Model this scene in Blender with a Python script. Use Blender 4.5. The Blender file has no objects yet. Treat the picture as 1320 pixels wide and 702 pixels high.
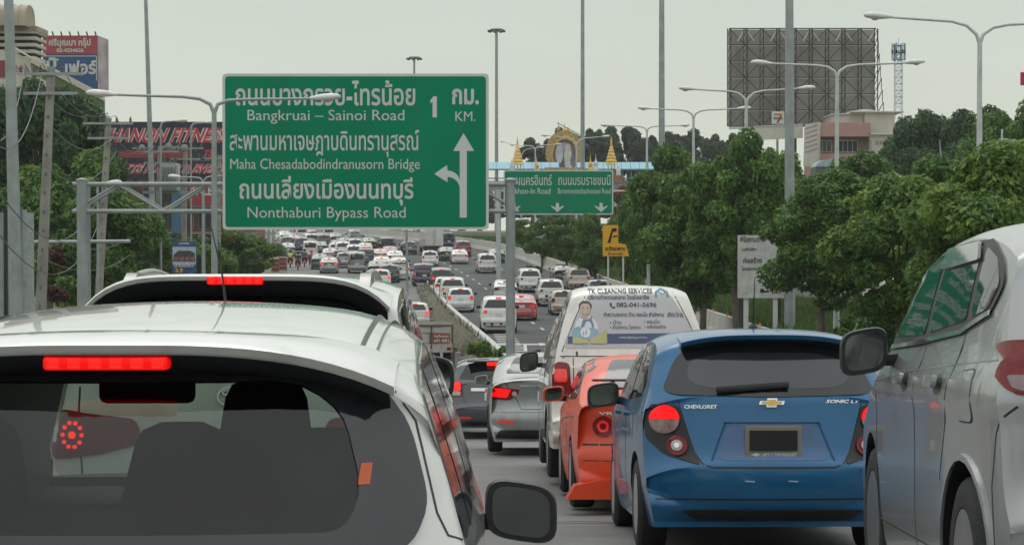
import bpy, bmesh, math, random
import numpy as np
from mathutils import Vector, Matrix, Euler
from mathutils.bvhtree import BVHTree
from mathutils.geometry import delaunay_2d_cdt
random.seed(7); np.random.seed(7)
S = bpy.context.scene; COL = S.collection
R = math.radians; PI = math.pi
# ------------------------------------------------------------ camera
F = 2800.0; CZ = 5.0; PITCH = math.atan(51/F)
cd = bpy.data.cameras.new('camera'); cam = bpy.data.objects.new('camera', cd); COL.objects.link(cam)
cam.location = (0, 0, CZ); cam.rotation_euler = (PI/2 - PITCH, 0, 0)
cd.sensor_width = 36; cd.lens = 36*F/1320; cd.clip_start = .1; cd.clip_end = 9000
S.camera = cam
# ------------------------------------------------------------ sky, sun, exposure
w = bpy.data.worlds.new('World'); S.world = w; w.use_nodes = True
nt = w.node_tree; bg = nt.nodes['Background']
sky = nt.nodes.new('ShaderNodeTexSky'); sky.sky_type = 'NISHITA'; sky.sun_disc = False
sky.sun_elevation = R(58); sky.sun_rotation = R(-12); sky.air_density = 2; sky.dust_density = 6
tc = nt.nodes.new('ShaderNodeTexCoord'); sp = nt.nodes.new('ShaderNodeSeparateXYZ')
cr = nt.nodes.new('ShaderNodeValToRGB')
nt.links.new(tc.outputs['Generated'], sp.inputs[0]); nt.links.new(sp.outputs[2], cr.inputs[0])
e = cr.color_ramp.elements
e[0].position = 0.0; e[0].color = (.675, .690, .585, 1)
e[1].position = 1.0; e[1].color = (1.12, 1.16, 1.16, 1)
n = e.new(.11); n.color = (.550, .605, .548, 1)
n = e.new(.35); n.color = (.75, .79, .76, 1)
nz = nt.nodes.new('ShaderNodeTexNoise'); nz.inputs['Scale'].default_value = 2.2; nz.inputs['Detail'].default_value = 4
mp = nt.nodes.new('ShaderNodeMapping'); mp.inputs['Scale'].default_value = (1, 1, 3.5)
nt.links.new(tc.outputs['Generated'], mp.inputs[0]); nt.links.new(mp.outputs[0], nz.inputs['Vector'])
cl = nt.nodes.new('ShaderNodeMapRange'); cl.inputs[1].default_value = .3; cl.inputs[2].default_value = .7
cl.inputs[3].default_value = .94; cl.inputs[4].default_value = 1.06
nt.links.new(nz.outputs[0], cl.inputs[0])
ml = nt.nodes.new('ShaderNodeVectorMath'); ml.operation = 'SCALE'
nt.links.new(cr.outputs[0], ml.inputs[0]); nt.links.new(cl.outputs[0], ml.inputs['Scale'])
sc_ = nt.nodes.new('ShaderNodeVectorMath'); sc_.operation = 'SCALE'; sc_.inputs['Scale'].default_value = .05
nt.links.new(sky.outputs[0], sc_.inputs[0])
mx = nt.nodes.new('ShaderNodeMix'); mx.data_type = 'RGBA'; mx.inputs[0].default_value = .96
nt.links.new(sc_.outputs[0], mx.inputs[6]); nt.links.new(ml.outputs[0], mx.inputs[7])
nt.links.new(mx.outputs[2], bg.inputs[0]); bg.inputs[1].default_value = 1.0
sl = bpy.data.lights.new('sun', 'SUN'); sl.energy = .7; sl.angle = R(40); sl.color = (1, .96, .88)
so = bpy.data.objects.new('sun', sl); COL.objects.link(so); so.rotation_euler = (R(-32), 0, R(12))
S.view_settings.view_transform = 'Standard'; S.view_settings.look = 'None'
S.view_settings.exposure = 0.22; S.view_settings.gamma = 1.0
S.cycles.max_bounces = 6; S.cycles.transparent_max_bounces = 12

def px(x, y, d):            # a pixel of the photograph at forward distance d -> a point of the place
    u = (x-660)/F; v = -(y-351)/F
    c, s = math.cos(PITCH), math.sin(PITCH)
    Y = c + v*s; Z = v*c - s
    return Vector((u*d/Y, d, CZ + Z*d/Y))
# ------------------------------------------------------------ materials
MATS = {}
def M(name, col, rough=.6, metal=0., var=.12, scale=4., bump=0., bscale=60., coat=0., emit=None, est=1., spec=.5, dirt=0., alpha=1.):
    if name in MATS: return MATS[name]
    m = bpy.data.materials.new(name); m.use_nodes = True; t = m.node_tree; b = t.nodes['Principled BSDF']
    c4 = (*col, 1)
    b.inputs['Roughness'].default_value = rough; b.inputs['Metallic'].default_value = metal
    b.inputs['Specular IOR Level'].default_value = spec
    if coat: b.inputs['Coat Weight'].default_value = coat; b.inputs['Coat Roughness'].default_value = .04
    tx = t.nodes.new('ShaderNodeTexCoord')
    if var > 0:
        no = t.nodes.new('ShaderNodeTexNoise'); no.inputs['Scale'].default_value = scale; no.inputs['Detail'].default_value = 5
        t.links.new(tx.outputs['Object'], no.inputs['Vector'])
        hs = t.nodes.new('ShaderNodeMapRange'); hs.inputs[1].default_value = .3; hs.inputs[2].default_value = .7
        hs.inputs[3].default_value = 1-var; hs.inputs[4].default_value = 1+var
        t.links.new(no.outputs[0], hs.inputs[0])
        mm = t.nodes.new('ShaderNodeVectorMath'); mm.operation = 'SCALE'; mm.inputs[0].default_value = col
        t.links.new(hs.outputs[0], mm.inputs['Scale'])
        out = mm.outputs[0]
        if dirt > 0:
            n2 = t.nodes.new('ShaderNodeTexNoise'); n2.inputs['Scale'].default_value = scale*2.3; n2.inputs['Detail'].default_value = 8
            m2 = t.nodes.new('ShaderNodeMapping'); m2.inputs['Scale'].default_value = (1, 1, .3)
            t.links.new(tx.outputs['Object'], m2.inputs[0]); t.links.new(m2.outputs[0], n2.inputs['Vector'])
            r2 = t.nodes.new('ShaderNodeMapRange'); r2.inputs[1].default_value = .48; r2.inputs[2].default_value = .72
            r2.inputs[3].default_value = 0; r2.inputs[4].default_value = dirt
            t.links.new(n2.outputs[0], r2.inputs[0])
            xx = t.nodes.new('ShaderNodeMix'); xx.data_type = 'RGBA'; xx.inputs[7].default_value = (.11, .10, .08, 1)
            t.links.new(r2.outputs[0], xx.inputs[0]); t.links.new(out, xx.inputs[6]); out = xx.outputs[2]
        t.links.new(out, b.inputs['Base Color'])
    else: b.inputs['Base Color'].default_value = c4
    if bump > 0:
        n3 = t.nodes.new('ShaderNodeTexNoise'); n3.inputs['Scale'].default_value = bscale; n3.inputs['Detail'].default_value = 4
        t.links.new(tx.outputs['Object'], n3.inputs['Vector'])
        bu = t.nodes.new('ShaderNodeBump'); bu.inputs['Strength'].default_value = bump; bu.inputs['Distance'].default_value = .02
        t.links.new(n3.outputs[0], bu.inputs['Height']); t.links.new(bu.outputs[0], b.inputs['Normal'])
    if emit: b.inputs['Emission Color'].default_value = (*emit, 1); b.inputs['Emission Strength'].default_value = est
    MATS[name] = m; return m
def leafmat(name, col, col2, spread=.5):
    m = bpy.data.materials.new(name); m.use_nodes = True; t = m.node_tree; b = t.nodes['Principled BSDF']
    g = t.nodes.new('ShaderNodeNewGeometry'); tx = t.nodes.new('ShaderNodeTexCoord')
    no = t.nodes.new('ShaderNodeTexNoise'); no.inputs['Scale'].default_value = .9; no.inputs['Detail'].default_value = 3
    t.links.new(tx.outputs['Object'], no.inputs['Vector'])
    r1 = t.nodes.new('ShaderNodeMapRange'); r1.inputs[1].default_value = .38; r1.inputs[2].default_value = .66
    t.links.new(no.outputs[0], r1.inputs[0])
    mi = t.nodes.new('ShaderNodeMix'); mi.data_type = 'RGBA'; mi.inputs[6].default_value = (*col, 1); mi.inputs[7].default_value = (*col2, 1)
    t.links.new(r1.outputs[0], mi.inputs[0])
    r2 = t.nodes.new('ShaderNodeMapRange'); r2.inputs[3].default_value = 1-spread; r2.inputs[4].default_value = 1+spread
    t.links.new(g.outputs['Random Per Island'], r2.inputs[0])
    mm = t.nodes.new('ShaderNodeVectorMath'); mm.operation = 'SCALE'
    t.links.new(mi.outputs[2], mm.inputs[0]); t.links.new(r2.outputs[0], mm.inputs['Scale'])
    t.links.new(mm.outputs[0], b.inputs['Base Color']); b.inputs['Roughness'].default_value = .55
    b.inputs['Specular IOR Level'].default_value = .3
    tr = t.nodes.new('ShaderNodeBsdfTranslucent'); t.links.new(mm.outputs[0], tr.inputs[0])
    ms = t.nodes.new('ShaderNodeMixShader'); ms.inputs[0].default_value = .38
    t.links.new(b.outputs[0], ms.inputs[1]); t.links.new(tr.outputs[0], ms.inputs[2])
    t.links.new(ms.outputs[0], t.nodes['Material Output'].inputs[0]); MATS[name] = m; return m
def glassmat(name, tint, mixf=.12):
    m = bpy.data.materials.new(name); m.use_nodes = True; t = m.node_tree
    t.nodes.remove(t.nodes['Principled BSDF'])
    tr = t.nodes.new('ShaderNodeBsdfTransparent'); tr.inputs[0].default_value = (*tint, 1)
    gl = t.nodes.new('ShaderNodeBsdfGlossy'); gl.inputs['Roughness'].default_value = .03
    fr = t.nodes.new('ShaderNodeLayerWeight'); fr.inputs[0].default_value = .25
    pw = t.nodes.new('ShaderNodeMath'); pw.operation = 'POWER'; pw.inputs[1].default_value = 4.; t.links.new(fr.outputs[1], pw.inputs[0]); fr = pw
    ad = t.nodes.new('ShaderNodeMath'); ad.operation = 'ADD'; ad.inputs[1].default_value = mixf
    t.links.new(fr.outputs[0], ad.inputs[0])
    ms = t.nodes.new('ShaderNodeMixShader'); t.links.new(ad.outputs[0], ms.inputs[0])
    t.links.new(tr.outputs[0], ms.inputs[1]); t.links.new(gl.outputs[0], ms.inputs[2])
    t.links.new(ms.outputs[0], t.nodes['Material Output'].inputs[0]); MATS[name] = m; return m

rubber = M('rubber', (.018, .018, .02), .85, bump=.3)
blackp = M('black_plastic', (.012, .012, .014), .45)
darkg = M('tinted_glass', (.010, .012, .014), .035, var=.05, spec=.6)
darkg2 = M('tinted_glass_soft', (.026, .028, .031), .06, var=.15, scale=2, spec=.7)
chrome = M('chrome', (.7, .7, .7), .12, 1., var=.03)
alloy = M('alloy_rim', (.42, .42, .43), .3, .9, var=.08)
redlit = M('brake_light_lit', (.45, .006, .006), .25, spec=.3, emit=(1, .004, .004), est=.75, var=.3, scale=40)
redlit2 = M('brake_light_bright', (.7, .01, .01), .3, spec=.3, emit=(1, .018, .012), est=1.5, var=.3, scale=60)
redoff = M('tail_lens_red', (.16, .005, .007), .15, coat=.3, spec=.3, var=.25, scale=30)
redmid = M('tail_lens_glowing', (.45, .015, .015), .15, coat=1, emit=(1, .01, .01), est=.25, var=.3, scale=30)
clearl = M('clear_lens', (.42, .36, .34), .1, coat=1, var=.25, scale=40)
platem = M('plate_white', (.6, .6, .58), .5)
steel = M('galvanised_steel', (.30, .33, .33), .5, .35, var=.15, scale=2, dirt=.2)
steel_l = M('pale_painted_steel', (.50, .53, .52), .5, .1, var=.12, scale=2, dirt=.2)
concrete = M('pale_concrete', (.40, .39, .35), .9, var=.12, scale=1.5, bump=.3, dirt=.35)
conc_d = M('weathered_concrete', (.27, .265, .24), .9, var=.2, scale=2, bump=.4, dirt=.5)
whitep = M('white_lettering', (.72, .74, .72), .5, var=.04)
# ------------------------------------------------------------ object helpers
def link(o, parent=None):
    COL.objects.link(o)
    if parent is not None: o.parent = parent
    return o
def tag(o, label=None, cat=None, group=None, kind=None):
    if label: o['label'] = label
    if cat: o['category'] = cat
    if group: o['group'] = group
    if kind: o['kind'] = kind
    return o
def thing(name, label, cat, loc=(0, 0, 0), rz=0, group=None):
    o = bpy.data.objects.new(name, None); COL.objects.link(o); o.empty_display_size = .3
    o.location = loc; o.rotation_euler = (0, 0, rz); return tag(o, label, cat, group)
def mesh(name, V, Fc, mat, parent=None, smooth=False, angle=None, mats=None, midx=None):
    me = bpy.data.meshes.new(name); me.from_pydata([tuple(v) for v in V], [], Fc)
    me.materials.append(mat)
    for m in (mats or []): me.materials.append(m)
    if midx is not None: me.polygons.foreach_set('material_index', midx)
    if smooth:
        me.polygons.foreach_set('use_smooth', [True]*len(me.polygons))
        me.set_sharp_from_angle(angle=R(angle or 38))
    me.update()
    return link(bpy.data.objects.new(name, me), parent)
class MB:
    def __init__(s): s.V = []; s.F = []
    def add(s, V, Fc):
        k = len(s.V); s.V += [Vector(v) for v in V]; s.F += [tuple(i+k for i in f) for f in Fc]; return s
    def box(s, a, b, rot=None, bev=0):
        a = Vector(a); b = Vector(b); c = (a+b)/2; h = (b-a)/2
        h = Vector((abs(h.x), abs(h.y), abs(h.z)))
        if bev > 0:
            bm = bmesh.new(); bmesh.ops.create_cube(bm, size=1)
            for v in bm.verts: v.co = Vector((v.co.x*2*h.x, v.co.y*2*h.y, v.co.z*2*h.z))
            bmesh.ops.bevel(bm, geom=bm.edges[:], offset=bev, segments=2, affect='EDGES', profile=.5)
            bm.verts.index_update()
            V = [v.co.copy() for v in bm.verts]; Fc = [[v.index for v in f.verts] for f in bm.faces]; bm.free()
        else:
            V = [Vector((x*h.x, y*h.y, z*h.z)) for x in (-1, 1) for y in (-1, 1) for z in (-1, 1)]
            Fc = [(0, 1, 3, 2), (4, 6, 7, 5), (0, 4, 5, 1), (2, 3, 7, 6), (0, 2, 6, 4), (1, 5, 7, 3)]
        if rot is not None: V = [rot @ v for v in V]
        return s.add([v+c for v in V], Fc)
    def bar(s, p, q, t=.05, t2=None, n=4, cap=True):
        p = Vector(p); q = Vector(q); return s.tube([p, q], [t, t if t2 is None else t2], n, cap)
    def tube(s, P, rad, n=8, cap=True):
        P = [Vector(p) for p in P]
        if not hasattr(rad, '__len__'): rad = [rad]*len(P)
        rings = []; up = None; V = []
        for i, p in enumerate(P):
            d = (P[min(i+1, len(P)-1)]-P[max(i-1, 0)])
            if d.length < 1e-9: d = Vector((0, 0, 1))
            d.normalize()
            if up is None: up = Vector((0, 0, 1)) if abs(d.z) < .9 else Vector((0, 1, 0))
            a = d.cross(up); a.normalize(); b = d.cross(a); b.normalize()
            off = PI/4 if n == 4 else 0
            for j in range(n):
                t = 2*PI*j/n+off; V.append(p+(a*math.cos(t)+b*math.sin(t))*rad[i]*(1.414 if n == 4 else 1))
        Fc = [(i*n+j, i*n+(j+1) % n, (i+1)*n+(j+1) % n, (i+1)*n+j) for i in range(len(P)-1) for j in range(n)]
        if cap: Fc += [tuple(range(n))[::-1], tuple((len(P)-1)*n+j for j in range(n))]
        return s.add(V, Fc)
    def lathe(s, prof, c=(0, 0, 0), axis='z', n=16):
        V = []; c = Vector(c)
        for r, h in prof:
            for j in range(n):
                t = 2*PI*j/n; a, b = r*math.cos(t), r*math.sin(t)
                V.append(c+(Vector((a, b, h)) if axis == 'z' else Vector((h, a, b)) if axis == 'x' else Vector((a, h, b))))
        m = len(prof)
        Fc = [(i*n+j, i*n+(j+1) % n, (i+1)*n+(j+1) % n, (i+1)*n+j) for i in range(m-1) for j in range(n)]
        Fc += [tuple(range(n))[::-1], tuple((m-1)*n+j for j in range(n))]
        return s.add(V, Fc)
    def prism(s, pts, y0, y1, plane='xz'):
        n = len(pts); V = []
        for y in (y0, y1):
            for a, b in pts: V.append((a, y, b) if plane == 'xz' else (y, a, b) if plane == 'yz' else (a, b, y))
        Fc = [tuple(range(n)), tuple(range(n, 2*n))[::-1]]+[(i, (i+1) % n+0, (i+1) % n+n, i+n)[::-1] for i in range(n)]
        return s.add(V, Fc)
    def build(s, name, mat, parent=None, smooth=False, angle=None):
        return mesh(name, s.V, s.F, mat, parent, smooth, angle)
def children(o): return [c for c in bpy.data.objects if c.parent is o]
KIDS = {}
def copy_tree(o, parent=None):
    c = o.copy(); COL.objects.link(c); c.parent = parent
    if o.name not in KIDS: KIDS[o.name] = children(o)
    for ch in KIDS[o.name]: copy_tree(ch, c)
    return c
# ------------------------------------------------------------ text as mesh
def textmesh(body, bold=0., res=3):
    c = bpy.data.curves.new('t', 'FONT'); c.body = body; c.resolution_u = res; c.offset = bold
    o = bpy.data.objects.new('t', c); COL.objects.link(o)
    dg = bpy.context.evaluated_depsgraph_get(); dg.update()
    me = bpy.data.meshes.new_from_object(o.evaluated_get(dg))
    V = []; Fc = []
    for p in me.polygons:      # faces kept apart, so that overlapping strokes can lie at different depths
        k = len(V); V += [(me.vertices[i].co.x, me.vertices[i].co.y) for i in p.vertices]; Fc.append(tuple(range(k, len(V))))
    bpy.data.objects.remove(o); bpy.data.curves.remove(c); bpy.data.meshes.remove(me)
    return V, Fc
def fit(V, x0, x1, y0, y1, slant=0):     # bbox fit, returns 2d points
    xs = [v[0] for v in V]; ys = [v[1] for v in V]; a, b, c, d = min(xs), max(xs), min(ys), max(ys)
    return [(x0+(v[0]-a)/(b-a)*(x1-x0)+slant*(v[1]-c)/(d-c), y0+(v[1]-c)/(d-c)*(y1-y0)) for v in V]
def spread(V, Fc, step=.0012):      # glyph islands that overlap get their own depth
    p = list(range(len(V)))
    def f(i):
        while p[i] != i: p[i] = p[p[i]]; i = p[i]
        return i
    for q in Fc:
        for i in q[1:]: p[f(i)] = f(q[0])
    ids = {}; return [ids.setdefault(f(i), len(ids)) % 7*step*.5 for i in range(len(V))]
def sign_text(body, b, d, mat, parent, bold=.012, conv=None, name='lettering', slant=0, lift=.012):
    """b = pixel box (x0,y0,x1,y1) in the photograph, at distance d, facing the road"""
    V, Fc = textmesh(body, bold)
    p0 = px(b[0], b[3], d); p1 = px(b[2], b[1], d)
    Q = fit(V, p0.x, p1.x, p0.z, p1.z, slant)
    inv = parent.matrix_world.inverted() if parent else Matrix()
    off = Vector(parent.location) if parent else Vector((0, 0, 0))
    sp_ = spread(V, Fc, .002); VV = [Vector((q[0], d-lift-s_, q[1]))-off for q, s_ in zip(Q, sp_)]
    return mesh(name, VV, Fc, mat, parent)
def poly_at(name, pts, d, th, mat, parent):     # pixel polygon extruded at distance d (front face at d)
    off = Vector(parent.location) if parent else Vector((0, 0, 0))
    P = [px(x, y, d) for x, y in pts]
    m = MB().prism([(p.x-off.x, p.z-off.z) for p in P], d-off.y, d+th-off.y)
    return m.build(name, mat, parent)
# ------------------------------------------------------------ ground
def hermite(xs, ys):
    xs = np.array(xs, float); ys = np.array(ys, float); n = len(xs); s = np.diff(ys)/np.diff(xs); m = np.zeros(n)
    m[0] = s[0]; m[-1] = s[-1]
    for i in range(1, n-1): m[i] = 0 if s[i-1]*s[i] <= 0 else 2*s[i-1]*s[i]/(s[i-1]+s[i])
    def f(x):
        x = min(max(x, xs[0]), xs[-1]); i = min(max(int(np.searchsorted(xs, x)-1), 0), n-2)
        h = xs[i+1]-xs[i]; t = (x-xs[i])/h
        return float((1+2*t)*(1-t)**2*ys[i]+t*(1-t)**2*h*m[i]+t*t*(3-2*t)*ys[i+1]+t*t*(t-1)*h*m[i+1])
    return f
zs = hermite([-40, 0, 5, 9, 12, 15, 20.4, 25.3, 31.5, 41, 60, 80, 100, 130, 160, 185, 220, 280, 350, 420, 480, 600, 800, 5000],
             [-1.9, -1.9, -1.92, -1.95, -2.02, -2.16, -2.58, -2.87, -3.2, -3.9, -4.7, -4.95, -4.97, -4.97, -4.7, -4.08, -3.3, -1.6, .0, .45, 0, -2, -3, -3])
XR = hermite([-40, 0, 50, 100, 150, 203, 245, 275, 325, 360, 400, 450, 600, 5000], [11, 10.9, 10.6, 9.8, 8.2, 4.0, -.2, -6.5, -24, -42, -66, -100, -220, -400])
XM = hermite([-40, 70, 84, 122, 168, 215, 260, 300, 350, 400, 600, 5000], [.6, .2, -.6, -3.2, -6.3, -10.5, -17, -26, -46, -76, -230, -410])
XL = hermite([-40, 0, 60, 122, 168, 215, 250, 300, 350, 400, 600, 5000], [-9, -9, -10.5, -13.5, -17, -22.5, -27, -38, -56, -84, -240, -420])
def sst(a, b, x): t = min(max((x-a)/(b-a), 0), 1); return t*t*(3-2*t)
def G(x, y):
    z = zs(y)
    if x < XM(y)-.3: z -= 1.1*sst(68, 95, y)*(1-sst(130, 172, y))
    if x > XR(y)+.2: z += 1.0*sst(40, 75, y)*(1-sst(260, 330, y))*min(1, (x-XR(y)-.2)/.4)
    return z+CZ
def slope(x, y): return (G(x, y+1)-G(x, y-1))/2
def hit(xp, yp, d0=40., d1=425.):      # ground distance seen at a pixel
    best = None; d = d0
    while d < d1:
        p = px(xp, yp, d)
        if p.z <= G(p.x, d)+.02: return p.x, d
        d += .5
    return px(xp, yp, d1).x, d1
def heading(y, f=XR): return -math.atan2(f(y+4)-f(y-4), 8)
# ------------------------------------------------------------ car bodies
def chaikin(P, it):
    P = [np.array(p, float) for p in P]
    for _ in range(it):
        Q = [P[0]]
        for a, b in zip(P[:-1], P[1:]): Q += [a*.78+b*.22, a*.22+b*.78]
        Q.append(P[-1]); P = Q
    return P
def rpoly(pts, r=.05, n=4):            # closed polygon with rounded corners
    out = []; m = len(pts)
    for i in range(m):
        a, b, c = Vector(pts[i-1]), Vector(pts[i]), Vector(pts[(i+1) % m])
        u = (a-b); v = (c-b); k = min(r, u.length*.45, v.length*.45)
        p = b+u.normalized()*k; q = b+v.normalized()*k
        for j in range(n+1):
            t = j/n; out.append(tuple(p*(1-t)**2+b*2*t*(1-t)+q*t*t))
    return out
def fill2d(pts, h, hole=None):
    if hole:
        V1, _ = fill2d(list(pts), h); V2, _ = fill2d(list(hole), h)
        def ins(P, x, y):
            c = False; j = len(P)-1
            for i in range(len(P)):
                if (P[i][1] > y) != (P[j][1] > y) and x < (P[j][0]-P[i][0])*(y-P[i][1])/(P[j][1]-P[i][1])+P[i][0]: c = not c
                j = i
            return c
        def loop(P):
            B = []
            for a, b in zip(P, P[1:]+P[:1]):
                L = math.hypot(b[0]-a[0], b[1]-a[1]); k = max(1, int(math.ceil(L/h)))
                B += [Vector((a[0]+(b[0]-a[0])*j/k, a[1]+(b[1]-a[1])*j/k)) for j in range(k)]
            return B
        A, H = loop(list(pts)), loop(list(hole)); na, nh = len(A), len(H)
        E_ = [(i, (i+1) % na) for i in range(na)]+[(na+i, na+(i+1) % nh) for i in range(nh)]
        I = []; xs = [p[0] for p in pts]; ys_ = [p[1] for p in pts]; x = min(xs)+h/2
        while x < max(xs):
            y = min(ys_)+h/2
            while y < max(ys_):
                if ins(pts, x, y) and not ins(hole, x, y) and min((p.x-x)**2+(p.y-y)**2 for p in A+H) > (h*.35)**2: I.append(Vector((x, y)))
                y += h
            x += h
        V, _, Fc, *_ = delaunay_2d_cdt(A+H+I, E_, [], 0, 1e-5); out = []
        for f in Fc:
            cx = sum(V[i].x for i in f)/len(f); cy = sum(V[i].y for i in f)/len(f)
            if ins(pts, cx, cy) and not ins(hole, cx, cy): out.append(tuple(f))
        return [(v.x, v.y) for v in V], out
    B = []
    for a, b in zip(pts, pts[1:]+pts[:1]):
        L = math.hypot(b[0]-a[0], b[1]-a[1]); k = max(1, int(math.ceil(L/h)))
        if L < 1e-6: continue
        for j in range(k): B.append(Vector((a[0]+(b[0]-a[0])*j/k, a[1]+(b[1]-a[1])*j/k)))
    n = len(B); xs = [p.x for p in B]; ys = [p.y for p in B]
    def inside(x, y):
        c = False; j = n-1
        for i in range(n):
            if (ys[i] > y) != (ys[j] > y) and x < (xs[j]-xs[i])*(y-ys[i])/(ys[j]-ys[i])+xs[i]: c = not c
            j = i
        return c
    I = []; x = min(xs)+h/2; r = 0
    while x < max(xs):
        y = min(ys)+h/2*(1+(r % 2)*.9)
        while y < max(ys):
            if inside(x, y) and min((p.x-x)**2+(p.y-y)**2 for p in B) > (h*.35)**2: I.append(Vector((x, y)))
            y += h
        x += h; r += 1
    V, _, Fc, *_ = delaunay_2d_cdt(B+I, [], [list(range(n))], 1, 1e-5)
    return [(v.x, v.y) for v in V], [tuple(f) for f in Fc]
class Body:
    pass
def car_body(sp):
    W = sp['W']; prof = chaikin(sp['prof'], sp.get('it', 2)); N = len(prof); zb = sp.get('zb', .24)
    L = max(p[0] for p in prof); belt = sp['belt']; roof = max(p[1] for p in prof)
    m = sp.get('rows', 10); k = sp.get('cols', 8)
    y0 = prof[0][0]; y1 = prof[-1][0]; zb = min(prof[0][1], prof[-1][1])-.035
    NI = []
    for i in range(N):
        a = prof[max(i-1, 0)]; b = prof[min(i+1, N-1)]; d = (b-a)/max(np.linalg.norm(b-a), 1e-9); NI.append(np.array([d[1], -d[0]]))
    for _ in range(3*(2 if sp.get('it', 2) > 1 else 1)):
        NI = [NI[0]]+[(NI[i-1]+2*NI[i]+NI[i+1])/4 for i in range(1, N-1)]+[NI[-1]]
    NI = [v/max(np.linalg.norm(v), 1e-9) for v in NI]
    cum = [0]
    for a, b in zip(prof[:-1], prof[1:]): cum.append(cum[-1]+np.linalg.norm(b-a))
    def halfw(y, z):
        pl = 1-sp.get('plan', .10)*abs((y-L*.5)/(L*.5))**4
        zz = z
        s = 1-.055*max(0, (.55-zz)/.35)**2
        if zz > belt-.10: s -= sp.get('shoulder', .035)*sst(belt-.10, belt+.03, zz)
        if zz > belt: s -= sp.get('tum', .17)*((zz-belt)/(roof-belt))**1.25
        s += sp.get('crease', .0)*math.exp(-((zz-(belt-.16))/.05)**2)
        return W*s*pl
    V = []; rows = []
    for i in range(N):
        T = prof[i]; nin = NI[i]
        f = abs(nin[0]); c = sp.get('crown', .03)*(1-f)+sp.get('bow', .10)*f
        if T[1] > belt+.05 and f > .3: c *= sp.get('glassbow', .8)
        rr = sp.get('corner', .07)*(1-.45*(1-f))
        edge = min(1, min(cum[i], cum[-1]-cum[i])/.15)
        Te = T+nin*(c+rr)*edge
        w = halfw(Te[0], Te[1])
        u = (T[0]-0)/L
        B = np.array([min(max(y0+(y1-y0)*(.03+.94*u), y0), y1), zb])
        if i == 0: B = np.array([y0, zb])
        if i == N-1: B = np.array([y1, zb])
        row = []
        for j in range(m):
            v = j/m; p = B+(Te-B)*v; row.append((halfw(p[0], p[1]), p[0], p[1]))
        for j in range(k+1):
            t = 1-(j/k)**1.5; p = T+nin*(c*t*t+rr*t**7)*edge; row.append((w*t, p[0], p[1]))
        rows.append(row)
    nr = m+k+1
    idx = {}
    Fc = []
    def vid(i, j, sgn):
        x, y, z = rows[i][j]
        if j == nr-1: sgn = 1
        key = (i, j, sgn)
        if key not in idx: idx[key] = len(V); V.append((x*sgn, y, z))
        return idx[key]
    for sgn in (1, -1):
        for i in range(N-1):
            for j in range(nr-1):
                q = (vid(i, j, sgn), vid(i+1, j, sgn), vid(i+1, j+1, sgn), vid(i, j+1, sgn))
                Fc.append(q if sgn > 0 else q[::-1])
    for i in range(N-1): Fc.append((vid(i, 0, -1), vid(i+1, 0, -1), vid(i+1, 0, 1), vid(i, 0, 1)))
    for i, rv in ((0, False), (N-1, True)):   # ends: the strip columns meet the bottom edge
        ring = [vid(i, j, 1) for j in range(nr)]+[vid(i, j, -1) for j in range(nr-2, -1, -1)]
        Fc.append(tuple(ring if rv else ring[::-1]))
    me = bpy.data.meshes.new('body'); me.from_pydata(V, [], Fc)
    bm = bmesh.new(); bm.from_mesh(me);
    bmesh.ops.recalc_face_normals(bm, faces=bm.faces); bm.to_mesh(me); bm.free()
    return me, halfw, L, roof
def bool_cut(me, cutters, mats):
    n0 = len(me.vertices); xs = [v.co.x for v in me.vertices]; ext = max(xs)-min(xs)
    for solver in ('MANIFOLD', 'EXACT', 'FLOAT'):
        o = bpy.data.objects.new('b', me.copy()); COL.objects.link(o); cs = []
        for c in cutters:
            cm = bpy.data.meshes.new('c'); cm.from_pydata([tuple(v) for v in c.V], [], c.F)
            bm = bmesh.new(); bm.from_mesh(cm); bmesh.ops.recalc_face_normals(bm, faces=bm.faces); bm.to_mesh(cm); bm.free()
            for m in mats: cm.materials.append(m)
            cm.polygons.foreach_set('material_index', [c.mi if hasattr(c, 'mi') else 1]*len(cm.polygons))
            co = bpy.data.objects.new('c', cm); COL.objects.link(co); cs.append(co)
            md = o.modifiers.new('b', 'BOOLEAN'); md.object = co; md.operation = 'DIFFERENCE'; md.solver = solver
        dg = bpy.context.evaluated_depsgraph_get(); dg.update()
        r = bpy.data.meshes.new_from_object(o.evaluated_get(dg), depsgraph=dg)
        for c in cs: bpy.data.objects.remove(c)
        bpy.data.objects.remove(o)
        if len(r.vertices) > n0*.6:
            X = [v.co.x for v in r.vertices]
            if abs((max(X)-min(X))-ext) < .1: return r
        print('BOOL', solver, 'failed', n0, len(r.vertices))
    return me
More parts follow.
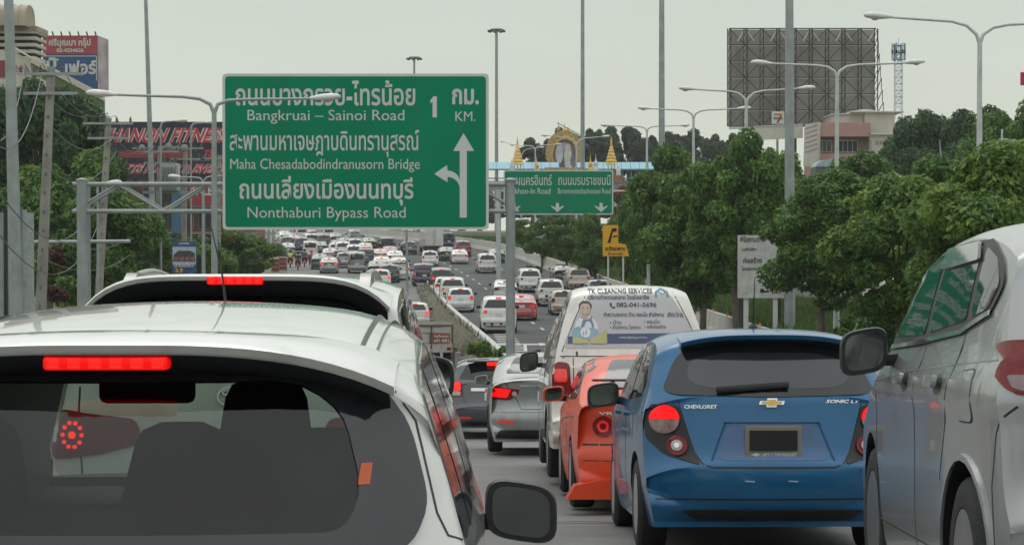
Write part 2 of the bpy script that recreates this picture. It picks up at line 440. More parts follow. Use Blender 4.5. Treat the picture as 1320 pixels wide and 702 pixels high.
class Car:
    def __init__(s, name, label, cat, sp, paint, group=None, cutters=(), lo=False):
        s.sp = sp; s.lo = lo; s.root = thing(name, label, cat, group=group)
        me, s.hw, s.L, s.roof = car_body(sp)
        me.materials.append(paint); me.materials.append(blackp)
        s.bvh = BVHTree.FromPolygons([v.co.copy() for v in me.vertices], [tuple(p.vertices) for p in me.polygons])
        s.paint = paint; W = sp['W']; r = sp['wr']; s.r = r; cs = []
        for ya in sp['axles']:
            for sg in (-1, 1):
                c = MB().lathe([(r*sp.get('arch', 1.13), W*.62*sg), (r*sp.get('arch', 1.13), W*1.3*sg)], (0, ya, r*1.02), 'x', 32 if not lo else 16)
                c.mi = 1; cs.append(c)
        me = bool_cut(me, cs+list(cutters), [paint, blackp])
        me.polygons.foreach_set('use_smooth', [True]*len(me.polygons)); me.set_sharp_from_angle(angle=R(32)); me.name = 'body'
        s.body = link(bpy.data.objects.new('body', me), s.root)
        for ya in sp['axles']:
            for sg in (-1, 1): s.wheel(ya, sg)
    def wheel(s, ya, sg):
        r = s.r; W = s.sp['W']; n = 32 if not s.lo else 14; w = s.sp.get('tw', .21)
        xo = (W*s.sp.get('track', .985))*sg; xi = xo-w*sg
        rr = r*s.sp.get('rimf', .66)
        t = MB().lathe([(rr, xo-.02*sg), (rr+.01, xo-.004*sg), ((rr+r)/2, xo), (r-.02, xo-.012*sg), (r, xo-.035*sg), (r, xi+.03*sg), (r-.025, xi), (rr, xi)], (0, ya, r), 'x', n)
        tn = t.build('wheel', rubber, s.root, True, 40)
        d = MB().lathe([(.03, xo-.03*sg), (rr*.25, xo-.03*sg), (rr*.3, xo-.075*sg), (rr*.95, xo-.075*sg), (rr*.97, xo-.012*sg), (rr+.004, xo-.006*sg)], (0, ya, r), 'x', n)
        if not s.lo:
            for q in range(s.sp.get('spokes', 5)):
                a = 2*PI*q/s.sp.get('spokes', 5)+.3
                u = Vector((0, math.cos(a), math.sin(a))); v = Vector((0, -math.sin(a), math.cos(a))); c = Vector((xo-.025*sg, ya, r))
                p = [c+u*rr*.1+v*.035, c+u*rr*.97+v*.05, c+u*rr*.97-v*.05, c+u*rr*.1-v*.035]
                dv = Vector((-.04*sg, 0, 0)); d.add(p+[x+dv for x in p], [(0, 1, 2, 3), (4, 7, 6, 5), (0, 4, 5, 1), (1, 5, 6, 2), (2, 6, 7, 3), (3, 7, 4, 0)])
        d.build('rim', s.sp.get('rimmat', alloy), tn, True, 30)
    def cast(s, view, a, b):
        if view == 'rear': o, d = Vector((a, -4, b)), Vector((0, 1, 0))
        elif view == 'front': o, d = Vector((a, s.L+4, b)), Vector((0, -1, 0))
        elif view == 'left': o, d = Vector((-4, a, b)), Vector((1, 0, 0))
        elif view == 'right': o, d = Vector((4, a, b)), Vector((-1, 0, 0))
        else: o, d = Vector((a, b, 5)), Vector((0, 0, -1))
        h, nrm, i, dist = s.bvh.ray_cast(o, d)
        if h is None:
            h, nrm, i, dist = s.bvh.find_nearest(o+d*4.0)
        if nrm.dot(d) > 0: nrm = -nrm
        return h, (nrm*.6-d*.4).normalized()
    def decal(s, name, pts, view, mat, off=.004, depth=.012, h=.07, sym=False, parent=None, r=None, hole=None):
        if r is not None: pts = rpoly(pts, r, 3 if not s.lo else 1)
        if s.lo: h *= 2.2
        V2, Fc = fill2d(list(pts), h, hole); out = []
        for sg in ((1, -1) if sym else (1,)):
            vw = view; P = V2
            if sg < 0:
                if view in ('rear', 'front', 'top'): P = [(-a, b) for a, b in V2]
                else: vw = 'right' if view == 'left' else 'left'
            top = []; low = []
            for a, b in P:
                q, nn = s.cast(vw, a, b); top.append(q+nn*off); low.append(q+nn*(off-depth))
            n = len(top); ed = {}
            for f in Fc:
                for x, y in zip(f, f[1:]+f[:1]): ed[(x, y)] = 1
            FF = list(Fc); VV = top+low
            for (x, y) in ed:
                if (y, x) not in ed: FF.append((y, x, x+n, y+n))
            out.append(mesh(name, VV, FF, mat, parent or s.root, True, 50))
        return out
    def line(s, pts, view, wd=.006, sym=False, mat=None, off=.0015, h=.06, name='panel_gap', parent=None):
        P = [Vector(p) for p in pts]; Lf = []; Rt = []
        for i, p in enumerate(P):
            d = (P[min(i+1, len(P)-1)]-P[max(i-1, 0)]).normalized(); nn = Vector((-d.y, d.x))*wd/2
            Lf.append(tuple(p+nn)); Rt.append(tuple(p-nn))
        return s.decal(name, Lf+Rt[::-1], view, mat or blackp, off, .004, h, sym, parent or s.body)
    def text(s, body, box, view, mat, bold=.01, off=.006, name='lettering', slant=0, parent=None):
        V, Fc = textmesh(body, bold, 2); Q = fit(V, *box, slant); sp_ = spread(V, Fc, .0006)
        VV = []
        for (a, b), k_ in zip(Q, sp_):
            q, nn = s.cast(view, a, b); VV.append(q+nn*(off+k_))
        return mesh(name, VV, Fc, mat, parent or s.root)
    def box(s, name, a, b, mat, bev=0, parent=None, sym=False):
        out = []
        for sg in ((1, -1) if sym else (1,)):
            A = (a[0]*sg, a[1], a[2]); B = (b[0]*sg, b[1], b[2])
            out.append(MB().box(A, B, bev=bev).build(name, mat, parent or s.root, bev > 0, 40))
        return out
    def mirror(s, y, z, size=(.24, .13, .16), mat=None, off=.08, lit=False, sides=(-1, 1), armz=None):
        for sg in sides:
            x0 = s.hw(y, z); c = Vector(((x0+off+size[0]/2)*sg, y, z+.04))
            V = []; n = 28; Fc = []
            hx, hy, hz = size[0]/2, size[1]/2, size[2]/2
            secs = [(-1, .95), (-.75, 1.0), (-.1, .96), (.55, .82), (.9, .5), (1, .22)]
            for (u, k) in secs:
                for j in range(n):
                    t = 2*PI*j/n; ct, st = math.cos(t), math.sin(t)
                    ex = .55; X = math.copysign(abs(ct)**ex, ct)*hx*k; Z = math.copysign(abs(st)**ex, st)*hz*k
                    V.append(c+Vector((X*1.0, hy*u, Z-(.18*hz*(X*sg)/hx))))
            for i in range(len(secs)-1):
                for j in range(n): Fc.append((i*n+j, i*n+(j+1) % n, (i+1)*n+(j+1) % n, (i+1)*n+j))
            Fc += [tuple(range(n))[::-1], tuple(5*n+j for j in range(n))]
            mo = mesh('side_mirror', V, Fc, mat or blackp, s.root, True, 45)
            G2 = []
            for j in range(n):
                p = (V[j]-c); G2.append(c+Vector((p.x*.84, -hy-.004, p.z*.84)))
            mesh('mirror_glass', G2+[g+Vector((0, .006, 0)) for g in G2], [tuple(range(n))[::-1]]+[(j, (j+1) % n, n+(j+1) % n, n+j) for j in range(n)], MATS['mirror_face'], mo)
            MB().box((x0*sg-.06*sg, y-.0, z-.03), ((x0+off+.06)*sg, y+.07, z+.03), bev=.012).build('mirror_arm', blackp, mo, True, 40)
    def plate(s, y_off, z, w=.34, hgt=.15, mat=None, text=None, x=0):
        q, nn = s.cast('rear', x, z)
        p = MB().box((x-w/2, q.y-.018-y_off, z-hgt/2), (x+w/2, q.y-.004-y_off, z+hgt/2), bev=.004).build('number_plate', mat or platem, s.root)
        return p, q
    def put(s, x, y, rz, dz=0., dp=0.):
        ya, yb = s.sp['axles']; dirv = Vector((-math.sin(rz), math.cos(rz)))
        a = Vector((x, y))+dirv*ya; b = Vector((x, y))+dirv*yb
        za, zb_ = G(a.x, a.y)+.03, G(b.x, b.y)+.03; pit = math.atan2(zb_-za, yb-ya)
        s.root.location = (x, y, za-math.sin(pit)*ya+dz); s.root.rotation_euler = (pit+dp, 0, rz)
        return s
def put_root(o, sp, x, y, rz, dz=0.):
    ya, yb = sp['axles']; dirv = Vector((-math.sin(rz), math.cos(rz)))
    a = Vector((x, y))+dirv*ya; b = Vector((x, y))+dirv*yb
    za, zb_ = G(a.x, a.y)+.03, G(b.x, b.y)+.03; pit = math.atan2(zb_-za, yb-ya)
    o.location = (x, y, za-math.sin(pit)*ya+dz); o.rotation_euler = (pit, 0, rz)
mf = M('mirror_face', (.17, .18, .19), .05, 1., var=.08, scale=5)
def paint(name, col, rough=.3, metal=0., var=.04, dirt=.25, coat=1.):
    return M(name, col, rough, metal, var=var, scale=2.5, coat=coat, dirt=dirt)
p_white = paint('white_car_paint', (.66, .665, .64))
p_white2 = paint('pearl_white_car_paint', (.58, .58, .55))
p_silver = paint('silver_car_paint', (.27, .285, .285), .28, .55)
p_silver2 = paint('grey_silver_car_paint', (.27, .29, .30), .28, .6)
p_dgrey = paint('dark_grey_car_paint', (.07, .075, .085), .25, .5)
p_black = paint('black_car_paint', (.012, .013, .016), .2)
p_navy = paint('navy_car_paint', (.015, .025, .06), .22)
p_blue = paint('blue_car_paint', (.0, .094, .228), .27, .25, dirt=.08, coat=.5)
p_orange = paint('orange_car_paint', (.66, .055, .012), .34, dirt=.12, coat=.25)
p_red = paint('maroon_car_paint', (.20, .012, .015), .25)
p_pink = paint('pink_red_car_paint', (.48, .10, .11), .28)
p_champ = paint('champagne_car_paint', (.42, .35, .29), .28, .3)
p_green = paint('dark_green_car_paint', (.02, .06, .05), .25)
p_bwhite = paint('cream_white_car_paint', (.60, .59, .55))
# ------------------------------------------------------------ profiles (rear -> over the roof -> front)
HATCH = dict(W=.868, belt=1.0, wr=.31, axles=(.72, 3.24), zb=.22, tum=.19, bow=.15, corner=.10, plan=.09, crown=.035, shoulder=.05,
  prof=[(.16, .22), (.05, .27), (.0, .36), (-.02, .47), (-.015, .60), (.03, .645), (.05, .69), (.075, .80), (.10, .93), (.115, 1.03), (.17, 1.10), (.33, 1.31), (.42, 1.41), (.52, 1.455),
        (.8, 1.495), (1.3, 1.517), (1.9, 1.505), (2.3, 1.44), (2.7, 1.25), (3.1, 1.03), (3.5, .93), (3.8, .80), (3.97, .66), (4.02, .5), (4.0, .34), (3.88, .22)])
SEDAN = dict(W=.88, belt=.98, wr=.315, axles=(.98, 3.58), zb=.2, tum=.22, bow=.13, corner=.09, plan=.11, crown=.035, shoulder=.05,
  prof=[(.16, .2), (.06, .25), (.01, .34), (.0, .5), (.03, .60), (.07, .66), (.075, .8), (.05, .95), (.04, 1.03), (.09, 1.06), (.4, 1.09), (.7, 1.21), (1.0, 1.34), (1.25, 1.41),
        (1.7, 1.455), (2.2, 1.455), (2.6, 1.37), (3.0, 1.19), (3.4, 1.01), (3.8, .93), (4.25, .80), (4.46, .67), (4.54, .5), (4.5, .32), (4.38, .2)])
SUV = dict(W=.92, belt=1.12, wr=.37, axles=(.9, 3.62), zb=.28, tum=.18, bow=.12, corner=.09, plan=.09, crown=.04, shoulder=.05, arch=1.15,
  prof=[(.2, .28), (.08, .34), (.02, .45), (.0, .62), (.04, .72), (.08, .78), (.10, .98), (.13, 1.16), (.22, 1.30), (.36, 1.58), (.44, 1.68), (.55, 1.735),
        (.9, 1.79), (1.5, 1.825), (2.2, 1.815), (2.65, 1.74), (3.05, 1.50), (3.45, 1.23), (3.9, 1.13), (4.4, 1.03), (4.62, .88), (4.72, .68), (4.7, .45), (4.55, .28)])
MPV = dict(W=.84, belt=1.03, wr=.32, axles=(.78, 3.45), zb=.24, tum=.185, bow=.14, corner=.10, plan=.07, crown=.045, shoulder=.04,
  prof=[(.2, .24), (.06, .3), (.0, .42), (-.01, .58), (.03, .66), (.05, .72), (.06, .92), (.08, 1.08), (.14, 1.22), (.26, 1.48), (.32, 1.575), (.40, 1.615), (.6, 1.64),
        (1.1, 1.67), (1.7, 1.685), (2.3, 1.655), (2.7, 1.56), (3.1, 1.33), (3.45, 1.10), (3.8, 1.0), (4.15, .85), (4.25, .66), (4.28, .48), (4.22, .3), (4.1, .24)])
VAN = dict(W=.85, belt=1.15, wr=.32, axles=(.75, 3.5), zb=.25, tum=.10, bow=.06, corner=.08, plan=.06, crown=.03, shoulder=.03,
  prof=[(.2, .25), (.04, .3), (.0, .45), (.0, .62), (.05, .68), (.05, 1.0), (.06, 1.25), (.10, 1.7), (.16, 1.86), (.3, 1.92), (1.5, 1.95), (3.0, 1.93), (3.5, 1.82), (3.9, 1.45), (4.3, 1.1), (4.55, .95), (4.65, .75), (4.68, .5), (4.6, .25)])
PICK = dict(W=.91, belt=1.10, wr=.37, axles=(1.2, 4.28), zb=.33, tum=.16, bow=.06, corner=.07, plan=.06, crown=.03, shoulder=.03, arch=1.15,
  prof=[(.16, .35), (.03, .42), (.0, .52), (.0, .64), (.04, .70), (.09, .73), (.10, .90), (.10, 1.08), (.12, 1.17), (.20, 1.18), (1.0, 1.18), (1.60, 1.18), (1.66, 1.22), (1.72, 1.5), (1.85, 1.70), (2.1, 1.77), (2.7, 1.79), (3.1, 1.74),
        (3.5, 1.50), (3.9, 1.19), (4.3, 1.10), (4.85, 1.0), (5.1, .85), (5.18, .65), (5.15, .45), (5.0, .33)])
def scaled(sp, k=1., kz=1., **kw):
    d = dict(sp); d.update(kw); d['prof'] = [(a*k, b*kz) for a, b in sp['prof']]; d['belt'] = sp['belt']*kz
    return d
# ------------------------------------------------------------ ground sheet, road, markings
def asphalt():
    m = M('asphalt', (.170, .170, .168), .82, var=.20, scale=.45, bump=.5, bscale=90, spec=.35, dirt=.45); return m
ys = list(np.arange(-14, 60, 3.))+list(np.arange(60, 430, 4.))+[440, 460, 480, 510, 550, 600, 700, 850, 1100, 1500, 2200, 3500, 6000]
def strip(name, cols, dz, mat, yy=None, kind='structure', smooth=True, parent=None):
    yy = yy or ys; V = []; Fc = []; n = None
    for y in yy:
        xs_ = cols(y); n = len(xs_)
        for x in xs_: V.append((x, y, G(x, y)+dz))
    for i in range(len(yy)-1):
        for j in range(n-1): Fc.append((i*n+j, i*n+j+1, (i+1)*n+j+1, (i+1)*n+j))
    o = mesh(name, V, Fc, mat, parent, smooth)
    if kind: o['kind'] = kind
    return o
def lin(a, b, n): return [a+(b-a)*i/n for i in range(n+1)]
def tcols(y):
    a, m_, r_ = XL(y), XM(y), XR(y)
    return [-5000, -1500, -600, a-200, a-60, a-25, a-8, a-2]+lin(a, m_-.45, 8)+lin(m_-.1, r_, 8)+[r_+.22, r_+.45, r_+2, r_+6, r_+12, r_+25, r_+60, r_+200, 1500, 5000]
earth = M('dry_ground', (.13, .13, .085), .95, var=.25, scale=.15, bump=.5, bscale=8)
strip('ground', tcols, -.03, earth)
strip('road', lambda y: lin(XL(y), XM(y)-.45, 8)+[XM(y)-.3, XM(y)-.1]+lin(XM(y)+.1, XR(y), 8), .004, asphalt(), [y for y in ys if y < 620])
strip('main_road', lambda y: lin(XM(y)+.15, XR(y)-.02, 8), .008, M('dark_new_asphalt', (.075, .077, .080), .85, var=.18, scale=.3, bump=.4, bscale=90, spec=.25, dirt=.3), [y for y in ys if 66 <= y < 620])
gm = leafmat('verge_grass', (.060, .105, .028), (.10, .15, .04), .3)
strip('verge', lambda y: [XR(y)+.5, XR(y)+1.5, XR(y)+3, XR(y)+5, XR(y)+7.5], .0, M('verge_soil', (.07, .11, .035), .95, var=.3, scale=.8, bump=.6, bscale=20), [y for y in ys if -10 < y < 420])
strip('opposite_road', lambda y: lin(XR(y)+8.5, XR(y)+22, 5), .0, M('pale_asphalt', (.19, .19, .18), .85, var=.1, scale=.4, bump=.3), [y for y in ys if -10 < y < 420])
mark = M('road_paint', (.50, .50, .47), .7, var=.2, scale=5, dirt=.3)
def dash(y0, y1, fx, wd=.13, name='lane_marking'):
    yy = lin(y0, y1, max(1, int((y1-y0)/3)))
    V = []; Fc = []
    for y in yy:
        for s in (-1, 1): V.append((fx(y)+s*wd/2, y, G(fx(y), y)+.016))
    for i in range(len(yy)-1): Fc.append((2*i, 2*i+1, 2*i+3, 2*i+2))
    o = mesh(name, V, Fc, mark); o['kind'] = 'structure'; return o
for k in range(2):
    f = (lambda y, k=k: XM(y)+(XR(y)-XM(y))*(.34 if k == 0 else .67))
    y = 6.
    while y < 330:
        dash(y, y+2.6, f); y += 7.5
for y in np.arange(84, 108, 1.7): dash(y, y+.55, lambda q: XM(84)+.9-(q-84)*.032, 1.0, 'rumble_bar')
dash(96.5, 97.1, lambda q: 1.2, 4.6, 'stop_line')
# arrow on the lane
ap = [(0, -2.4), (.18, -2.4), (.18, .9), (.9, .9), (.9, .5), (1.7, 1.3), (.9, 2.1), (.9, 1.6), (.0, 1.6)]
ao = mesh('turn_arrow', [(x*.8+.5, y*1.6+94.6, G(.5, y*1.6+94.6)+.016) for x, y in ap], [tuple(range(9))], mark); ao['kind'] = 'structure'
# cracks/patches on the near lane
dk = M('tar_seam', (.03, .03, .03), .6)
for (y, x0, x1) in ((13.2, -1.2, 1.2), (13.9, 1., 3.), (17.6, -1.5, 1.), (33., -2, 1.5)):
    V = []; Fc = []; n = 16
    for i in range(n+1):
        x = x0+(x1-x0)*i/n; yy_ = y+random.uniform(-.06, .06)
        V += [(x, yy_-.03, G(x, y)+.012), (x, yy_+.03, G(x, y)+.012)]
    for i in range(n): Fc.append((2*i, 2*i+2, 2*i+3, 2*i+1))
    o = mesh('road_seam', V, Fc, dk); o['kind'] = 'structure'
# right barrier: concrete panels
bt = thing('concrete_barrier', 'long pale concrete barrier curving along the right edge of the road below the trees', 'barrier', (0, 0, 0))
bmat = M('barrier_concrete', (.47, .46, .42), .85, var=.08, scale=.8, bump=.2, dirt=.3)
BP = [(-.25, -.3), (.22, -.3), (.22, .95), (.12, 1.12), (-.06, 1.12), (-.12, .45), (-.25, .12)]
def barrier_piece(name, y0, y1, fx, prof, mat, parent, h=1., zoff=0):
    n = max(1, int((y1-y0)/2.5)); V = []; Fc = []; k = len(prof)
    for i in range(n+1):
        y = y0+(y1-y0)*i/n; x = fx(y); dx = fx(y+.5)-fx(y-.5); nx, ny = 1/math.hypot(1, dx), -dx/math.hypot(1, dx)
        z = G(x-.2, y)+zoff
        for a, b in prof: V.append((x+a*nx, y+a*ny, z+b*h))
    for i in range(n):
        for j in range(k): Fc.append((i*k+j, i*k+(j+1) % k, (i+1)*k+(j+1) % k, (i+1)*k+j))
    Fc += [tuple(range(k)), tuple(n*k+j for j in range(k))[::-1]]
    return mesh(name, V, Fc, mat, parent)
y = 8.
while y < 425:
    st = 4. if y < 260 else 2.2
    barrier_piece('barrier_panel', y, y+st-.05, XR, BP, bmat, bt, 1.04+.02*random.random()); y += st
refm = M('orange_reflector', (.75, .20, .03), .5)
y = 66.; k = 0
rf0 = MB().lathe([(.07, 0), (.05, .10), (.02, .2)], (0, 0, 0), 'z', 8).build('barrier_reflector', refm, bt, True)
while y < 330:
    o = rf0 if k == 0 else rf0.copy()
    if k: COL.objects.link(o); o.parent = bt
    o.location = (XR(y), y, G(XR(y)-.3, y)+1.13); y += 5.5; k += 1
# kerb wall that splits the two roads
kt = thing('divider_wall', 'low white topped wall dividing the sunken left lanes from the main road', 'wall', (0, 0, 0))
KP = [(-.12, -1.6), (.12, -1.6), (.12, .55), (-.12, .55)]
kw = M('divider_white', (.50, .50, .47), .8, var=.12, dirt=.3)
y = 70.
while y < 172:
    barrier_piece('wall_segment', y, y+3.95, lambda q: XM(q)+.05, KP, kw, kt, 1.); y += 4.
y = 74.
while y < 168:
    x = XM(y)-.95; MB().box((x-.14, y-.14, G(x-.3, y)-.2), (x+.14, y+.14, G(x-.3, y)+.75), bev=.03).build('wall_post', conc_d, kt); y += 4.6
so_ = M('weedy_soil', (.13, .12, .08), .95, var=.4, scale=1.5, bump=.6)
V = []; Fc = []
for i, y in enumerate(np.arange(70, 174, 3.)):
    xm = XM(y); V += [(xm-.07, y, G(xm+.1, y)+.30), (xm-.7, y, G(xm-.7, y)+.45), (xm-1.0, y, G(xm-1, y)+.02)]
n = len(V)//3
for i in range(n-1):
    for j in range(2): Fc.append((3*i+j, 3*i+j+1, 3*i+4+j, 3*i+3+j))
o = mesh('divider_slope', V, Fc, so_); o['kind'] = 'structure'
# ------------------------------------------------------------ the near cars
HD = R(.82)      # the near road runs slightly to the left of the view
def vx(xpx, d): return (xpx-660)/F*d
def spoiler(c, W, lip, glass_top, joint, paint, droop=.085, bow=.12, under=True, th=.022, ex=3.2, under_name='spoiler_underside', n=28):
    T = []; Ub = []
    for i in range(n+1):
        t = -1+2*i/n; x = W*t; k = abs(t)**4; dz = -droop*abs(t)**ex; dy = bow*t*t
        yl, zl = lip[0]+dy, lip[1]+dz
        yj = joint[0]+dy*.6; q, _ = c.cast('top', x*.985, yj); zj = q.z+.004
        if zj < zl-.05: zj = zl
        gy, gz = glass_top[0]+dy*.9, glass_top[1]+dz*1.15
        T.append([(x, yl, zl), (x, yl+.03, zl+.012), (x, yj*.5+yl*.5, (zl+zj)/2+.012), (x, yj, zj), (x, yj-.01, zj-.05), (x, yl+.02, zl-th)])
        Ub.append([(x*.985, yl+.012, zl-th+.001), (x*.985, yl+.05, zl-th-.012), (x*.98, gy-.012, gz), (x*.98, gy+.09, gz+.0), (x*.98, yl+.14, zl-.03)])
    def loft(rows, name, mat):
        m = len(rows[0]); V = [p for r_ in rows for p in r_]
        Fc = [(i*m+j, (i+1)*m+j, (i+1)*m+(j+1) % m, i*m+(j+1) % m) for i in range(len(rows)-1) for j in range(m)]
        Fc += [tuple(range(m)), tuple((len(rows)-1)*m+j for j in range(m))[::-1]]
        return mesh(name, V, Fc, mat, c.root, True, 40)
    o = loft(T, 'spoiler', paint)
    if under: loft(Ub, under_name, M('spoiler_dark', (.012, .013, .016), .35))
    return o
# ---- blue hatchback
bsp = dict(HATCH, tw=.2, spokes=7)
c = Car('blue_hatchback', 'bright blue hatchback in the right lane between the orange coupe and the silver SUV', 'car', bsp, p_blue)
c.decal('rear_window', [(-.50, 1.375), (.50, 1.375), (.61, 1.28), (.70, 1.075), (.62, 1.045), (0, 1.03), (-.62, 1.045), (-.70, 1.075), (-.61, 1.28)], 'rear', darkg, .008, .012, .06, r=.05)
c.decal('window_heater_area', [(-.52, 1.27), (-.3, 1.32), (.3, 1.32), (.52, 1.27), (.54, 1.13), (.4, 1.085), (-.4, 1.085), (-.54, 1.13)], 'rear', darkg2, .0095, .004, .06, r=.06, parent=c.body)
spoiler(c, .57, (.25, 1.44), (.38, 1.385), (.62, 1.45), p_blue, .05, .10, th=.03)
wp = MB().box((-.24, 0, -.012), (.24, .03, .03), bev=.012)
q, nn = c.cast('rear', -.12, 1.09); wpo = wp.build('rear_wiper', blackp, c.root, True, 40); wpo.location = (-.12, q.y-.045, 1.085); wpo.rotation_euler = (0, R(-4), 0)
LP = [(.545, .965), (.76, .985), (.80, .90), (.80, .75), (.72, .66), (.60, .60), (.50, .585), (.505, .66)]
LP = [(.47, .59), (.50, .66), (.60, .975), (.78, .985), (.82, .90), (.81, .76), (.70, .655)]
lamps = c.decal('tail_light', LP, 'rear', blackp, .006, .02, .04, sym=True, r=.03)
def disc(cx, cz, r, n=20, z0=-9, z1=9): return [(cx+r*math.cos(2*PI*i/n), min(max(cz+r*math.sin(2*PI*i/n), z0), z1)) for i in range(n)]
for sg, lm in zip((1, -1), lamps):
    c.decal('brake_lamp', [(sg*a, b) for a, b in disc(.69, .885, .094, 24, .885)][::sg], 'rear', redlit, .022, .02, .025, parent=lm)
    c.decal('indicator_lamp', [(sg*a, b) for a, b in disc(.69, .885, .094, 24, -9, .882)][::sg], 'rear', M('smoky_pink_lens', (.22, .13, .12), .12, coat=.6, var=.3, scale=40), .022, .02, .025, parent=lm)
    c.decal('fog_lamp', [(sg*a, b) for a, b in disc(.615, .715, .066, 20)][::sg], 'rear', redoff, .020, .02, .025, parent=lm)
    c.decal('reverse_lamp', [(sg*a, b) for a, b in disc(.615, .715, .036, 16)][::sg], 'rear', clearl, .030, .012, .025, parent=lm)
    c.decal('lamp_ring', [(sg*a, b) for a, b in disc(.615, .715, .018, 12)][::sg], 'rear', chrome, .036, .008, .025, parent=lm)
c.line([(-.50, .66), (-.46, .60), (-.40, .575), (.40, .575), (.46, .60), (.50, .66)], 'rear', .012)
c.line([(-.505, .66), (-.61, 1.02)], 'rear', .006); c.line([(.505, .66), (.61, 1.02)], 'rear', .006)
c.line([(-.76, .37), (.76, .37)], 'rear', .010)
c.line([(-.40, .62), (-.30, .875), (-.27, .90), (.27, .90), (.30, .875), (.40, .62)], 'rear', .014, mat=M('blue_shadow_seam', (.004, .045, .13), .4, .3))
# plate recess frame
pb = M('plate_recess_paint', (.006, .065, .18), .3, .3, coat=1)
c.decal('plate_recess', [(-.28, .86), (.28, .86), (.37, .65), (.33, .62), (-.33, .62), (-.37, .65)], 'rear', pb, -.0005+.003, .003, .05, r=.03, parent=c.body)
c.decal('garnish_ledge', [(-.29, .905), (.29, .905), (.32, .865), (-.32, .865)], 'rear', p_blue, .022, .024, .05, r=.012)
pl, q = c.plate(.012, .745, .37, .20, M('plate_frame_grey', (.20, .19, .16), .4))
MB().box((-.155, q.y-.040, .685), (.155, q.y-.026, .815)).build('blank_panel', M('blacked_plate', (.002, .002, .002), .6), pl)
for (tx, bx) in (('▬ APY CHEVROLET', (-.14, .165, .652, .668)),):
    V, Fc = textmesh('APY CHEVROLET', .02, 2); Q = fit(V, -.075, .15, .650, .668)
    mesh('lettering', [(a, q.y-.034, b) for a, b in Q], Fc, platem, pl)
Vb = [(-1, -.42), (-.42, -.42), (-.42, -1), (.34, -1), (.34, -.42), (.9, -.42), (1, .42), (.42, .42), (.42, 1), (-.34, 1), (-.34, .42), (-.9, .42)]
mesh('small_emblem', [(-.115+a*.03, q.y-.034, .659+b*.010) for a, b in Vb], [tuple(range(12))], platem, pl)
bm_ = [(a*.085+b*.0, .992+b*.028) for a, b in Vb]
em = c.decal('emblem', bm_, 'rear', chrome, .016, .016, .03)[0]
c.decal('emblem_inlay', [(a*.8, .992+(b-.992)*.72) for a, b in bm_], 'rear', M('gold_emblem', (.55, .38, .12), .3, .7), .0185, .004, .03, parent=em)
c.text('CHEVLORET', (-.565, -.355, .955, .980), 'rear', chrome, .03, .01)
c.text('SONIC LT', (.355, .575, .990, 1.012), 'rear', chrome, .03, .01, slant=.012)
for x in (-.19, .09): c.decal('bumper_scuff', [(x, .487), (x+.06, .483), (x+.062, .490), (x, .493)], 'rear', M('scuff', (.45, .48, .5), .6), .002, .001, .03, parent=c.body)
c.decal('side_window', [(2.62, 1.03), (2.18, 1.38), (1.5, 1.42), (1.52, 1.01)], 'left', darkg, .004, .01, .07, sym=True, r=.03)
c.decal('side_window', [(1.44, 1.01), (1.42, 1.42), (.95, 1.39), (.62, 1.14), (.75, 1.03)], 'left', darkg, .004, .01, .07, sym=True, r=.03)
c.line([(2.68, .3), (2.72, .9), (2.66, 1.02)], 'left', .008, True); c.line([(1.47, .3), (1.47, 1.0)], 'left', .008, True); c.line([(.9, .75), (.80, .95), (.72, 1.02)], 'left', .008, True)
for y in (1.28, 2.25): c.decal('door_handle', [(y, .90), (y+.17, .90), (y+.17, .93), (y, .93)], 'left', p_blue, .03, .03, .05, sym=True, r=.012)
c.decal('lower_grille', [(-.5, .24), (.5, .24), (.6, .30), (-.6, .30)], 'rear', blackp, .014, .016, .05, r=.03)
c.mirror(2.35, 1.0, (.24, .14, .18), blackp, .03)
an = MB().tube([(0, 1.05, 1.50), (0, 1.0, 1.68), (0, .93, 1.86)], [.006, .005, .002], 6); an.lathe([(.035, 1.495), (.03, 1.52), (.012, 1.54)], (0, 1.05, 0), 'z', 10); an.build('antenna', blackp, c.root)
c.decal('windscreen', [(-.6, 1.08), (.6, 1.08), (.52, 1.38), (-.52, 1.38)], 'front', darkg, .004, .01, .08, r=.04)
c.put(vx(1000, 14.0), 14.0, HD, -.03)
blue = c
# ---- orange coupe
osp = dict(scaled(SEDAN, .98, .97), W=.865, axles=(.95, 3.50), zb=.15, wr=.32, arch=1.06, rimf=.74, spokes=10, tw=.22, rimmat=alloy, track=1.0, plan=.07, corner=.07)
c = Car('orange_coupe', 'orange tuned coupe with a rear wing, between the white canopy pickup and the blue hatchback', 'car', osp, p_orange)
c.decal('rear_window', [(-.46, 1.345), (.46, 1.345), (.60, 1.09), (-.60, 1.09)], 'rear', M('hazy_rear_glass', (.06, .07, .07), .12, spec=.6, var=.1), .016, .02, .05, r=.05)
c.decal('side_window', [(3.05, 1.0), (2.45, 1.32), (1.75, 1.37), (1.72, .98)], 'left', darkg, .004, .01, .07, sym=True, r=.03)
c.decal('side_window', [(1.66, .98), (1.68, 1.37), (1.15, 1.29), (.78, 1.06), (.95, .99)], 'left', darkg, .004, .01, .07, sym=True, r=.03)
c.line([(3.0, .3), (3.1, .85), (3.02, .97)], 'left', .01, True); c.line([(1.70, .3), (1.66, .96)], 'left', .01, True)
c.line([(.5, .84), (2.0, .80), (4.0, .70)], 'left', .012, True)
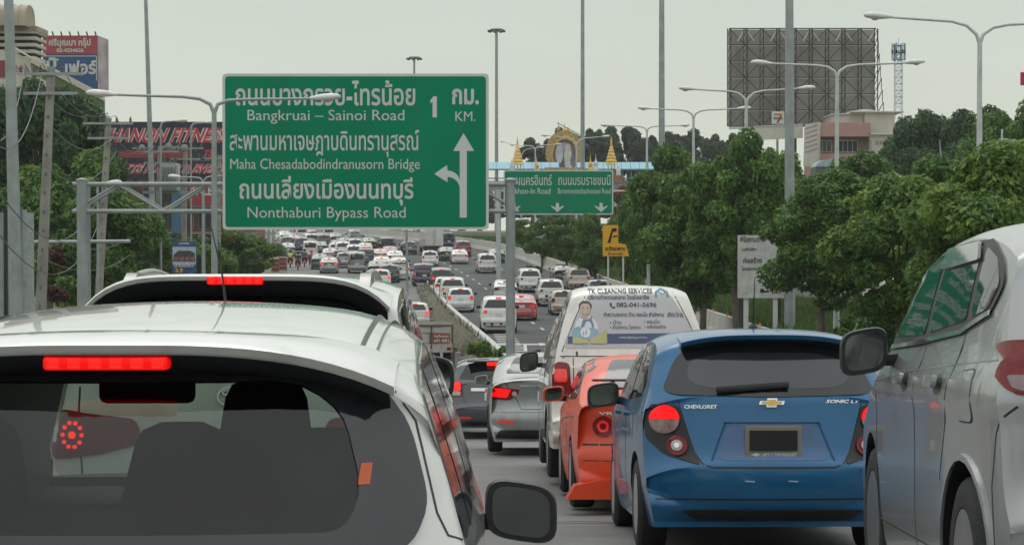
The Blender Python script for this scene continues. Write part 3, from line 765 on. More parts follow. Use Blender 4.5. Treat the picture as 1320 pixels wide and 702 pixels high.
for sg in (1, -1):
    for x in (.60, .34):
        o = c.decal('tail_light', [(sg*a, b) for a, b in disc(x, .76, .092, 24)][::sg], 'rear', redoff, .012, .02, .03)[0]
        c.decal('lamp_ring', [(sg*a, b) for a, b in disc(x, .76, .052, 20)][::sg], 'rear', redmid, .018, .008, .03, parent=o)
        c.decal('lamp_core', [(sg*a, b) for a, b in disc(x, .76, .03, 14)][::sg], 'rear', redoff, .023, .008, .03, parent=o)
c.line([(-.74, .955), (-.5, .945), (-.48, .64), (.48, .64), (.5, .945), (.74, .955)], 'rear', .010)
c.line([(-.84, .60), (.84, .60)], 'rear', .018); c.line([(-.84, .46), (.84, .46)], 'rear', .008)
c.text('VR', (-.64, -.51, .862, .888), 'rear', M('badge_white', (.7, .7, .68), .4), .03, .008)
c.box('rear_wing', (-.70, .02, 1.155), (.70, .30, 1.18), M('dark_red_wing', (.09, .012, .012), .3, coat=1), .008)
c.box('wing_strut', (.50, .10, 1.02), (.53, .24, 1.16), blackp, sym=True)
sk = MB().prism([(-.93, .13), (.93, .13), (.86, .25), (.62, .30), (-.62, .30), (-.86, .25)], -.06, .3); sk.build('bumper_skirt', p_orange, c.root)
c.plate(.0, .25, .28, .12, x=-.05)
c.mirror(2.75, .98, (.22, .13, .15), p_orange, .03)
MB().lathe([(.05, -.02), (.055, .3), (.04, .3), (.035, -.01)], (.45, 0, .24), 'y', 14).build('exhaust_pipe', chrome, c.root, True)
MB().box((-.6, .1, .12), (.6, 4.0, .2)).build('underbody', blackp, c.root)
c.put(vx(868, 18.95), 18.95, HD)
# ---- white pickup with a canopy that carries a printed advertisement
psp = dict(PICK, zb=.40, tw=.24, it=2, tum=.31, wr=.38,
  prof=[(.16, .42), (.03, .46), (.0, .56), (.0, .70), (.05, .74), (.09, .77), (.10, .95), (.10, 1.15), (.115, 1.25), (.15, 1.33), (.17, 1.38), (.36, 1.75), (.55, 2.06), (.72, 2.12), (1.2, 2.16), (1.9, 2.14), (2.1, 1.96), (2.4, 1.88), (3.0, 1.88), (3.3, 1.80),
        (3.7, 1.55), (4.05, 1.24), (4.4, 1.14), (4.95, 1.05), (5.2, .9), (5.28, .7), (5.25, .5), (5.1, .40)], belt=1.22, bow=.07, corner=.06, glassbow=1.2)
c = Car('canopy_pickup', 'white pickup truck with a printed cleaning advertisement on its canopy window', 'pickup truck', psp, p_bwhite)
ad_m = M('printed_film', (.36, .37, .38), .25, coat=.5, var=.05)
ad = c.decal('rear_window', [(-.46, 2.025), (.44, 2.025), (.60, 1.76), (.735, 1.47), (.71, 1.44), (-.71, 1.44), (-.735, 1.47), (-.60, 1.76)], 'rear', ad_m, .004, .012, .06, r=.03)[0]
ink = M('printed_ink', (.035, .045, .08), .5); inkb = M('printed_blue', (.04, .07, .14), .4)
# the print is placed from the picture's own layout: film region u 0..1213, v 0..702 -> local x, z
def ad_xy(u, v): x = (720+u*190/1213.-817)/119.; d = 23.9; zz = 2.13-(370+v*110/702.-378)/118.+.02; return x, zz
def ad_box(u0, v0, u1, v1): a = ad_xy(u0, v1); b = ad_xy(u1, v0); return (a[0], b[0], a[1], b[1])
c.text('TK CLEANING SERVICES', ad_box(270, 92, 805, 136), 'rear', ink, .02, .008, parent=ad)
c.text('บริการทำความสะอาด โดยมืออาชีพ', ad_box(270, 145, 775, 186), 'rear', ink, .02, .008, parent=ad)
c.text('082-041-5696', ad_box(500, 210, 832, 250), 'rear', ink, .02, .008, parent=ad)
c.text('ทำความสะอาด บ้าน คอนโด สำนักงาน', ad_box(392, 288, 890, 328), 'rear', ink, .02, .008, parent=ad)
c.text('• บ้าน', ad_box(440, 355, 535, 390), 'rear', ink, .01, .008, parent=ad)
c.text('• คอนโด', ad_box(720, 350, 850, 385), 'rear', ink, .01, .008, parent=ad)
c.text('• สำนักงาน โรงงาน', ad_box(440, 395, 690, 430), 'rear', ink, .01, .008, parent=ad)
c.text('• หลังก่อสร้าง', ad_box(725, 392, 900, 425), 'rear', ink, .01, .008, parent=ad)
c.text('บริการ 24 ชม.', ad_box(918, 290, 1055, 330), 'rear', ink, .02, .008, parent=ad)
def adp(name, pts, mat, off=.007, r=None): return c.decal(name, [ad_xy(*p) for p in pts][::-1], 'rear', mat, off, .003, .05, r=r, parent=ad)
adp('printed_band', [(415, 468), (1040, 462), (1105, 530), (1110, 545), (415, 548)], inkb)
adp('printed_band', [(96, 488), (132, 488), (132, 548), (90, 548)], inkb)
c.text('www.cleaning-service', ad_box(510, 487, 740, 515), 'rear', M('film_text', (.4, .45, .55), .5), .02, .011, parent=ad)
adp('printed_house', [(823, 165), (825, 118), (880, 84), (938, 118), (938, 165), (922, 165), (920, 126), (880, 103), (842, 126), (840, 165)], M('print_cyan', (.04, .17, .30), .4))
c.text('TKA', ad_box(850, 122, 915, 142), 'rear', inkb, .02, .009, parent=ad)
adp('printed_phone', [(445, 215), (460, 212), (464, 232), (458, 238), (472, 248), (484, 242), (490, 255), (474, 262), (455, 250), (444, 232)], ink)
skin_p = M('print_skin', (.42, .31, .26), .5); hair_p = M('print_hair', (.05, .035, .03), .5); shirt_p = M('print_shirt', (.55, .58, .62), .5)
ap_p = M('print_apron', (.14, .19, .26), .5); glv = M('print_glove', (.20, .32, .38), .5); yel = M('print_yellow', (.38, .37, .16), .5)
def ov(cx, cy, a, b, n=18): return [(cx+a*math.cos(2*PI*i/n), cy+b*math.sin(2*PI*i/n)) for i in range(n)]
adp('printed_figure', [(150, 430), (165, 370), (205, 325), (290, 325), (330, 370), (345, 430)], shirt_p, .008, 20/119.*.1)
adp('printed_figure', [(205, 400), (225, 345), (200, 330), (213, 325), (235, 350), (270, 350), (288, 325), (300, 332), (290, 345), (310, 400), (300, 480), (200, 480)], ap_p, .0095)
adp('printed_figure', ov(262, 420, 30, 55), shirt_p, .0105)
adp('printed_figure', ov(243, 240, 54, 42), hair_p, .009)
adp('printed_figure', ov(243, 262, 42, 56), skin_p, .0110)
adp('printed_figure', [(200, 235), (210, 205), (243, 198), (276, 205), (288, 235), (262, 218), (225, 218)], hair_p, .0125)
adp('printed_figure', [(228, 310), (258, 310), (265, 345), (222, 345)], skin_p, .0095)
adp('printed_figure', [(224, 285), (262, 285), (243, 298)], M('print_lips', (.60, .45, .42), .5), .0125)
for ex in (225, 262): adp('printed_figure', ov(ex, 255, 6, 5, 8), hair_p, .0125)
adp('printed_figure', ov(180, 465, 48, 55), glv, .0115); adp('printed_figure', ov(290, 470, 55, 52), glv, .0115); adp('printed_figure', ov(238, 455, 40, 45), shirt_p, .0118)
adp('printed_figure', [(132, 510), (160, 495), (255, 520), (262, 548), (132, 548)], yel, .0135, .02); adp('printed_figure', [(275, 515), (355, 470), (410, 430), (412, 548), (275, 548)], yel, .0135, .02)
c.line([(-.84, 1.355), (.84, 1.355)], 'rear', .012); c.line([(-.76, 1.40), (-.62, 1.74), (-.47, 2.06)], 'rear', .010); c.line([(.76, 1.40), (.62, 1.74), (.47, 2.06)], 'rear', .010)
c.decal('tailgate_lock', ov(-.60, 1.395, .012, .012, 8), 'rear', blackp, .008, .01, .03); c.decal('tailgate_lock', ov(-.60, 1.375, .012, .012, 8), 'rear', blackp, .008, .01, .03)
for o in c.decal('tail_light', [(.66, .88), (.86, .88), (.87, 1.24), (.80, 1.30), (.68, 1.28)], 'rear', redoff, .012, .03, .05, sym=True, r=.04):
    pass
c.decal('lamp_glow', [(.70, 1.08), (.84, 1.08), (.84, 1.22), (.71, 1.22)], 'rear', redmid, .016, .008, .05, sym=True, r=.03, parent=c.body)
c.line([(-.64, .78), (-.64, 1.34)], 'rear', .010); c.line([(.64, .78), (.64, 1.34)], 'rear', .010)
c.text('TOYOTA', (-.5, -.25, 1.19, 1.22), 'rear', M('badge_grey', (.35, .35, .34), .4), .02, .004)
c.box('bumper', (-.80, -.06, .46), (.80, .12, .68), chrome, .03)
c.decal('side_window', [(3.75, 1.26), (3.30, 1.66), (2.75, 1.72), (2.75, 1.25)], 'left', darkg, .004, .01, .09, sym=True, r=.03)
c.decal('side_window', [(2.65, 1.25), (2.65, 1.72), (2.05, 1.72), (2.0, 1.25)], 'left', darkg, .004, .01, .09, sym=True, r=.03)
c.decal('side_window', [(1.85, 1.40), (1.72, 2.0), (.85, 2.0), (.48, 1.45)], 'left', darkg, .004, .01, .09, sym=True, r=.05)
c.line([(1.92, .5), (1.92, 1.9)], 'left', .014, True); c.line([(.25, 1.34), (1.9, 1.36)], 'left', .014, True)
c.line([(2.7, .5), (2.7, 1.22)], 'left', .01, True)
c.mirror(3.55, 1.24, (.23, .15, .24), blackp, .05)
MB().box((-.6, .2, .28), (.6, 4.6, .42)).build('underbody', blackp, c.root)
c.put(vx(818, 23.1), 23.1, HD, .05)
# ---- silver sedan, dark hatchback, maroon-lit car, white car behind the canopy pickup
def glass_sedan(c, g=darkg, lit=redlit, badge=True, gaps=True):
    c.decal('rear_window', [(-.46, 1.37), (.46, 1.37), (.62, 1.13), (-.62, 1.13)], 'rear', g, .004, .01, .07, r=.05)
    c.decal('side_window', [(3.15, 1.01), (2.55, 1.35), (1.85, 1.40), (1.82, 1.0)], 'left', darkg, .004, .01, .09, sym=True, r=.03)
    c.decal('side_window', [(1.76, 1.0), (1.78, 1.40), (1.2, 1.33), (.82, 1.08), (1.0, 1.01)], 'left', darkg, .004, .01, .09, sym=True, r=.03)
    lm = c.decal('tail_light', [(.42, .90), (.78, .94), (.84, .86), (.82, .76), (.56, .75), (.44, .84)], 'rear', redoff, .008, .02, .05, sym=True, r=.03)
    c.decal('windscreen', [(-.6, 1.06), (.6, 1.06), (.5, 1.38), (-.5, 1.38)], 'front', darkg, .004, .01, .09, r=.04)
    return lm
ssp = dict(SEDAN, tw=.21, spokes=5)
c = Car('silver_sedan', 'silver sedan with brake lights lit beside the white canopy pickup', 'car', ssp, p_silver)
for sg, lm in zip((1, -1), glass_sedan(c, darkg2)):
    c.decal('brake_lamp', [(sg*a, b) for a, b in [(.54, .90), (.79, .925), (.81, .80), (.60, .785)]][::sg], 'rear', redlit, .013, .01, .04, parent=lm, r=.02)
    c.decal('reverse_lamp', [(sg*a, b) for a, b in disc(.495, .84, .035, 14)][::sg], 'rear', clearl, .013, .01, .04, parent=lm)
c.decal('chrome_strip', [(-.42, .96), (.42, .96), (.42, .935), (-.42, .935)], 'rear', chrome, .02, .02, .08, r=.01)
c.line([(-.66, 1.04), (-.45, .74), (-.40, .62), (.40, .62), (.45, .74), (.66, 1.04)], 'rear', .010); c.line([(-.8, .58), (.8, .58)], 'rear', .006)
c.decal('bumper_reflector', [(.50, .42), (.72, .43), (.72, .47), (.50, .46)], 'rear', redmid, .01, .02, .05, sym=True, r=.015)
c.decal('lower_valance', [(-.78, .22), (.78, .22), (.70, .33), (-.70, .33)], 'rear', blackp, .018, .02, .05, r=.04)
c.text('1.6 G', (-.50, -.38, 1.0, 1.02), 'rear', blackp, .02, .004)
c.plate(.0, .80, .34, .15)
c.line([(3.1, .3), (3.16, .9), (3.1, .98)], 'left', .01, True); c.line([(1.79, .3), (1.76, .98)], 'left', .01, True)
for y in (1.55, 2.6): c.decal('door_handle', [(y, .88), (y+.18, .88), (y+.18, .91), (y, .91)], 'left', p_silver, .03, .03, .05, sym=True, r=.012)
c.mirror(2.85, 1.0, (.20, .13, .15), p_silver, .03)
silver_root = c.put(vx(709, 30.4), 30.4, HD)
jsp = dict(HATCH, W=.85, spokes=6)
c = Car('grey_hatchback', 'dark grey compact hatchback ahead and left of the silver sedan', 'car', jsp, p_dgrey)
c.decal('rear_window', [(-.5, 1.39), (.5, 1.39), (.66, 1.10), (-.66, 1.10)], 'rear', darkg, .004, .01, .07, r=.05)
lm = c.decal('tail_light', [(.60, .78), (.60, 1.05), (.74, 1.06), (.80, .96), (.79, .78)], 'rear', redoff, .01, .02, .05, sym=True, r=.03)
for sg, l in zip((1, -1), lm):
    c.decal('brake_lamp', [(sg*a, b) for a, b in [(.62, .90), (.62, 1.04), (.73, 1.04), (.785, .95), (.78, .89)]][::sg], 'rear', redlit2, .016, .01, .04, parent=l, r=.02)
    c.decal('indicator_lamp', [(sg*a, b) for a, b in [(.62, .80), (.62, .88), (.775, .88), (.77, .80)]][::sg], 'rear', clearl, .016, .01, .04, parent=l, r=.02)
c.decal('chrome_strip', [(-.42, .94), (.42, .94), (.42, .88), (-.42, .88)], 'rear', chrome, .025, .03, .08, r=.015)
c.box('spoiler', (-.5, .24, 1.425), (.5, .5, 1.465), p_dgrey, .015)
c.decal('high_brake_light', [(-.12, 1.36), (.12, 1.36), (.12, 1.41), (-.12, 1.41)], 'rear', redlit2, .10, .1, .05, r=.015)
c.line([(-.60, 1.05), (-.56, .70), (-.5, .585), (.5, .585), (.56, .70), (.60, 1.05)], 'rear', .010)
c.decal('bumper_reflector', [(.42, .36), (.66, .37), (.66, .40), (.42, .39)], 'rear', redmid, .008, .02, .05, sym=True, r=.012)
c.decal('lower_grille', [(-.5, .24), (.5, .24), (.6, .31), (-.6, .31)], 'rear', blackp, .014, .016, .05, r=.03)
c.decal('side_window', [(2.62, 1.03), (2.18, 1.38), (1.5, 1.42), (1.52, 1.01)], 'left', darkg, .004, .01, .09, sym=True, r=.03)
c.decal('side_window', [(1.44, 1.01), (1.42, 1.42), (.95, 1.39), (.62, 1.14), (.75, 1.03)], 'left', darkg, .004, .01, .09, sym=True, r=.03)
c.plate(0, .78, .34, .15)
c.mirror(2.35, .99, (.20, .13, .15), p_dgrey, .03)
MB().tube([(0, 1.1, 1.50), (0, .9, 1.68)], [.006, .003], 5).build('antenna', blackp, c.root)
c.put(vx(636, 40.9), 40.9, HD)
# ------------------------------------------------------------ the three nearest cars
seeg = glassmat('see_through_glass', (.27, .31, .28), .05)
seatm = M('seat_fabric', (.025, .026, .030), .9, bump=.2)
def ledbar(c, x0, x1, y, z0, z1, n=6):
    b = MB().box((x0, y, z0), (x1, y+.05, z1), bev=.008).build('high_brake_light', M('brake_bar', (.4, .003, .003), .3, spec=.3, var=.1, emit=(1, .003, .003), est=.6), c.root, True, 40)
    w_ = (x1-x0)/n
    for i in range(n):
        cx = x0+w_*(i+.5)
        MB().box((cx-w_*.30, y-.004, z0+.004), (cx+w_*.30, y+.006, z1-.004), bev=.003).build('light_segment', M('led_segment', (.6, .004, .004), .3, spec=.3, var=.35, scale=90, emit=(1, .012, .008), est=1.3), b)
# ---- near white people carrier (bottom left)
AP = [(-.51, 1.215), (.51, 1.215), (.545, 1.30), (.50, 1.47), (.40, 1.535), (-.40, 1.535), (-.50, 1.47), (-.545, 1.30)]
AP = rpoly(AP, .06, 3)
msp = dict(MPV, spokes=6, it=2, rows=14, cols=12, W=.835, tum=.24, corner=.13, plan=.005,
  prof=MPV['prof'][:16]+[(2.7, 1.54), (2.95, 1.32), (3.2, 1.02), (3.5, .88), (4.0, .76), (4.2, .62), (4.25, .48), (4.22, .3), (4.1, .24)])
t1 = MB().prism(AP, -.6, 4.6); t1.mi = 1
t2 = MB().prism([(-.68, .85), (.68, .85), (.66, 1.15), (.52, 1.53), (-.52, 1.53), (-.66, 1.15)], .62, 3.02); t2.mi = 1
t3 = MB().prism([(-.67, 1.04), (.67, 1.04), (.63, 1.25), (.50, 1.505), (-.50, 1.505), (-.63, 1.25)], 2.9, 4.6); t3.mi = 1
c = Car('white_people_carrier', 'nearest white people carrier at bottom left, brake bar lit under its roof spoiler', 'car', msp, p_white, cutters=[t1, t2, t3])
OUT = rpoly([(-.65, 1.17), (.65, 1.17), (.69, 1.26), (.645, 1.43), (.58, 1.53), (.45, 1.565), (-.45, 1.565), (-.58, 1.53), (-.645, 1.43), (-.69, 1.26)], .05, 4)
c.decal('rear_window_surround', OUT, 'rear', M('frit_glass', (.018, .018, .022), .06, var=.1, spec=.7), .012, .02, .035, hole=AP)
c.decal('rear_window', [(a*1.02, 1.375+(b-1.375)*1.02) for a, b in AP], 'rear', seeg, .008, .004, .05)
c.decal('orange_sticker', [(.535, 1.31), (.56, 1.31), (.565, 1.355), (.54, 1.355)], 'rear', M('orange_sticker', (.5, .10, .03), .5), .014, .003, .05)
c.decal('windscreen', [(-.67, 1.035), (.67, 1.035), (.54, 1.53), (-.54, 1.53)], 'front', glassmat('clear_glass', (.75, .80, .76), .03), .003, .006, .08, r=.05)
spoiler(c, .615, (.13, 1.625), (.30, 1.555), (.60, 1.6), p_white, .10, .16)
ledbar(c, -.135, .135, .155, 1.570, 1.600)
for sg in (1, -1):
    V = []; Fc = []; n = 16
    for i in range(n+1):
        y = .48+2.3*i/n; 
        for dx, dz in ((-.022, .006), (-.010, -.004), (.010, -.004), (.022, .008)):
            q, _ = c.cast('top', sg*(.545+dx), y); V.append((sg*(.545+dx), y, q.z+dz+.002))
    for i in range(n):
        for j in range(3): Fc.append((i*4+j, (i+1)*4+j, (i+1)*4+j+1, i*4+j+1))
    mesh('roof_channel', V, Fc, M('channel_trim', (.08, .085, .085), .5), c.root)
c.decal('side_window', [(3.0, 1.12), (2.5, 1.52), (1.85, 1.56), (1.83, 1.10)], 'left', darkg, .004, .01, .09, sym=True, r=.03)
c.decal('side_window', [(1.76, 1.10), (1.78, 1.56), (1.05, 1.54), (1.02, 1.12)], 'left', darkg, .004, .01, .09, sym=True, r=.03)
c.decal('quarter_window', [(.94, 1.14), (.96, 1.53), (.62, 1.50), (.40, 1.22), (.46, 1.16)], 'left', darkg, .004, .01, .06, sym=True, r=.04)
c.line([(-.80, 1.16), (-.735, 1.19), (-.71, 1.24), (-.66, 1.44), (-.585, 1.55)], 'rear', .007); c.line([(.80, 1.16), (.735, 1.19), (.71, 1.24), (.66, 1.44), (.585, 1.55)], 'rear', .004)
c.decal('tail_light', [(.69, .80), (.80, .82), (.80, .98), (.72, 1.0)], 'rear', redlit, .01, .02, .05, sym=True, r=.03)
c.plate(0, .80)
c.mirror(2.72, .92, (.24, .14, .20), blackp, .0)
for (x, y, w_, z) in ((-.52, 1.2, .22, 1.375), (.02, 1.15, .26, 1.37), (.40, 1.2, .28, 1.35), (.17, 1.95, .26, 1.44)):
    V = []; Fc = []; n = 14; prof = [(.9, 1.35), (1.0, 1.2), (1.35, .98)]
    ring = []
    for zz, k in ((.9, 1.45), (1.08, 1.35), (1.20, 1.15), (z-.06, .95), (z-.02, .80), (z, .45)):
        for j in range(n):
            t = 2*PI*j/n; ring.append((x+w_/2*k*math.copysign(abs(math.cos(t))**.7, math.cos(t)), y+.07*k*math.copysign(abs(math.sin(t))**.7, math.sin(t))+(z-zz)*.18*-1+.1, zz))
    Fc = [(i*n+j, i*n+(j+1) % n, (i+1)*n+(j+1) % n, (i+1)*n+j) for i in range(5) for j in range(n)]+[tuple(5*n+j for j in range(n)), tuple(range(n))[::-1]]
    mesh('seat', ring, Fc, seatm, c.root, True, 60)
rm = MB().box((-.26, 1.60, 1.395), (.01, 1.63, 1.475), bev=.02); rm.tube([(-.125, 1.62, 1.46), (-.125, 1.66, 1.56)], .014, 6); rm.build('rear_view_mirror', M('mirror_back', (.006, .006, .007), .5), c.root, True, 40)
MB().box((-.70, 2.55, .9), (.70, 3.12, 1.01), bev=.03).build('dashboard', seatm, c.root, True)
MB().box((-.62, .70, 1.10), (.62, .95, 1.17), bev=.02).build('parcel_shelf', seatm, c.root, True)
an = MB().tube([(.08, 1.75, 1.68), (.075, 1.72, 1.75), (.062, 1.66, 1.84), (.055, 1.60, 1.90)], [.004, .003, .002, .0015], 6); an.build('antenna', blackp, c.root)
c.put(vx(118, 4.50), 4.50, R(1.15), .022)
ledm = M('led_bright', (.8, .02, .01), .3, emit=(1, .02, .012), est=3.)
# ---- white tall SUV ahead of it
asp = dict(SUV, spokes=6, W=.935, tum=.15, crown=.025)
c = Car('white_tall_wagon', 'white tall four wheel drive directly ahead of the nearest people carrier, roof brake light lit', 'car', asp, p_white)
c.decal('rear_window', [(-.60, 1.70), (.60, 1.70), (.70, 1.60), (.80, 1.33), (.78, 1.28), (-.78, 1.28), (-.80, 1.33), (-.70, 1.60)], 'rear', darkg, .010, .014, .05, r=.05)
spoiler(c, .745, (.24, 1.785), (.40, 1.69), (.75, 1.7), p_white, .15, .10, ex=5.5)
ledbar(c, -.135, .135, .235, 1.745, 1.785)
c.decal('quarter_window', [(.62, 1.32), (1.0, 1.32), (1.1, 1.66), (.70, 1.62)], 'left', darkg, .004, .01, .09, sym=True, r=.04)
for P in ([(1.1, 1.30), (1.2, 1.68), (1.92, 1.70), (1.92, 1.28)], [(2.0, 1.28), (2.0, 1.70), (2.55, 1.66), (3.1, 1.30)]): c.decal('side_window', P, 'left', darkg, .004, .01, .09, sym=True, r=.04)
for sg in (1, -1):
    pts = []
    for i in range(13):
        y = 1.05+1.7*i/12; q, _ = c.cast('top', sg*.60, y); pts.append((sg*.60, y, q.z+.035))
    MB().tube(pts, [.02]*13, 8).build('roof_rail', M('rail_silver', (.30, .30, .29), .35, .7), c.root, True, 60)
    q, _ = c.cast('top', sg*.60, .95)
    MB().prism([(.74, q.z-.03), (.80, q.z+.02), (.90, q.z+.055), (1.10, q.z+.055), (1.3, q.z-.02)], sg*.60-.028, sg*.60+.028, 'yz').build('rail_foot', MATS['rail_silver'], c.root, True, 30)
for sg, lm in zip((1, -1), c.decal('tail_light', [(.42, .99), (.46, 1.10), (.84, 1.14), (.90, 1.08), (.88, .90), (.64, .93)], 'rear', redoff, .012, .03, .05, sym=True, r=.03)):
    for i in range(10):
        t = 2*PI*i/10; c.decal('led_dot', [(sg*a, b) for a, b in disc(.775+.05*math.cos(t), 1.02+.058*math.sin(t), .0105, 6)][::sg], 'rear', ledm, .02, .008, .05, parent=lm)
    c.decal('led_core', [(sg*a, b) for a, b in disc(.775, 1.02, .018, 10)][::sg], 'rear', ledm, .02, .008, .05, parent=lm)
def ringdec(c, cx, cz, a, b, w_, mat, name='emblem'):
    o = [(cx+(a)*math.cos(2*PI*i/24), cz+b*math.sin(2*PI*i/24)) for i in range(24)]; i_ = [(cx+(a-w_)*math.cos(2*PI*i/24), cz+(b-w_)*math.sin(2*PI*i/24)) for i in range(24)]
    return c.decal(name, o, 'rear', mat, .012, .012, .05, hole=i_)[0]
em = ringdec(c, 0, 1.205, .075, .050, .009, chrome); 
for (a, b, q_) in ((.028, .043, .008), (.052, .018, .007)):
    o = ringdec(c, 0, 1.205+(0 if a < .03 else .018), a, b, q_, chrome, 'emblem_loop'); o.parent = em
c.line([(-.72, .80), (-.76, 1.25)], 'rear', .01); c.line([(.72, .80), (.76, 1.25)], 'rear', .01)
c.line([(-.7, .80), (.7, .80)], 'rear', .012)
c.plate(0, .96)
c.mirror(3.0, 1.19, (.25, .15, .24), blackp, -.10)
c.put(vx(293, 10.2), 10.2, HD, -.055)
# ---- silver SUV on the right edge
rsp = dict(SUV, spokes=6, prof=SUV['prof'][:17]+[(3.45, 1.21), (3.9, 1.07), (4.3, .94), (4.55, .80), (4.70, .62), (4.7, .45), (4.55, .28)], rows=20, cols=18, W=.93, belt=1.22, crease=.014, bow=.16, plan=.13, wr=.38, arch=1.17)
c = Car('silver_tall_wagon', 'silver tall four wheel drive cut off by the right edge, black door mirror', 'car', rsp, paint('bright_silver_paint', (.36, .37, .375), .27, .5, dirt=.15, var=.03, coat=.5))
frm = [(3.38, 1.27), (2.8, 1.61), (2.35, 1.71), (1.5, 1.715), (1.05, 1.70), (.76, 1.61), (.64, 1.51), (.74, 1.40), (1.2, 1.33), (2.2, 1.29)]
c.decal('window_surround', frm, 'left', blackp, .008, .016, .04, sym=True, r=.05, parent=c.body)
sg_ = M('side_glass', (.022, .026, .026), .03, var=.1, spec=.9)
for P in ([(3.18, 1.315), (2.70, 1.59), (2.32, 1.675), (2.10, 1.685), (2.08, 1.325)], [(1.98, 1.33), (2.0, 1.685), (1.22, 1.685), (1.14, 1.375)]): c.decal('side_window', P, 'left', sg_, .012, .008, .05, sym=True, r=.04)
c.decal('quarter_window', [(1.06, 1.385), (1.12, 1.675), (.86, 1.62), (.70, 1.51), (.79, 1.415)], 'left', sg_, .012, .008, .08, sym=True, r=.04)
c.decal('rain_visor', [(2.02, 1.61), (2.02, 1.70), (1.26, 1.70), (1.16, 1.62)], 'left', M('smoked_visor', (.10, .10, .10), .12, coat=1), .028, .012, .04, sym=True, r=.02)
c.line(frm[-3:]+[(2.9, 1.275), (3.38, 1.262)], 'left', .02, True, chrome, .016, name='belt_trim')
for L_ in ([(3.25, .35), (3.34, .8), (3.30, 1.25)], [(2.04, .35), (2.03, 1.28)], [(1.38, .72), (1.22, 1.0), (1.12, 1.34)], [(.42, .45), (.46, .75), (.40, .95), (.30, 1.05)], [(1.45, .42), (3.25, .42)]): c.line(L_, 'left', .008, True)
for y in (1.30, 2.22):
    c.decal('handle_cup', ov(y+.09, 1.115, .10, .045, 16), 'left', M('cup_dark_silver', (.10, .105, .11), .3, .5), .002, .004, .04, sym=True, parent=c.body)  # flat oval in darker silver behind each door handle
    for o in c.decal('door_handle', rpoly([(y, 1.10), (y+.20, 1.10), (y+.20, 1.145), (y, 1.145)], .02, 3), 'left', MATS['bright_silver_paint'], .045, .02, .05, sym=True): pass
ff = rpoly([(.72, .98), (.95, .98), (.97, 1.17), (.75, 1.18)], .04, 4)
c.decal('flap_gap', [(.845+(a-.845)*1.07, 1.08+(b-1.08)*1.07) for a, b in ff], 'left', blackp, .002, .004, .04, parent=c.body)
c.decal('fuel_flap', ff, 'left', MATS['bright_silver_paint'], .005, .006, .04)
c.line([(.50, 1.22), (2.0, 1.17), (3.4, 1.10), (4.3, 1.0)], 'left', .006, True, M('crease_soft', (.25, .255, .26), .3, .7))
V_ = [(.02, .96), (.40, 1.0), (.55, 1.08), (.42, 1.22), (.20, 1.26), (.04, 1.25)]
c.decal('tail_light', [(.56, 1.1), (.83, 1.09), (.84, 1.29), (.58, 1.30)], 'rear', redoff, .012, .02, .04, sym=True, r=.03)
c.decal('tail_light_side', [(.24, 1.095), (.32, 1.10), (.42, 1.17), (.37, 1.27), (.28, 1.30), (.24, 1.30)], 'left', redoff, .016, .02, .03, sym=True, r=.025)
c.decal('lamp_glow', [(.25, 1.21), (.32, 1.21), (.32, 1.27), (.25, 1.275)], 'left', redlit, .020, .01, .03, sym=True, r=.02, parent=c.body)
c.decal('lamp_clear', [(.25, 1.10), (.31, 1.11), (.36, 1.16), (.25, 1.16)], 'left', M('smoky_lens', (.16, .10, .10), .1, coat=1, var=.2, scale=30), .020, .01, .03, sym=True, r=.015, parent=c.body)
c.decal('arch_trim', [(a*1., b) for a, b in [(.9+.435*math.cos(t*PI/14), .39+.435*math.sin(t*PI/14)) for t in range(-1, 16)]+[(.9+.462*math.cos(t*PI/14), .39+.462*math.sin(t*PI/14)) for t in range(15, -2, -1)]], 'left', MATS['bright_silver_paint'], .012, .012, .05, sym=True, parent=c.body)
c.mirror(2.85, 1.21, (.23, .16, .22), blackp, .05)
c.decal('rear_window', [(-.52, 1.68), (.52, 1.68), (.64, 1.55), (.72, 1.36), (-.72, 1.36), (-.64, 1.55)], 'rear', darkg, .010, .012, .06, r=.05)
c.plate(0, 1.0); c.line([(-.7, .80), (.7, .80)], 'rear', .01); c.decal('chrome_strip', [(-.5, 1.20), (.5, 1.20), (.5, 1.16), (-.5, 1.16)], 'rear', chrome, .016, .02, .06, r=.01)
c.box('bumper_guard', (-.6, -.05, .42), (.6, .1, .52), M('guard_silver', (.35, .35, .35), .35, .7), .02)
c.put(2.60+.05, 7.55, R(-2.0), .23, -.035)
# ---- two cars partly seen further ahead
c = Car('black_hatchback', 'black car with lit red lamp glimpsed between the white tall wagon and the grey hatchback', 'car', dict(HATCH, spokes=5), p_black)
c.decal('rear_window', [(-.5, 1.39), (.5, 1.39), (.66, 1.10), (-.66, 1.10)], 'rear', darkg, .004, .01, .07, r=.05)
for o in c.decal('tail_light', [(.58, .80), (.60, .98), (.80, .98), (.81, .84)], 'rear', redlit, .01, .02, .05, sym=True, r=.03): pass
c.decal('side_window', [(2.62, 1.03), (2.18, 1.38), (.95, 1.39), (.62, 1.14), (.75, 1.03)], 'left', darkg, .004, .01, .09, sym=True, r=.03)
c.put(vx(537, 43.5), 43.5, HD)
c = Car('white_panel_van', 'white van roof and mirror showing just left of the canopy pickup', 'van', dict(VAN), p_white, lo=True)
c.decal('rear_window', [(-.62, 1.25), (.62, 1.25), (.56, 1.75), (-.56, 1.75)], 'rear', darkg, .004, .01, .1, r=.05)
for o in c.decal('tail_light', [(.68, .85), (.80, .85), (.80, 1.3), (.70, 1.3)], 'rear', redoff, .01, .02, .05, sym=True, r=.03): pass
c.decal('side_window', [(4.0, 1.2), (3.5, 1.65), (3.0, 1.7), (3.0, 1.2)], 'left', darkg, .004, .01, .1, sym=True)
c.mirror(3.6, 1.3, (.2, .14, .24), blackp, .08)
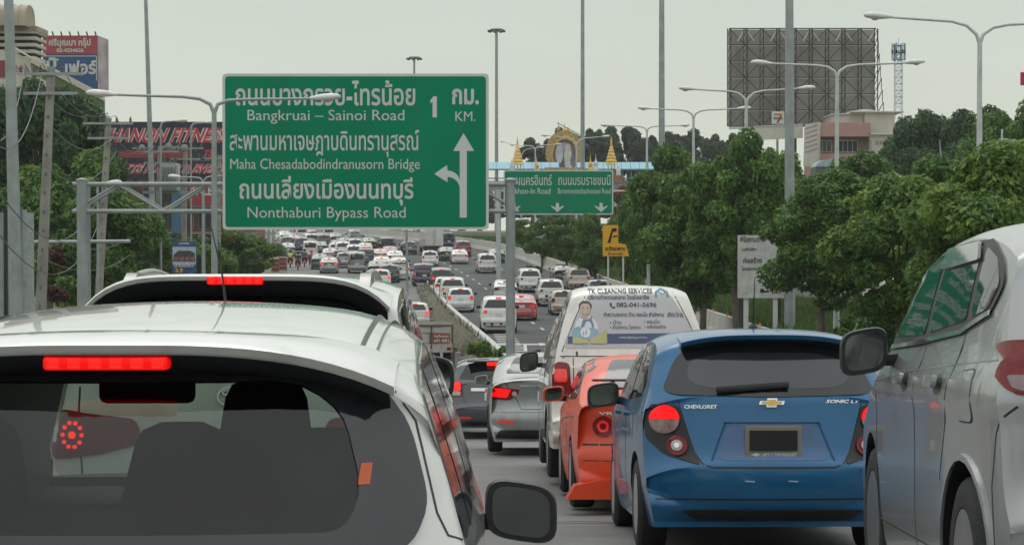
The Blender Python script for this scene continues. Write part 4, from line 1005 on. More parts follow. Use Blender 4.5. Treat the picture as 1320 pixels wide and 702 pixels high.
c.put(vx(703, 56)+.88, 56, HD)
# ------------------------------------------------------------ vegetation
def leaves_mesh(name, C_, rad, n, leaf, mat, seed, flat=.5, parent=None, droop=0.):
    rs = np.random.RandomState(seed); C_ = np.array(C_); rad = np.array(rad); K = len(C_)
    p = rad**2; p = p/p.sum(); k = rs.choice(K, n, p=p)
    d = rs.normal(size=(n, 3)); d /= np.linalg.norm(d, axis=1)[:, None]; r = rs.uniform(.35, 1., n)**.5
    P = C_[k]+d*(r*rad[k])[:, None]*np.array([1, 1, .8])
    nrm = d*.6+rs.normal(size=(n, 3))*.5+np.array([0, 0, flat]); nrm /= np.linalg.norm(nrm, axis=1)[:, None]
    a = np.cross(nrm, rs.normal(size=(n, 3))); a /= np.linalg.norm(a, axis=1)[:, None]; b = np.cross(nrm, a)
    s = leaf*rs.uniform(.6, 1.35, n)[:, None]
    V = np.empty((n, 4, 3)); V[:, 0] = P-a*s; V[:, 1] = P+b*s*.45+nrm*s*.12; V[:, 2] = P+a*s; V[:, 3] = P-b*s*.45+nrm*s*.12
    me = bpy.data.meshes.new(name); me.vertices.add(4*n); me.vertices.foreach_set('co', V.reshape(-1).astype('f'))
    me.loops.add(4*n); me.loops.foreach_set('vertex_index', np.arange(4*n, dtype='i')); me.polygons.add(n)
    me.polygons.foreach_set('loop_start', np.arange(0, 4*n, 4, dtype='i')); me.polygons.foreach_set('loop_total', np.full(n, 4, 'i'))
    me.materials.append(mat); me.update(calc_edges=True); return me
lf_mid = leafmat('leaf_green', (.064, .150, .036), (.150, .250, .050))
lf_dark = leafmat('leaf_dark', (.038, .092, .038), (.085, .150, .042))
lf_light = leafmat('leaf_yellow_green', (.085, .175, .036), (.185, .275, .048))
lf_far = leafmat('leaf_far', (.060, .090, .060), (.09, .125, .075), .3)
bark = M('bark', (.12, .10, .075), .95, var=.3, scale=6, bump=.8, bscale=12)
def tree_parts(H, Rr, th, n, leaf, mat, seed, K=34, tr=.13):
    rs = random.Random(seed); C_ = []; rad = []
    zc = (th+H)/2; hz = (H-th)/2
    while len(C_) < K:
        x, y, z = rs.uniform(-1, 1), rs.uniform(-1, 1), rs.uniform(-1, 1)
        q = x*x+y*y+z*z
        if q > 1 or q < .12: continue
        wz = 1.0 if z < .2 else 1-.35*(z-.2)
        C_.append((x*Rr*.80*wz, y*Rr*.80*wz, zc+z*hz*.86)); rad.append(rs.uniform(.11, .29)*Rr*(.8+.4*rs.random()))
    cm = leaves_mesh('crown', C_, rad, n, leaf, mat, seed)
    t = MB(); base = Vector((0, 0, -.3)); pts = [base]
    lean = Vector((rs.uniform(-.1, .1), rs.uniform(-.1, .1), 0))
    for i in range(1, 6): pts.append(Vector((lean.x*i*th*.2+rs.uniform(-.04, .04), lean.y*i*th*.2, (th+.25*(H-th))*i/5)))
    t.tube(pts, [tr*1.3, tr, tr*.9, tr*.8, tr*.7, tr*.5], 8)
    top = pts[-2]
    for c in sorted(zip(C_, rad), key=lambda q: -q[1])[:12]:
        c0 = Vector(c[0]); m_ = top.lerp(c0, .5)+Vector((0, 0, -.1*Rr)); t.tube([pts[3].lerp(top, rs.random()), m_, c0], [tr*.45, tr*.28, tr*.08], 5, False)
    me = bpy.data.meshes.new('trunk'); me.from_pydata([tuple(v) for v in t.V], [], t.F); me.materials.append(bark); me.update()
    co = np.empty(len(cm.vertices)*3, 'f'); cm.vertices.foreach_get('co', co); co = co.reshape(-1, 3)
    return cm, me, float(np.percentile(co[:, 2], 99.7)), float(np.percentile(co[:, 0], 99)-np.percentile(co[:, 0], 1))/2
def plant_tree(name, label, x, y, parts, s=1., rz=0., group=None, dz=0., sz=None, mat=None, cat='tree'):
    r = thing(name, label, cat, (x, y, G(x, y)+dz), rz, group); r.scale = (s, s, sz or s)
    o = link(bpy.data.objects.new('trunk', parts[1]), r); o = link(bpy.data.objects.new('crown', parts[0]), r)
    if mat: o.material_slots[0].link = 'OBJECT'; o.material_slots[0].material = mat
    return r
TA = [tree_parts(5.4, 2.3, 1.0, 28000, .088, lf_mid, 11, 62), tree_parts(5.0, 2.2, .8, 28000, .085, lf_light, 12, 60), tree_parts(5.8, 2.2, 1.1, 28000, .085, lf_mid, 13, 64)]
TB = [tree_parts(9, 4.2, 2., 30000, .155, lf_dark, 21, 56, .25), tree_parts(8, 4.5, 1.8, 30000, .155, lf_mid, 22, 52, .25)]
TC = [tree_parts(12, 4.0, 2.5, 13000, .28, lf_far, 31, 40, .3), tree_parts(12, 3.4, 2.5, 13000, .27, lf_far, 32, 36, .3)]
def at_tree(xp, ytop, ybot, wpx, d, fam, i, label, group, rz=0, cat='tree', name='roadside_tree'):
    H0, R0 = fam[i][2], fam[i][3]
    p = px(xp, ytop, d); zb = G(p.x, d) if ybot is None else px(xp, ybot, d).z
    return plant_tree(name, label, p.x, d, fam[i], wpx*d/F/2/R0, rz, group, zb-G(p.x, d), (p.z-zb)/H0)
GR = 'trees on the grass verge right of the barrier'
RT = [ # x, ytop, width px, d, fam idx, label
 (1302, 186, 230, 58, 1, 'light green nearest roadside tree above the silver tall wagon'),
 (1160, 228, 170, 67, 1, 'yellow green bushy tree between the black door mirror and silver wagon roof'),
 (1215, 205, 160, 78, 2, 'tree in the gap between the two nearest roadside trees'),
 (1060, 222, 150, 80, 0, 'full round tree over the blue hatchback, hiding half of the notice board'),
 (950, 172, 125, 92, 2, 'tall tree left of the thick grey mast, below the convenience shop sign'),
 (905, 214, 130, 97, 0, 'dark green tree just left of the white notice board'),
 (1000, 196, 110, 108, 1, 'tree directly behind the thick grey lighting mast'),
 (868, 190, 110, 118, 2, 'tree around the base of the street lamp left of the white notice board'),
 (1105, 200, 150, 104, 2, 'tree in front of the pink building'),
 (840, 222, 84, 134, 0, 'tree growing beside the right end of the small green sign gantry'),
 (816, 250, 56, 150, 1, 'tree behind the yellow road sign'),
 (768, 277, 56, 170, 0, 'tree just left of the yellow road sign'),
 (730, 279, 56, 190, 2, 'tree below the middle of the small green sign'),
 (699, 279, 46, 212, 0, 'tree below the left half of the small green sign'),
 (674, 283, 34, 240, 1, 'small far tree right of the gantry post'),
 (1250, 250, 150, 62, 0, 'low bushy tree touching the roof of the silver tall wagon')]
for k, (x, yt, wd, d, i, lab) in enumerate(RT):
    at_tree(x, yt, None, wd, d, TA, i, lab, GR, k*1.3)
GL = 'dark trees behind the left utility poles'
LT = [(62, 112, 170, 118, 0, 'big dark tree between the thick left mast and the first utility pole'), (128, 215, 100, 128, 1, 'dark leafy tree behind the second utility pole'), (2, 118, 120, 122, 0, 'dark tree at the left edge behind the thick mast'),
      (215, 300, 150, 150, 0, 'low dark tree under the red fitness billboard'), (300, 298, 110, 165, 1, 'low tree beside the blue poster at the left roadside'), (95, 200, 170, 108, 1, 'lighter tree behind the sign gantry left post'), (255, 310, 90, 140, 1, 'small bush tree next to the blue poster')]
for k, (x, yt, wd, d, i, lab) in enumerate(LT): at_tree(x, yt, None, wd, d, TB, i, lab, GL, k*2.1)
GD = 'dark trees beyond the opposite carriageway'
DT = [(1200, 148, 130, 180, 0, 'tall dark spreading tree just right of the cream building'), (1255, 142, 120, 176, 0, 'tall dark tree right behind the nearest double street lamp'), (1310, 132, 130, 150, 1, 'tall green tree at the right edge above the silver tall wagon'),
      (1165, 190, 90, 172, 0, 'dark tree in front of the cream building wall'), (1225, 190, 110, 160, 0, 'dark tree below the far utility pole')]
for k, (x, yt, wd, d, i, lab) in enumerate(DT): at_tree(x, yt, None, wd, d, TB, i, lab, GD, k*1.7)
rs = random.Random(5); k = 0
FT = ['hazy far grey green tree in the row behind the footbridge and road signs']
GF = 'hazy far trees behind the small green sign'
names = ['left of the golden arch', 'right of the golden arch', 'above the footbridge roof', 'behind the tall bare mast', 'beneath the left double lamp', 'behind the right golden parasol']
x = 688
while x < 985:
    at_tree(x, 178-10*math.sin((x-690)/60.)-(8 if x > 850 else 0)+rs.uniform(-6, 6), None, rs.uniform(34, 50), 330+rs.uniform(-12, 15), TC, k % 2, 'hazy far tree, number %d from the left in the row behind the footbridge' % (k+1) if False else FT[k % len(FT)], GF, k*.9, name='far_tree'); x += 17; k += 1
for x in range(20, 640, 26):
    at_tree(x, 262+rs.uniform(-8, 6) if x > 250 else 235, None, 54, 470+rs.uniform(0, 30), TC, k % 2, 'low hazy tree on the far horizon behind the big green sign', 'low hazy horizon trees', k*.7, name='far_tree'); k += 1
for x in range(575, 900, 22):
    at_tree(x, 243+rs.uniform(-5, 5), None, 48, 400+rs.uniform(0, 20), TC, k % 2, 'low hazy tree under the footbridge roof behind the road signs', 'low hazy trees under the footbridge', k*.7, name='far_tree'); k += 1
# verge grass and weeds
def blades(name, pts, h, wdt, mat, seed, parent=None):
    rs = np.random.RandomState(seed); P = np.array(pts); n = len(P)
    a = rs.uniform(0, 2*PI, n); dx = np.stack([np.cos(a), np.sin(a), 0*a], 1)*wdt*rs.uniform(.6, 1.4, n)[:, None]
    hh = h*rs.uniform(.4, 1.3, n); tip = P+np.stack([rs.normal(size=n)*h*.35, rs.normal(size=n)*h*.35, hh], 1)
    V = np.stack([P-dx, P+dx, tip], 1).reshape(-1, 3); me = bpy.data.meshes.new(name)
    me.vertices.add(3*n); me.vertices.foreach_set('co', V.reshape(-1).astype('f')); me.loops.add(3*n); me.loops.foreach_set('vertex_index', np.arange(3*n, dtype='i'))
    me.polygons.add(n); me.polygons.foreach_set('loop_start', np.arange(0, 3*n, 3, dtype='i')); me.polygons.foreach_set('loop_total', np.full(n, 3, 'i'))
    me.materials.append(mat); me.update(calc_edges=True); o = link(bpy.data.objects.new(name, me), parent); return o
rs = np.random.RandomState(3); pts = []
for _ in range(42000):
    y = 45+rs.uniform(0, 1)**1.3*260; x = XR(y)+.5+rs.uniform(0, 7.5); pts.append((x, y, G(x, y)-.02))
tag(blades('verge_grass', pts, .38, .05, gm, 4), 'uncut green grass covering the verge between barrier and trees', 'grass', kind='stuff')
pts = []
for _ in range(500):
    y = rs.uniform(70, 172); x = XM(y)-rs.uniform(.1, .8); pts.append((x, y, G(x, y)+.4))
tag(blades('divider_weeds', pts, .28, .04, leafmat('dry_weeds', (.10, .11, .05), (.17, .16, .08), .3), 6), 'dry weeds growing along the dividing wall', 'weeds', kind='stuff')
rb_ = random.Random(9); C_ = []; Ra = []      # foliage added out of view, to darken the reflections in paint and glass
for k_ in range(150):
    an_ = rb_.uniform(R(185), R(355)); rr_ = rb_.uniform(38, 60); C_.append((rr_*math.cos(an_)*1.2, rr_*math.sin(an_), 3.3+rb_.uniform(.5, 8.5))); Ra.append(rb_.uniform(1.6, 3.4))
tag(link(bpy.data.objects.new('woodland', leaves_mesh('woodland', C_, Ra, 26000, .5, lf_dark, 77))), 'wooded roadside behind the camera', 'woodland', kind='stuff')
def shrub(label, xp, ypb, d, wpx, hpx, mat, seed, n=1500, name='shrub', group=None, cat='shrub', leaf=.1):
    p = px(xp, ypb, d); wd = wpx*d/F; ht = hpx*d/F; r_ = random.Random(seed)
    C_ = [(r_.uniform(-.4, .4)*wd, r_.uniform(-.3, .3)*wd, ht*r_.uniform(.15, .75)) for _ in range(10)]
    me = leaves_mesh('foliage', C_, [min(wd, ht)*.3]*10, n, leaf, mat, seed)
    r0 = thing(name, label, cat, p, 0, group); link(bpy.data.objects.new('foliage', me), r0)
    MB().tube([(0, 0, -.4), (0, 0, ht*.5)], .03, 5).build('stem', bark, r0); return r0
shrub('palm like green bush at the near end of the dividing wall', 644, 470, 80, 26, 26, lf_mid, 41)
shrub('yellowish weedy bush on the dividing wall left of the palm like bush', 618, 462, 84, 26, 26, lf_light, 42)
shrub('low dark hedge strip between barrier and grey car on the right lanes', 694, 354, 195, 36, 12, lf_dark, 43, 1200, leaf=.16)
shrub('leafy green undergrowth below the yellow green tree beside the black door mirror', 1165, 452, 70, 120, 74, lf_mid, 51, 7000)
shrub('small leafy undergrowth beside the twin trunks on the verge', 1108, 440, 78, 70, 40, lf_mid, 52, 4000)
shrub('reddish brown climber hanging in the left trees', 76, 400, 84, 26, 110, leafmat('leaf_russet', (.09, .045, .035), (.13, .06, .045), .3), 44, 2600, cat='climber')
shrub('bright green bush right of the reddish climber', 95, 405, 90, 36, 70, lf_light, 45, 2600)
shrub('green weeds beside the blue poster', 262, 350, 120, 60, 36, lf_mid, 46, 2600)
shrub('green bush left of the blue poster', 212, 350, 125, 50, 44, lf_mid, 47, 2600)
# ------------------------------------------------------------ masts and lamps
def mast(label, xp0, yp0, xp1, yp1, d, w0, w1, head=False, mat=steel, group='tall lighting masts'):
    p = px(xp0, yp0, d); q = px(xp1, yp1, d)
    gz = G(p.x, d); t = (gz-p.z)/(q.z-p.z) if abs(q.z-p.z) > .01 else 0; base = p+(q-p)*t
    r = thing('lighting_mast', label, 'mast', base, 0, group)
    top = q-base; MB().tube([(0, 0, -.2), top*.33, top*.66, top], [w0/2, w0/2*.67+w1/2*.33, w0/2*.33+w1/2*.67, w1/2], 14).build('pole', mat, r, True, 60)
    MB().lathe([(w0*.9, 0), (w0*.9, .06), (w0*.55, .1)], (0, 0, 0), 'z', 12).build('base_flange', mat, r)
    if head:
        m = MB(); m.lathe([(.9, -.1), (1.0, 0), (.9, .1)], top, 'z', 12)
        for k in range(6):
            a = 2*PI*k/6; u = Vector((math.cos(a), math.sin(a), 0)); m.bar(top, top+u*.95, .04)
        m.build('lamp_ring', MATS['galvanised_steel'], r)
        for k in range(8):
            a = 2*PI*k/8+.2; u = Vector((math.cos(a), math.sin(a), 0))
            MB().box(top+u*1.15+Vector((-.22, -.22, -.45)), top+u*1.15+Vector((.22, .22, -.12)), bev=.04).build('floodlight', M('lamp_dark', (.04, .04, .04), .5), r)
    return r
mast('thick tapered grey mast at the far left edge, leaning slightly', 22, 420, 7, -160, 62, .45, .22)
mast('slim grey mast left of the big green sign', 199, 352, 186, -60, 140, .46, .20)
mast('thick pale grey mast right of centre above the blue hatchback', 1018, 415, 1017.5, -140, 88, .46, .28, mat=steel)
mast('grey mast behind the trees left of the steel billboard', 853, 205, 853, -60, 150, .5, .34)
mast('grey mast passing in front of the golden arch', 751, 225, 751, -40, 210, .46, .33)
mast('tall mast with a ring of floodlights right of the big green sign', 640, 230, 640, 38, 330, .6, .42, True)
mast('distant mast with a ring of floodlights above the big green sign', 534, 95, 534, 74, 375, .5, .36, True)
lampw = M('lamp_housing', (.62, .63, .60), .4)
def lamp2(label, xp, yj, d, left, right, h=11., name='street_lamp', wpole=.11, mat=steel_l, group='double armed street lamps'):
    """left/right: pixel (x, y) of each lamp head or None"""
    j = px(xp, yj, d); gz = G(j.x, d); r = thing(name, label, 'street lamp', (j.x, d, gz), 0, group); H = j.z-gz
    MB().tube([(0, 0, -.2), (0, 0, 1.2), (0, 0, H)], [wpole*1.25, wpole, wpole*.62], 10).build('pole', mat, r, True, 60)
    for e in (left, right):
        if e is None: continue
        q = px(e[0], e[1], d)-Vector((j.x, d, gz)); q.y = 0; sx = 1 if q.x > 0 else -1; L = abs(q.x)
        zt = q.z-.02*sx*0; pts = [Vector((0, 0, H-.15)), Vector((sx*L*.03, 0, H+.12)), Vector((sx*L*.12, 0, H+.45*(zt-H)+.1)), Vector((sx*L*.26, 0, H+.72*(zt-H)+.05)), Vector((sx*L*.6, 0, H+.88*(zt-H)+.02)), Vector((sx*L*.84, 0, zt))]
        MB().tube(pts, [.06, .055, .05, .042, .038, .034], 8, True).build('arm', mat, r, True, 60)
        V = []; n = 10; dirx = Vector((sx, 0, .06)).normalized(); up = Vector((0, 0, 1))
        c0 = Vector((sx*L*.80, 0, zt)); hl = max(.62, L*.26)
        secs = [(0, .045, .05), (.12, .08, .07), (.35, .15, .11), (.7, .17, .12), (.93, .13, .08), (1., .05, .03)]
        for u, a, b in secs:
            for k in range(n):
                t = 2*PI*k/n; V.append(c0+dirx*hl*u+Vector((0, math.cos(t)*a, math.sin(t)*b*(1. if math.sin(t) > 0 else .75))))
        Fc = [(i*n+k, i*n+(k+1) % n, (i+1)*n+(k+1) % n, (i+1)*n+k) for i in range(5) for k in range(n)]+[tuple(range(n))[::-1], tuple(5*n+k for k in range(n))]
        hd = mesh('lamp_head', V, Fc, lampw, r, True, 60)
        MB().lathe([(.02, -.13), (.10, -.11), (.12, -.06)], (0, 0, 0), 'z', 8).build('lens', clearl, hd).location = c0+dirx*hl*.6
    return r
lamp2('nearest double street lamp, top right against the sky', 1263, 50, 63, (1122, 22), (1404, 28), mat=steel_l)
lamp2('double street lamp in front of the steel billboard and pink building', 1079, 96, 84, (974, 82), (1186, 81))
lamp2('double street lamp crossing the left part of the steel billboard', 962, 130, 100, (880, 115), (1046, 114))
lamp2('double street lamp left of the steel billboard with its pole in the trees', 894, 150, 123, (826, 140), (964, 140))
lamp2('double street lamp above the right golden parasol', 834, 168, 153, (777, 162), (886, 162))
lamp2('double street lamp in front of the golden arch', 743, 186, 200, (700, 175), (784, 176))
lamp2('small double street lamp right of the left golden parasol', 690, 192, 250, (659, 187), (722, 186))
lamp2('smallest double street lamp left of the left golden parasol', 672, 200, 300, (646, 183), (700, 190))
lamp2('double street lamp whose right head covers the first line of the big green sign', 276, 140, 62, (120, 122), (430, 127), mat=steel)
lamp2('double street lamp low behind the sign gantry with white heads', 262, 236, 105, (226, 228), (300, 226), mat=steel)
for (x, y, d, x2, lab) in ((207, 156, 112, 231, 'single curved street lamp left of the fitness billboard centre'), (246, 158, 118, 270, 'second curved street lamp before the fitness billboard, right of the first'), (126, 236, 88, 140, 'short curved street lamp beside the gantry left post'),
                      (1205, 228, 120, 1152, 'small single arm lamp low before the dark grove'), (1258, 222, 125, 1226, 'small single arm lamp beside the nearest double lamp pole')):
    lamp2(lab, x, y+8, d, None if x2 > x else (x2, y), (x2, y) if x2 > x else None, wpole=.07, mat=steel, group='single armed street lamps')
# ------------------------------------------------------------ utility poles and wires
insul = M('insulator', (.08, .045, .035), .3)
def upole(label, xt, yt, xb, yb, d, w0, arm=True, yarm=None):
    t = px(xt, yt, d); b = px(xb, yb, d); gz = G(b.x, d); k = (gz-t.z)/(b.z-t.z); base = t+(b-t)*k
    r = thing('utility_pole', label, 'utility pole', base, 0, 'concrete utility poles along the left road'); T = t-base
    MB().tube([(0, 0, -.2), T*.5, T], [w0*.56, w0*.48, w0*.38], 4).build('post', conc_d, r)
    m = MB()
    for i in range(14): p = T*(.12+.06*i); m.box(p+Vector((-w0*.07, -w0*.60, -.06)), p+Vector((w0*.07, -w0*.4, .06)))
    m.build('climbing_holes', M('hole_dark', (.13, .12, .11), .9), r)
    if arm:
        for (z, L) in ((.25, 1.1), (.9, .9)):
            p = T-Vector((0, 0, z)); MB().bar(p+Vector((-L, -.15, 0)), p+Vector((L, -.15, 0)), .05).build('crossarm', steel, r)
            for sx in (-.9, -.3, .35, .9):
                MB().lathe([(.03, 0), (.065, .04), (.035, .09), (.065, .13), (.035, .18), (.015, .24)], p+Vector((sx*L, -.15, .05)), 'z', 8).build('insulator', insul, r)
    return base+T
W1 = upole('leaning concrete utility pole right of the thick left mast', 66, 86, 52, 405, 73, .30)
W2 = upole('second concrete utility pole with a crossarm, beside the gantry left post', 140, 152, 129, 350, 96, .30)
W3 = upole('thin concrete pole carrying the transformer, left one', 206, 190, 203, 340, 125, .30)
W4 = upole('thin concrete pole carrying the transformer, right one', 239, 186, 237, 340, 132, .30)
W5 = upole('concrete pole just left of the big green sign lower corner', 283, 200, 281, 340, 158, .32)
pl_ = [(300, 262, 185), (311, 270, 200), (322, 276, 215), (333, 280, 232), (341, 284, 250), (347, 287, 268), (353, 289, 285), (359, 290, 300)]
prev = W5
wm = M('wire_black', (.10, .11, .11), .6); WIRES = []
def wire(p, q, sag, r=.011):
    P = [p.lerp(q, i/12)-Vector((0, 0, sag*4*(i/12)*(1-i/12))) for i in range(13)]
    o = MB().tube(P, r, 4).build('power_cable', wm); WIRES.append(o); return o
for k, (x, yt, d) in enumerate(pl_):
    T = upole(['first', 'second', 'third', 'fourth', 'fifth', 'sixth', 'seventh', 'farthest'][k]+' pole from the left in the dense row under the big green sign', x, yt-60, x-1, 345, d, .30)
    prev = T
for a, b, sg, n in ((W1, W2, .6, 3), (W2, W3, 1.0, 3), (W3, W4, .4, 2), (W4, W5, .8, 3)):
    for i in range(n): wire(a+Vector((-.9+.6*i, 0, .1)), b+Vector((-.9+.6*i, 0, .1)), sg)
for i in range(2): wire(px(-30, 130+i*14, 50), W1+Vector((-.9+.6*i, 0, -.2*i)), 1.6, .013)
for i in range(2): wire(px(-30, 200+i*60, 50), px(128, 250+35*i, 96), 2.0, .012)
for i in range(2): wire(px(56, 300+i*34, 73), px(205, 262+18*i, 125), 1.4, .012)
for i in range(2): wire(W1+Vector((0, 0, -2.-1.5*i)), px(150, 170+25*i, 97), .8, .012)
for i, o in enumerate(WIRES): tag(o, 'black power cable sagging between the left utility poles', 'cable', 'power cables strung along the left utility poles')
wire(px(718, 158, 255), px(800, 190, 290), .4, .03); tag(WIRES[-1], 'thin dark cable slanting down to the right of the golden arch', 'cable')
tb = thing('transformer_box', 'grey transformer box between the two thin poles before the fitness billboard', 'transformer', px(219, 246, 128)); 
p = px(219, 246, 128)
MB().box((-.55, -.4, 0), (.55, .4, 1.6), bev=.06).build('tank', M('transformer_grey', (.35, .38, .37), .5, dirt=.3), tb, True, 30)
for i in range(5): MB().box((-.45+.2*i, -.52, .1), (-.38+.2*i, -.40, 1.4)).build('cooling_fin', M('fin_grey', (.22, .24, .24), .5), tb)
for sx in (-.35, 0, .35): MB().lathe([(.04, 0), (.09, .1), (.05, .18), (.09, .26), (.03, .4)], (sx, 0, 1.6), 'z', 8).build('bushing', insul, tb)
MB().box((-1.6, -.1, -.15), (1.6, .1, 0)).build('platform_beam', steel, tb)
for k, (x, y) in enumerate(((183, 191), (217, 189), (237, 191))):
    t_ = thing('dish_lamp', ('round grey dish lamp left of the slim mast', 'round grey dish lamp right of the slim mast', 'round grey dish lamp rightmost above the transformer')[k], 'lamp', px(x, y, 127), 0, 'round dish lamps by the transformer')
    MB().lathe([(.02, -.08), (.16, -.05), (.22, 0), (.16, .02), (.02, .03)], (0, 0, 0), 'y', 14).build('dish', M('dish_grey', (.22, .24, .23), .6), t_, True); MB().box((-.6, .1, -.05), (.6, .16, .05)).build('bracket', steel, t_)
# ------------------------------------------------------------ sign gantries
green = M('sign_green', (.0, .205, .105), .55, var=.07, scale=.5, spec=.08, dirt=.06)
swhite = M('sign_white', (.56, .58, .55), .5, var=.04, scale=1.)
def truss(r, x0, x1, z0, z1, y, dp, t, mat, nb, names=('chord', 'brace')):
    for z in (z0, z1):
        for yy in (y, y+dp): MB().tube([(x0, yy, z), (x1, yy, z)], t, 10).build(names[0], mat, r, True, 60)
    st = (x1-x0)/nb
    for k in range(nb):
        a, b = (z0, z1) if k % 2 == 0 else (z1, z0)
        for yy in (y, y+dp): MB().tube([(x0+k*st, yy, a), (x0+(k+1)*st, yy, b)], t*.62, 8).build(names[1], mat, r, True, 60)
        for z in (z0, z1): MB().bar((x0+k*st, y, z), (x0+(k+1)*st, y+dp, z), t*.45).build('cross_tie', mat, r)
    for k in range(nb+1): MB().bar((x0+k*st, y, z0), (x0+k*st, y+dp, z0), t*.5).build('cross_tie', mat, r)
D1 = 70.
gn = thing('sign_gantry', 'galvanised steel gantry with round chords carrying the big green sign', 'gantry', (0, D1+.35, 0))
L_ = px(103, 237, D1); Rr_ = px(658, 237, D1); zt = L_.z; zb_ = px(103, 272, D1).z
truss(gn, L_.x-.3, Rr_.x+.25, zb_, zt, 0, .9, .072, steel, 10)
for x in (L_.x, Rr_.x):
    g0 = G(x, D1); MB().tube([(x, .0, g0-.2), (x, .0, zt+.12)], .175 if x < -5 else .15, 16).build('post', steel, gn, True, 60)
    MB().tube([(x, .9, g0-.2), (x, .9, zt+.12)], .10, 12).build('rear_post', steel, gn, True, 60)
    MB().lathe([(.2, zt+.1), (.2, zt+.16), (.05, zt+.2)], (x, 0, 0), 'z', 12).build('post_cap', steel, gn)
    MB().lathe([(.34, g0), (.34, g0+.08), (.2, g0+.12)], (x, 0, 0), 'z', 12).build('base_flange', steel, gn)
sg = thing('direction_sign', 'big green overhead direction sign with white lettering and a left turn arrow', 'road sign', (0, D1, 0))
a = px(287, 296, D1); b = px(630, 95, D1)
def rr(x0, z0, x1, z1, r=.18): return rpoly([(x0, z0), (x1, z0), (x1, z1), (x0, z1)], r, 4)
MB().prism(rr(a.x, a.z, b.x, b.z, .14), -.0, .05).build('sign_border', swhite, sg)
MB().prism(rr(a.x+.09, a.z+.09, b.x-.09, b.z-.09, .12), -.008, .01).build('sign_panel', green, sg)
for k in range(6):
    x = a.x+(b.x-a.x)*(k+.5)/6; MB().box((x-.04, .055, a.z+.1), (x+.04, .25, b.z-.1)).build('stiffener', steel, sg)
def s1(u, v): return (270+u/3.053, 80+v/3.053)
for body, bx, bold in (('ถนนบางกรวย-ไทรน้อย', (103, 72, 810, 172), .018), ('กม.', (955, 105, 1060, 168), .03), ('KM.', (968, 195, 1047, 233), 0),
                 ('Bangkruai – Sainoi Road', (150, 188, 767, 243), 0), ('สะพานมหาเจษฎาบดินทรานุสรณ์', (80, 268, 825, 374), .009), ('Maha Chesadabodindranusorn Bridge', (82, 380, 828, 434), 0),
                 ('ถนนเลี่ยงเมืองนนทบุรี', (118, 448, 803, 564), .018), ('Nonthaburi Bypass Road', (150, 570, 772, 626), 0)):
    p0 = s1(*bx[:2]); p1 = s1(*bx[2:]); sign_text(body, (*p0, *p1), D1, swhite, sg, bold, lift=.014)
def poly_s(name, pts, fn, d, parent, mat, y=-.016):
    P = [px(*fn(*q), d) for q in pts]; return mesh(name, [(p.x-parent.location.x, y, p.z-parent.location.z) for p in P], [tuple(range(len(P)))], mat, parent)
poly_s('numeral', [(878, 218), (895, 218), (895, 135), (882, 135), (869, 152), (869, 163), (878, 158)], s1, D1, sg, swhite)
arc = []
for i in range(9): t = i/8; arc.append((937+(985-937)*math.sin(t*PI/2), 452-12*0+(500-452)*(1-math.cos(t*PI/2))))
arc2 = []
for i in range(9): t = 1-i/8; arc2.append((937+(985-937)*math.sin(t*PI/2), 427+(470-427)*(1-math.cos(t*PI/2))))
poly_s('arrow_shaft', [(985, 612), (1013, 612), (1013, 350), (1042, 350), (1000, 280), (959, 350), (985, 350)], s1, D1, sg, swhite)
poly_s('arrow_branch', [(937, 473), (885, 440), (935, 405), (937, 427)]+arc2[::-1]+[(984.8, 500)]+arc[::-1][1:], s1, D1, sg, swhite)
# the smaller sign further on
D2 = 178.
g2 = thing('sign_gantry', 'far smaller lattice gantry holding the small green lane sign', 'gantry', (0, D2+.5, 0))
x0 = px(638, 245, D2).x; x1 = px(824, 245, D2).x; z1 = px(0, 246, D2).z; z0 = px(0, 265, D2).z
truss(g2, x0, x1, z0, z1, 0, 1.0, .07, steel_l, 7)
for x in (x0+.3, x1-.2):
    g0 = G(x, D2); MB().tube([(x, 0, g0-.2), (x, 0, z1+.1)], .2, 12).build('post', steel_l, g2, True, 60)
s2 = thing('direction_sign', 'small green overhead lane sign with three white down arrows', 'road sign', (0, D2, 0))
def s2f(u, v): return (640+u/5.4, 210+v/5.4)
a = px(*s2f(50, 360), D2); b = px(*s2f(813, 50), D2)
MB().prism(rr(a.x, a.z, b.x, b.z, .18), 0, .08).build('sign_border', swhite, s2); MB().prism(rr(a.x+.1, a.z+.1, b.x-.1, b.z-.1, .14), -.01, .02).build('sign_panel', green, s2)
for body, bx, bold in (('ถนนนครอินทร์', (72, 82, 385, 156), .010), ('Nakhon-In Road', (75, 174, 376, 216), .004), ('ถนนบรมราชชนนี', (430, 80, 793, 154), .006), ('Borommaratchachonnani Road', (428, 176, 794, 214), .004)):
    p0 = s2f(*bx[:2]); p1 = s2f(*bx[2:]); sign_text(body, (*p0, *p1), D2, swhite, s2, bold, lift=.022)
for cx in (122, 424, 728):
    poly_s('down_arrow', [(cx, 342), (cx-45, 302), (cx-44, 296), (cx-12, 310), (cx-10, 278), (cx+10, 278), (cx+12, 310), (cx+44, 296), (cx+45, 302)], s2f, D2, s2, swhite, -.026)
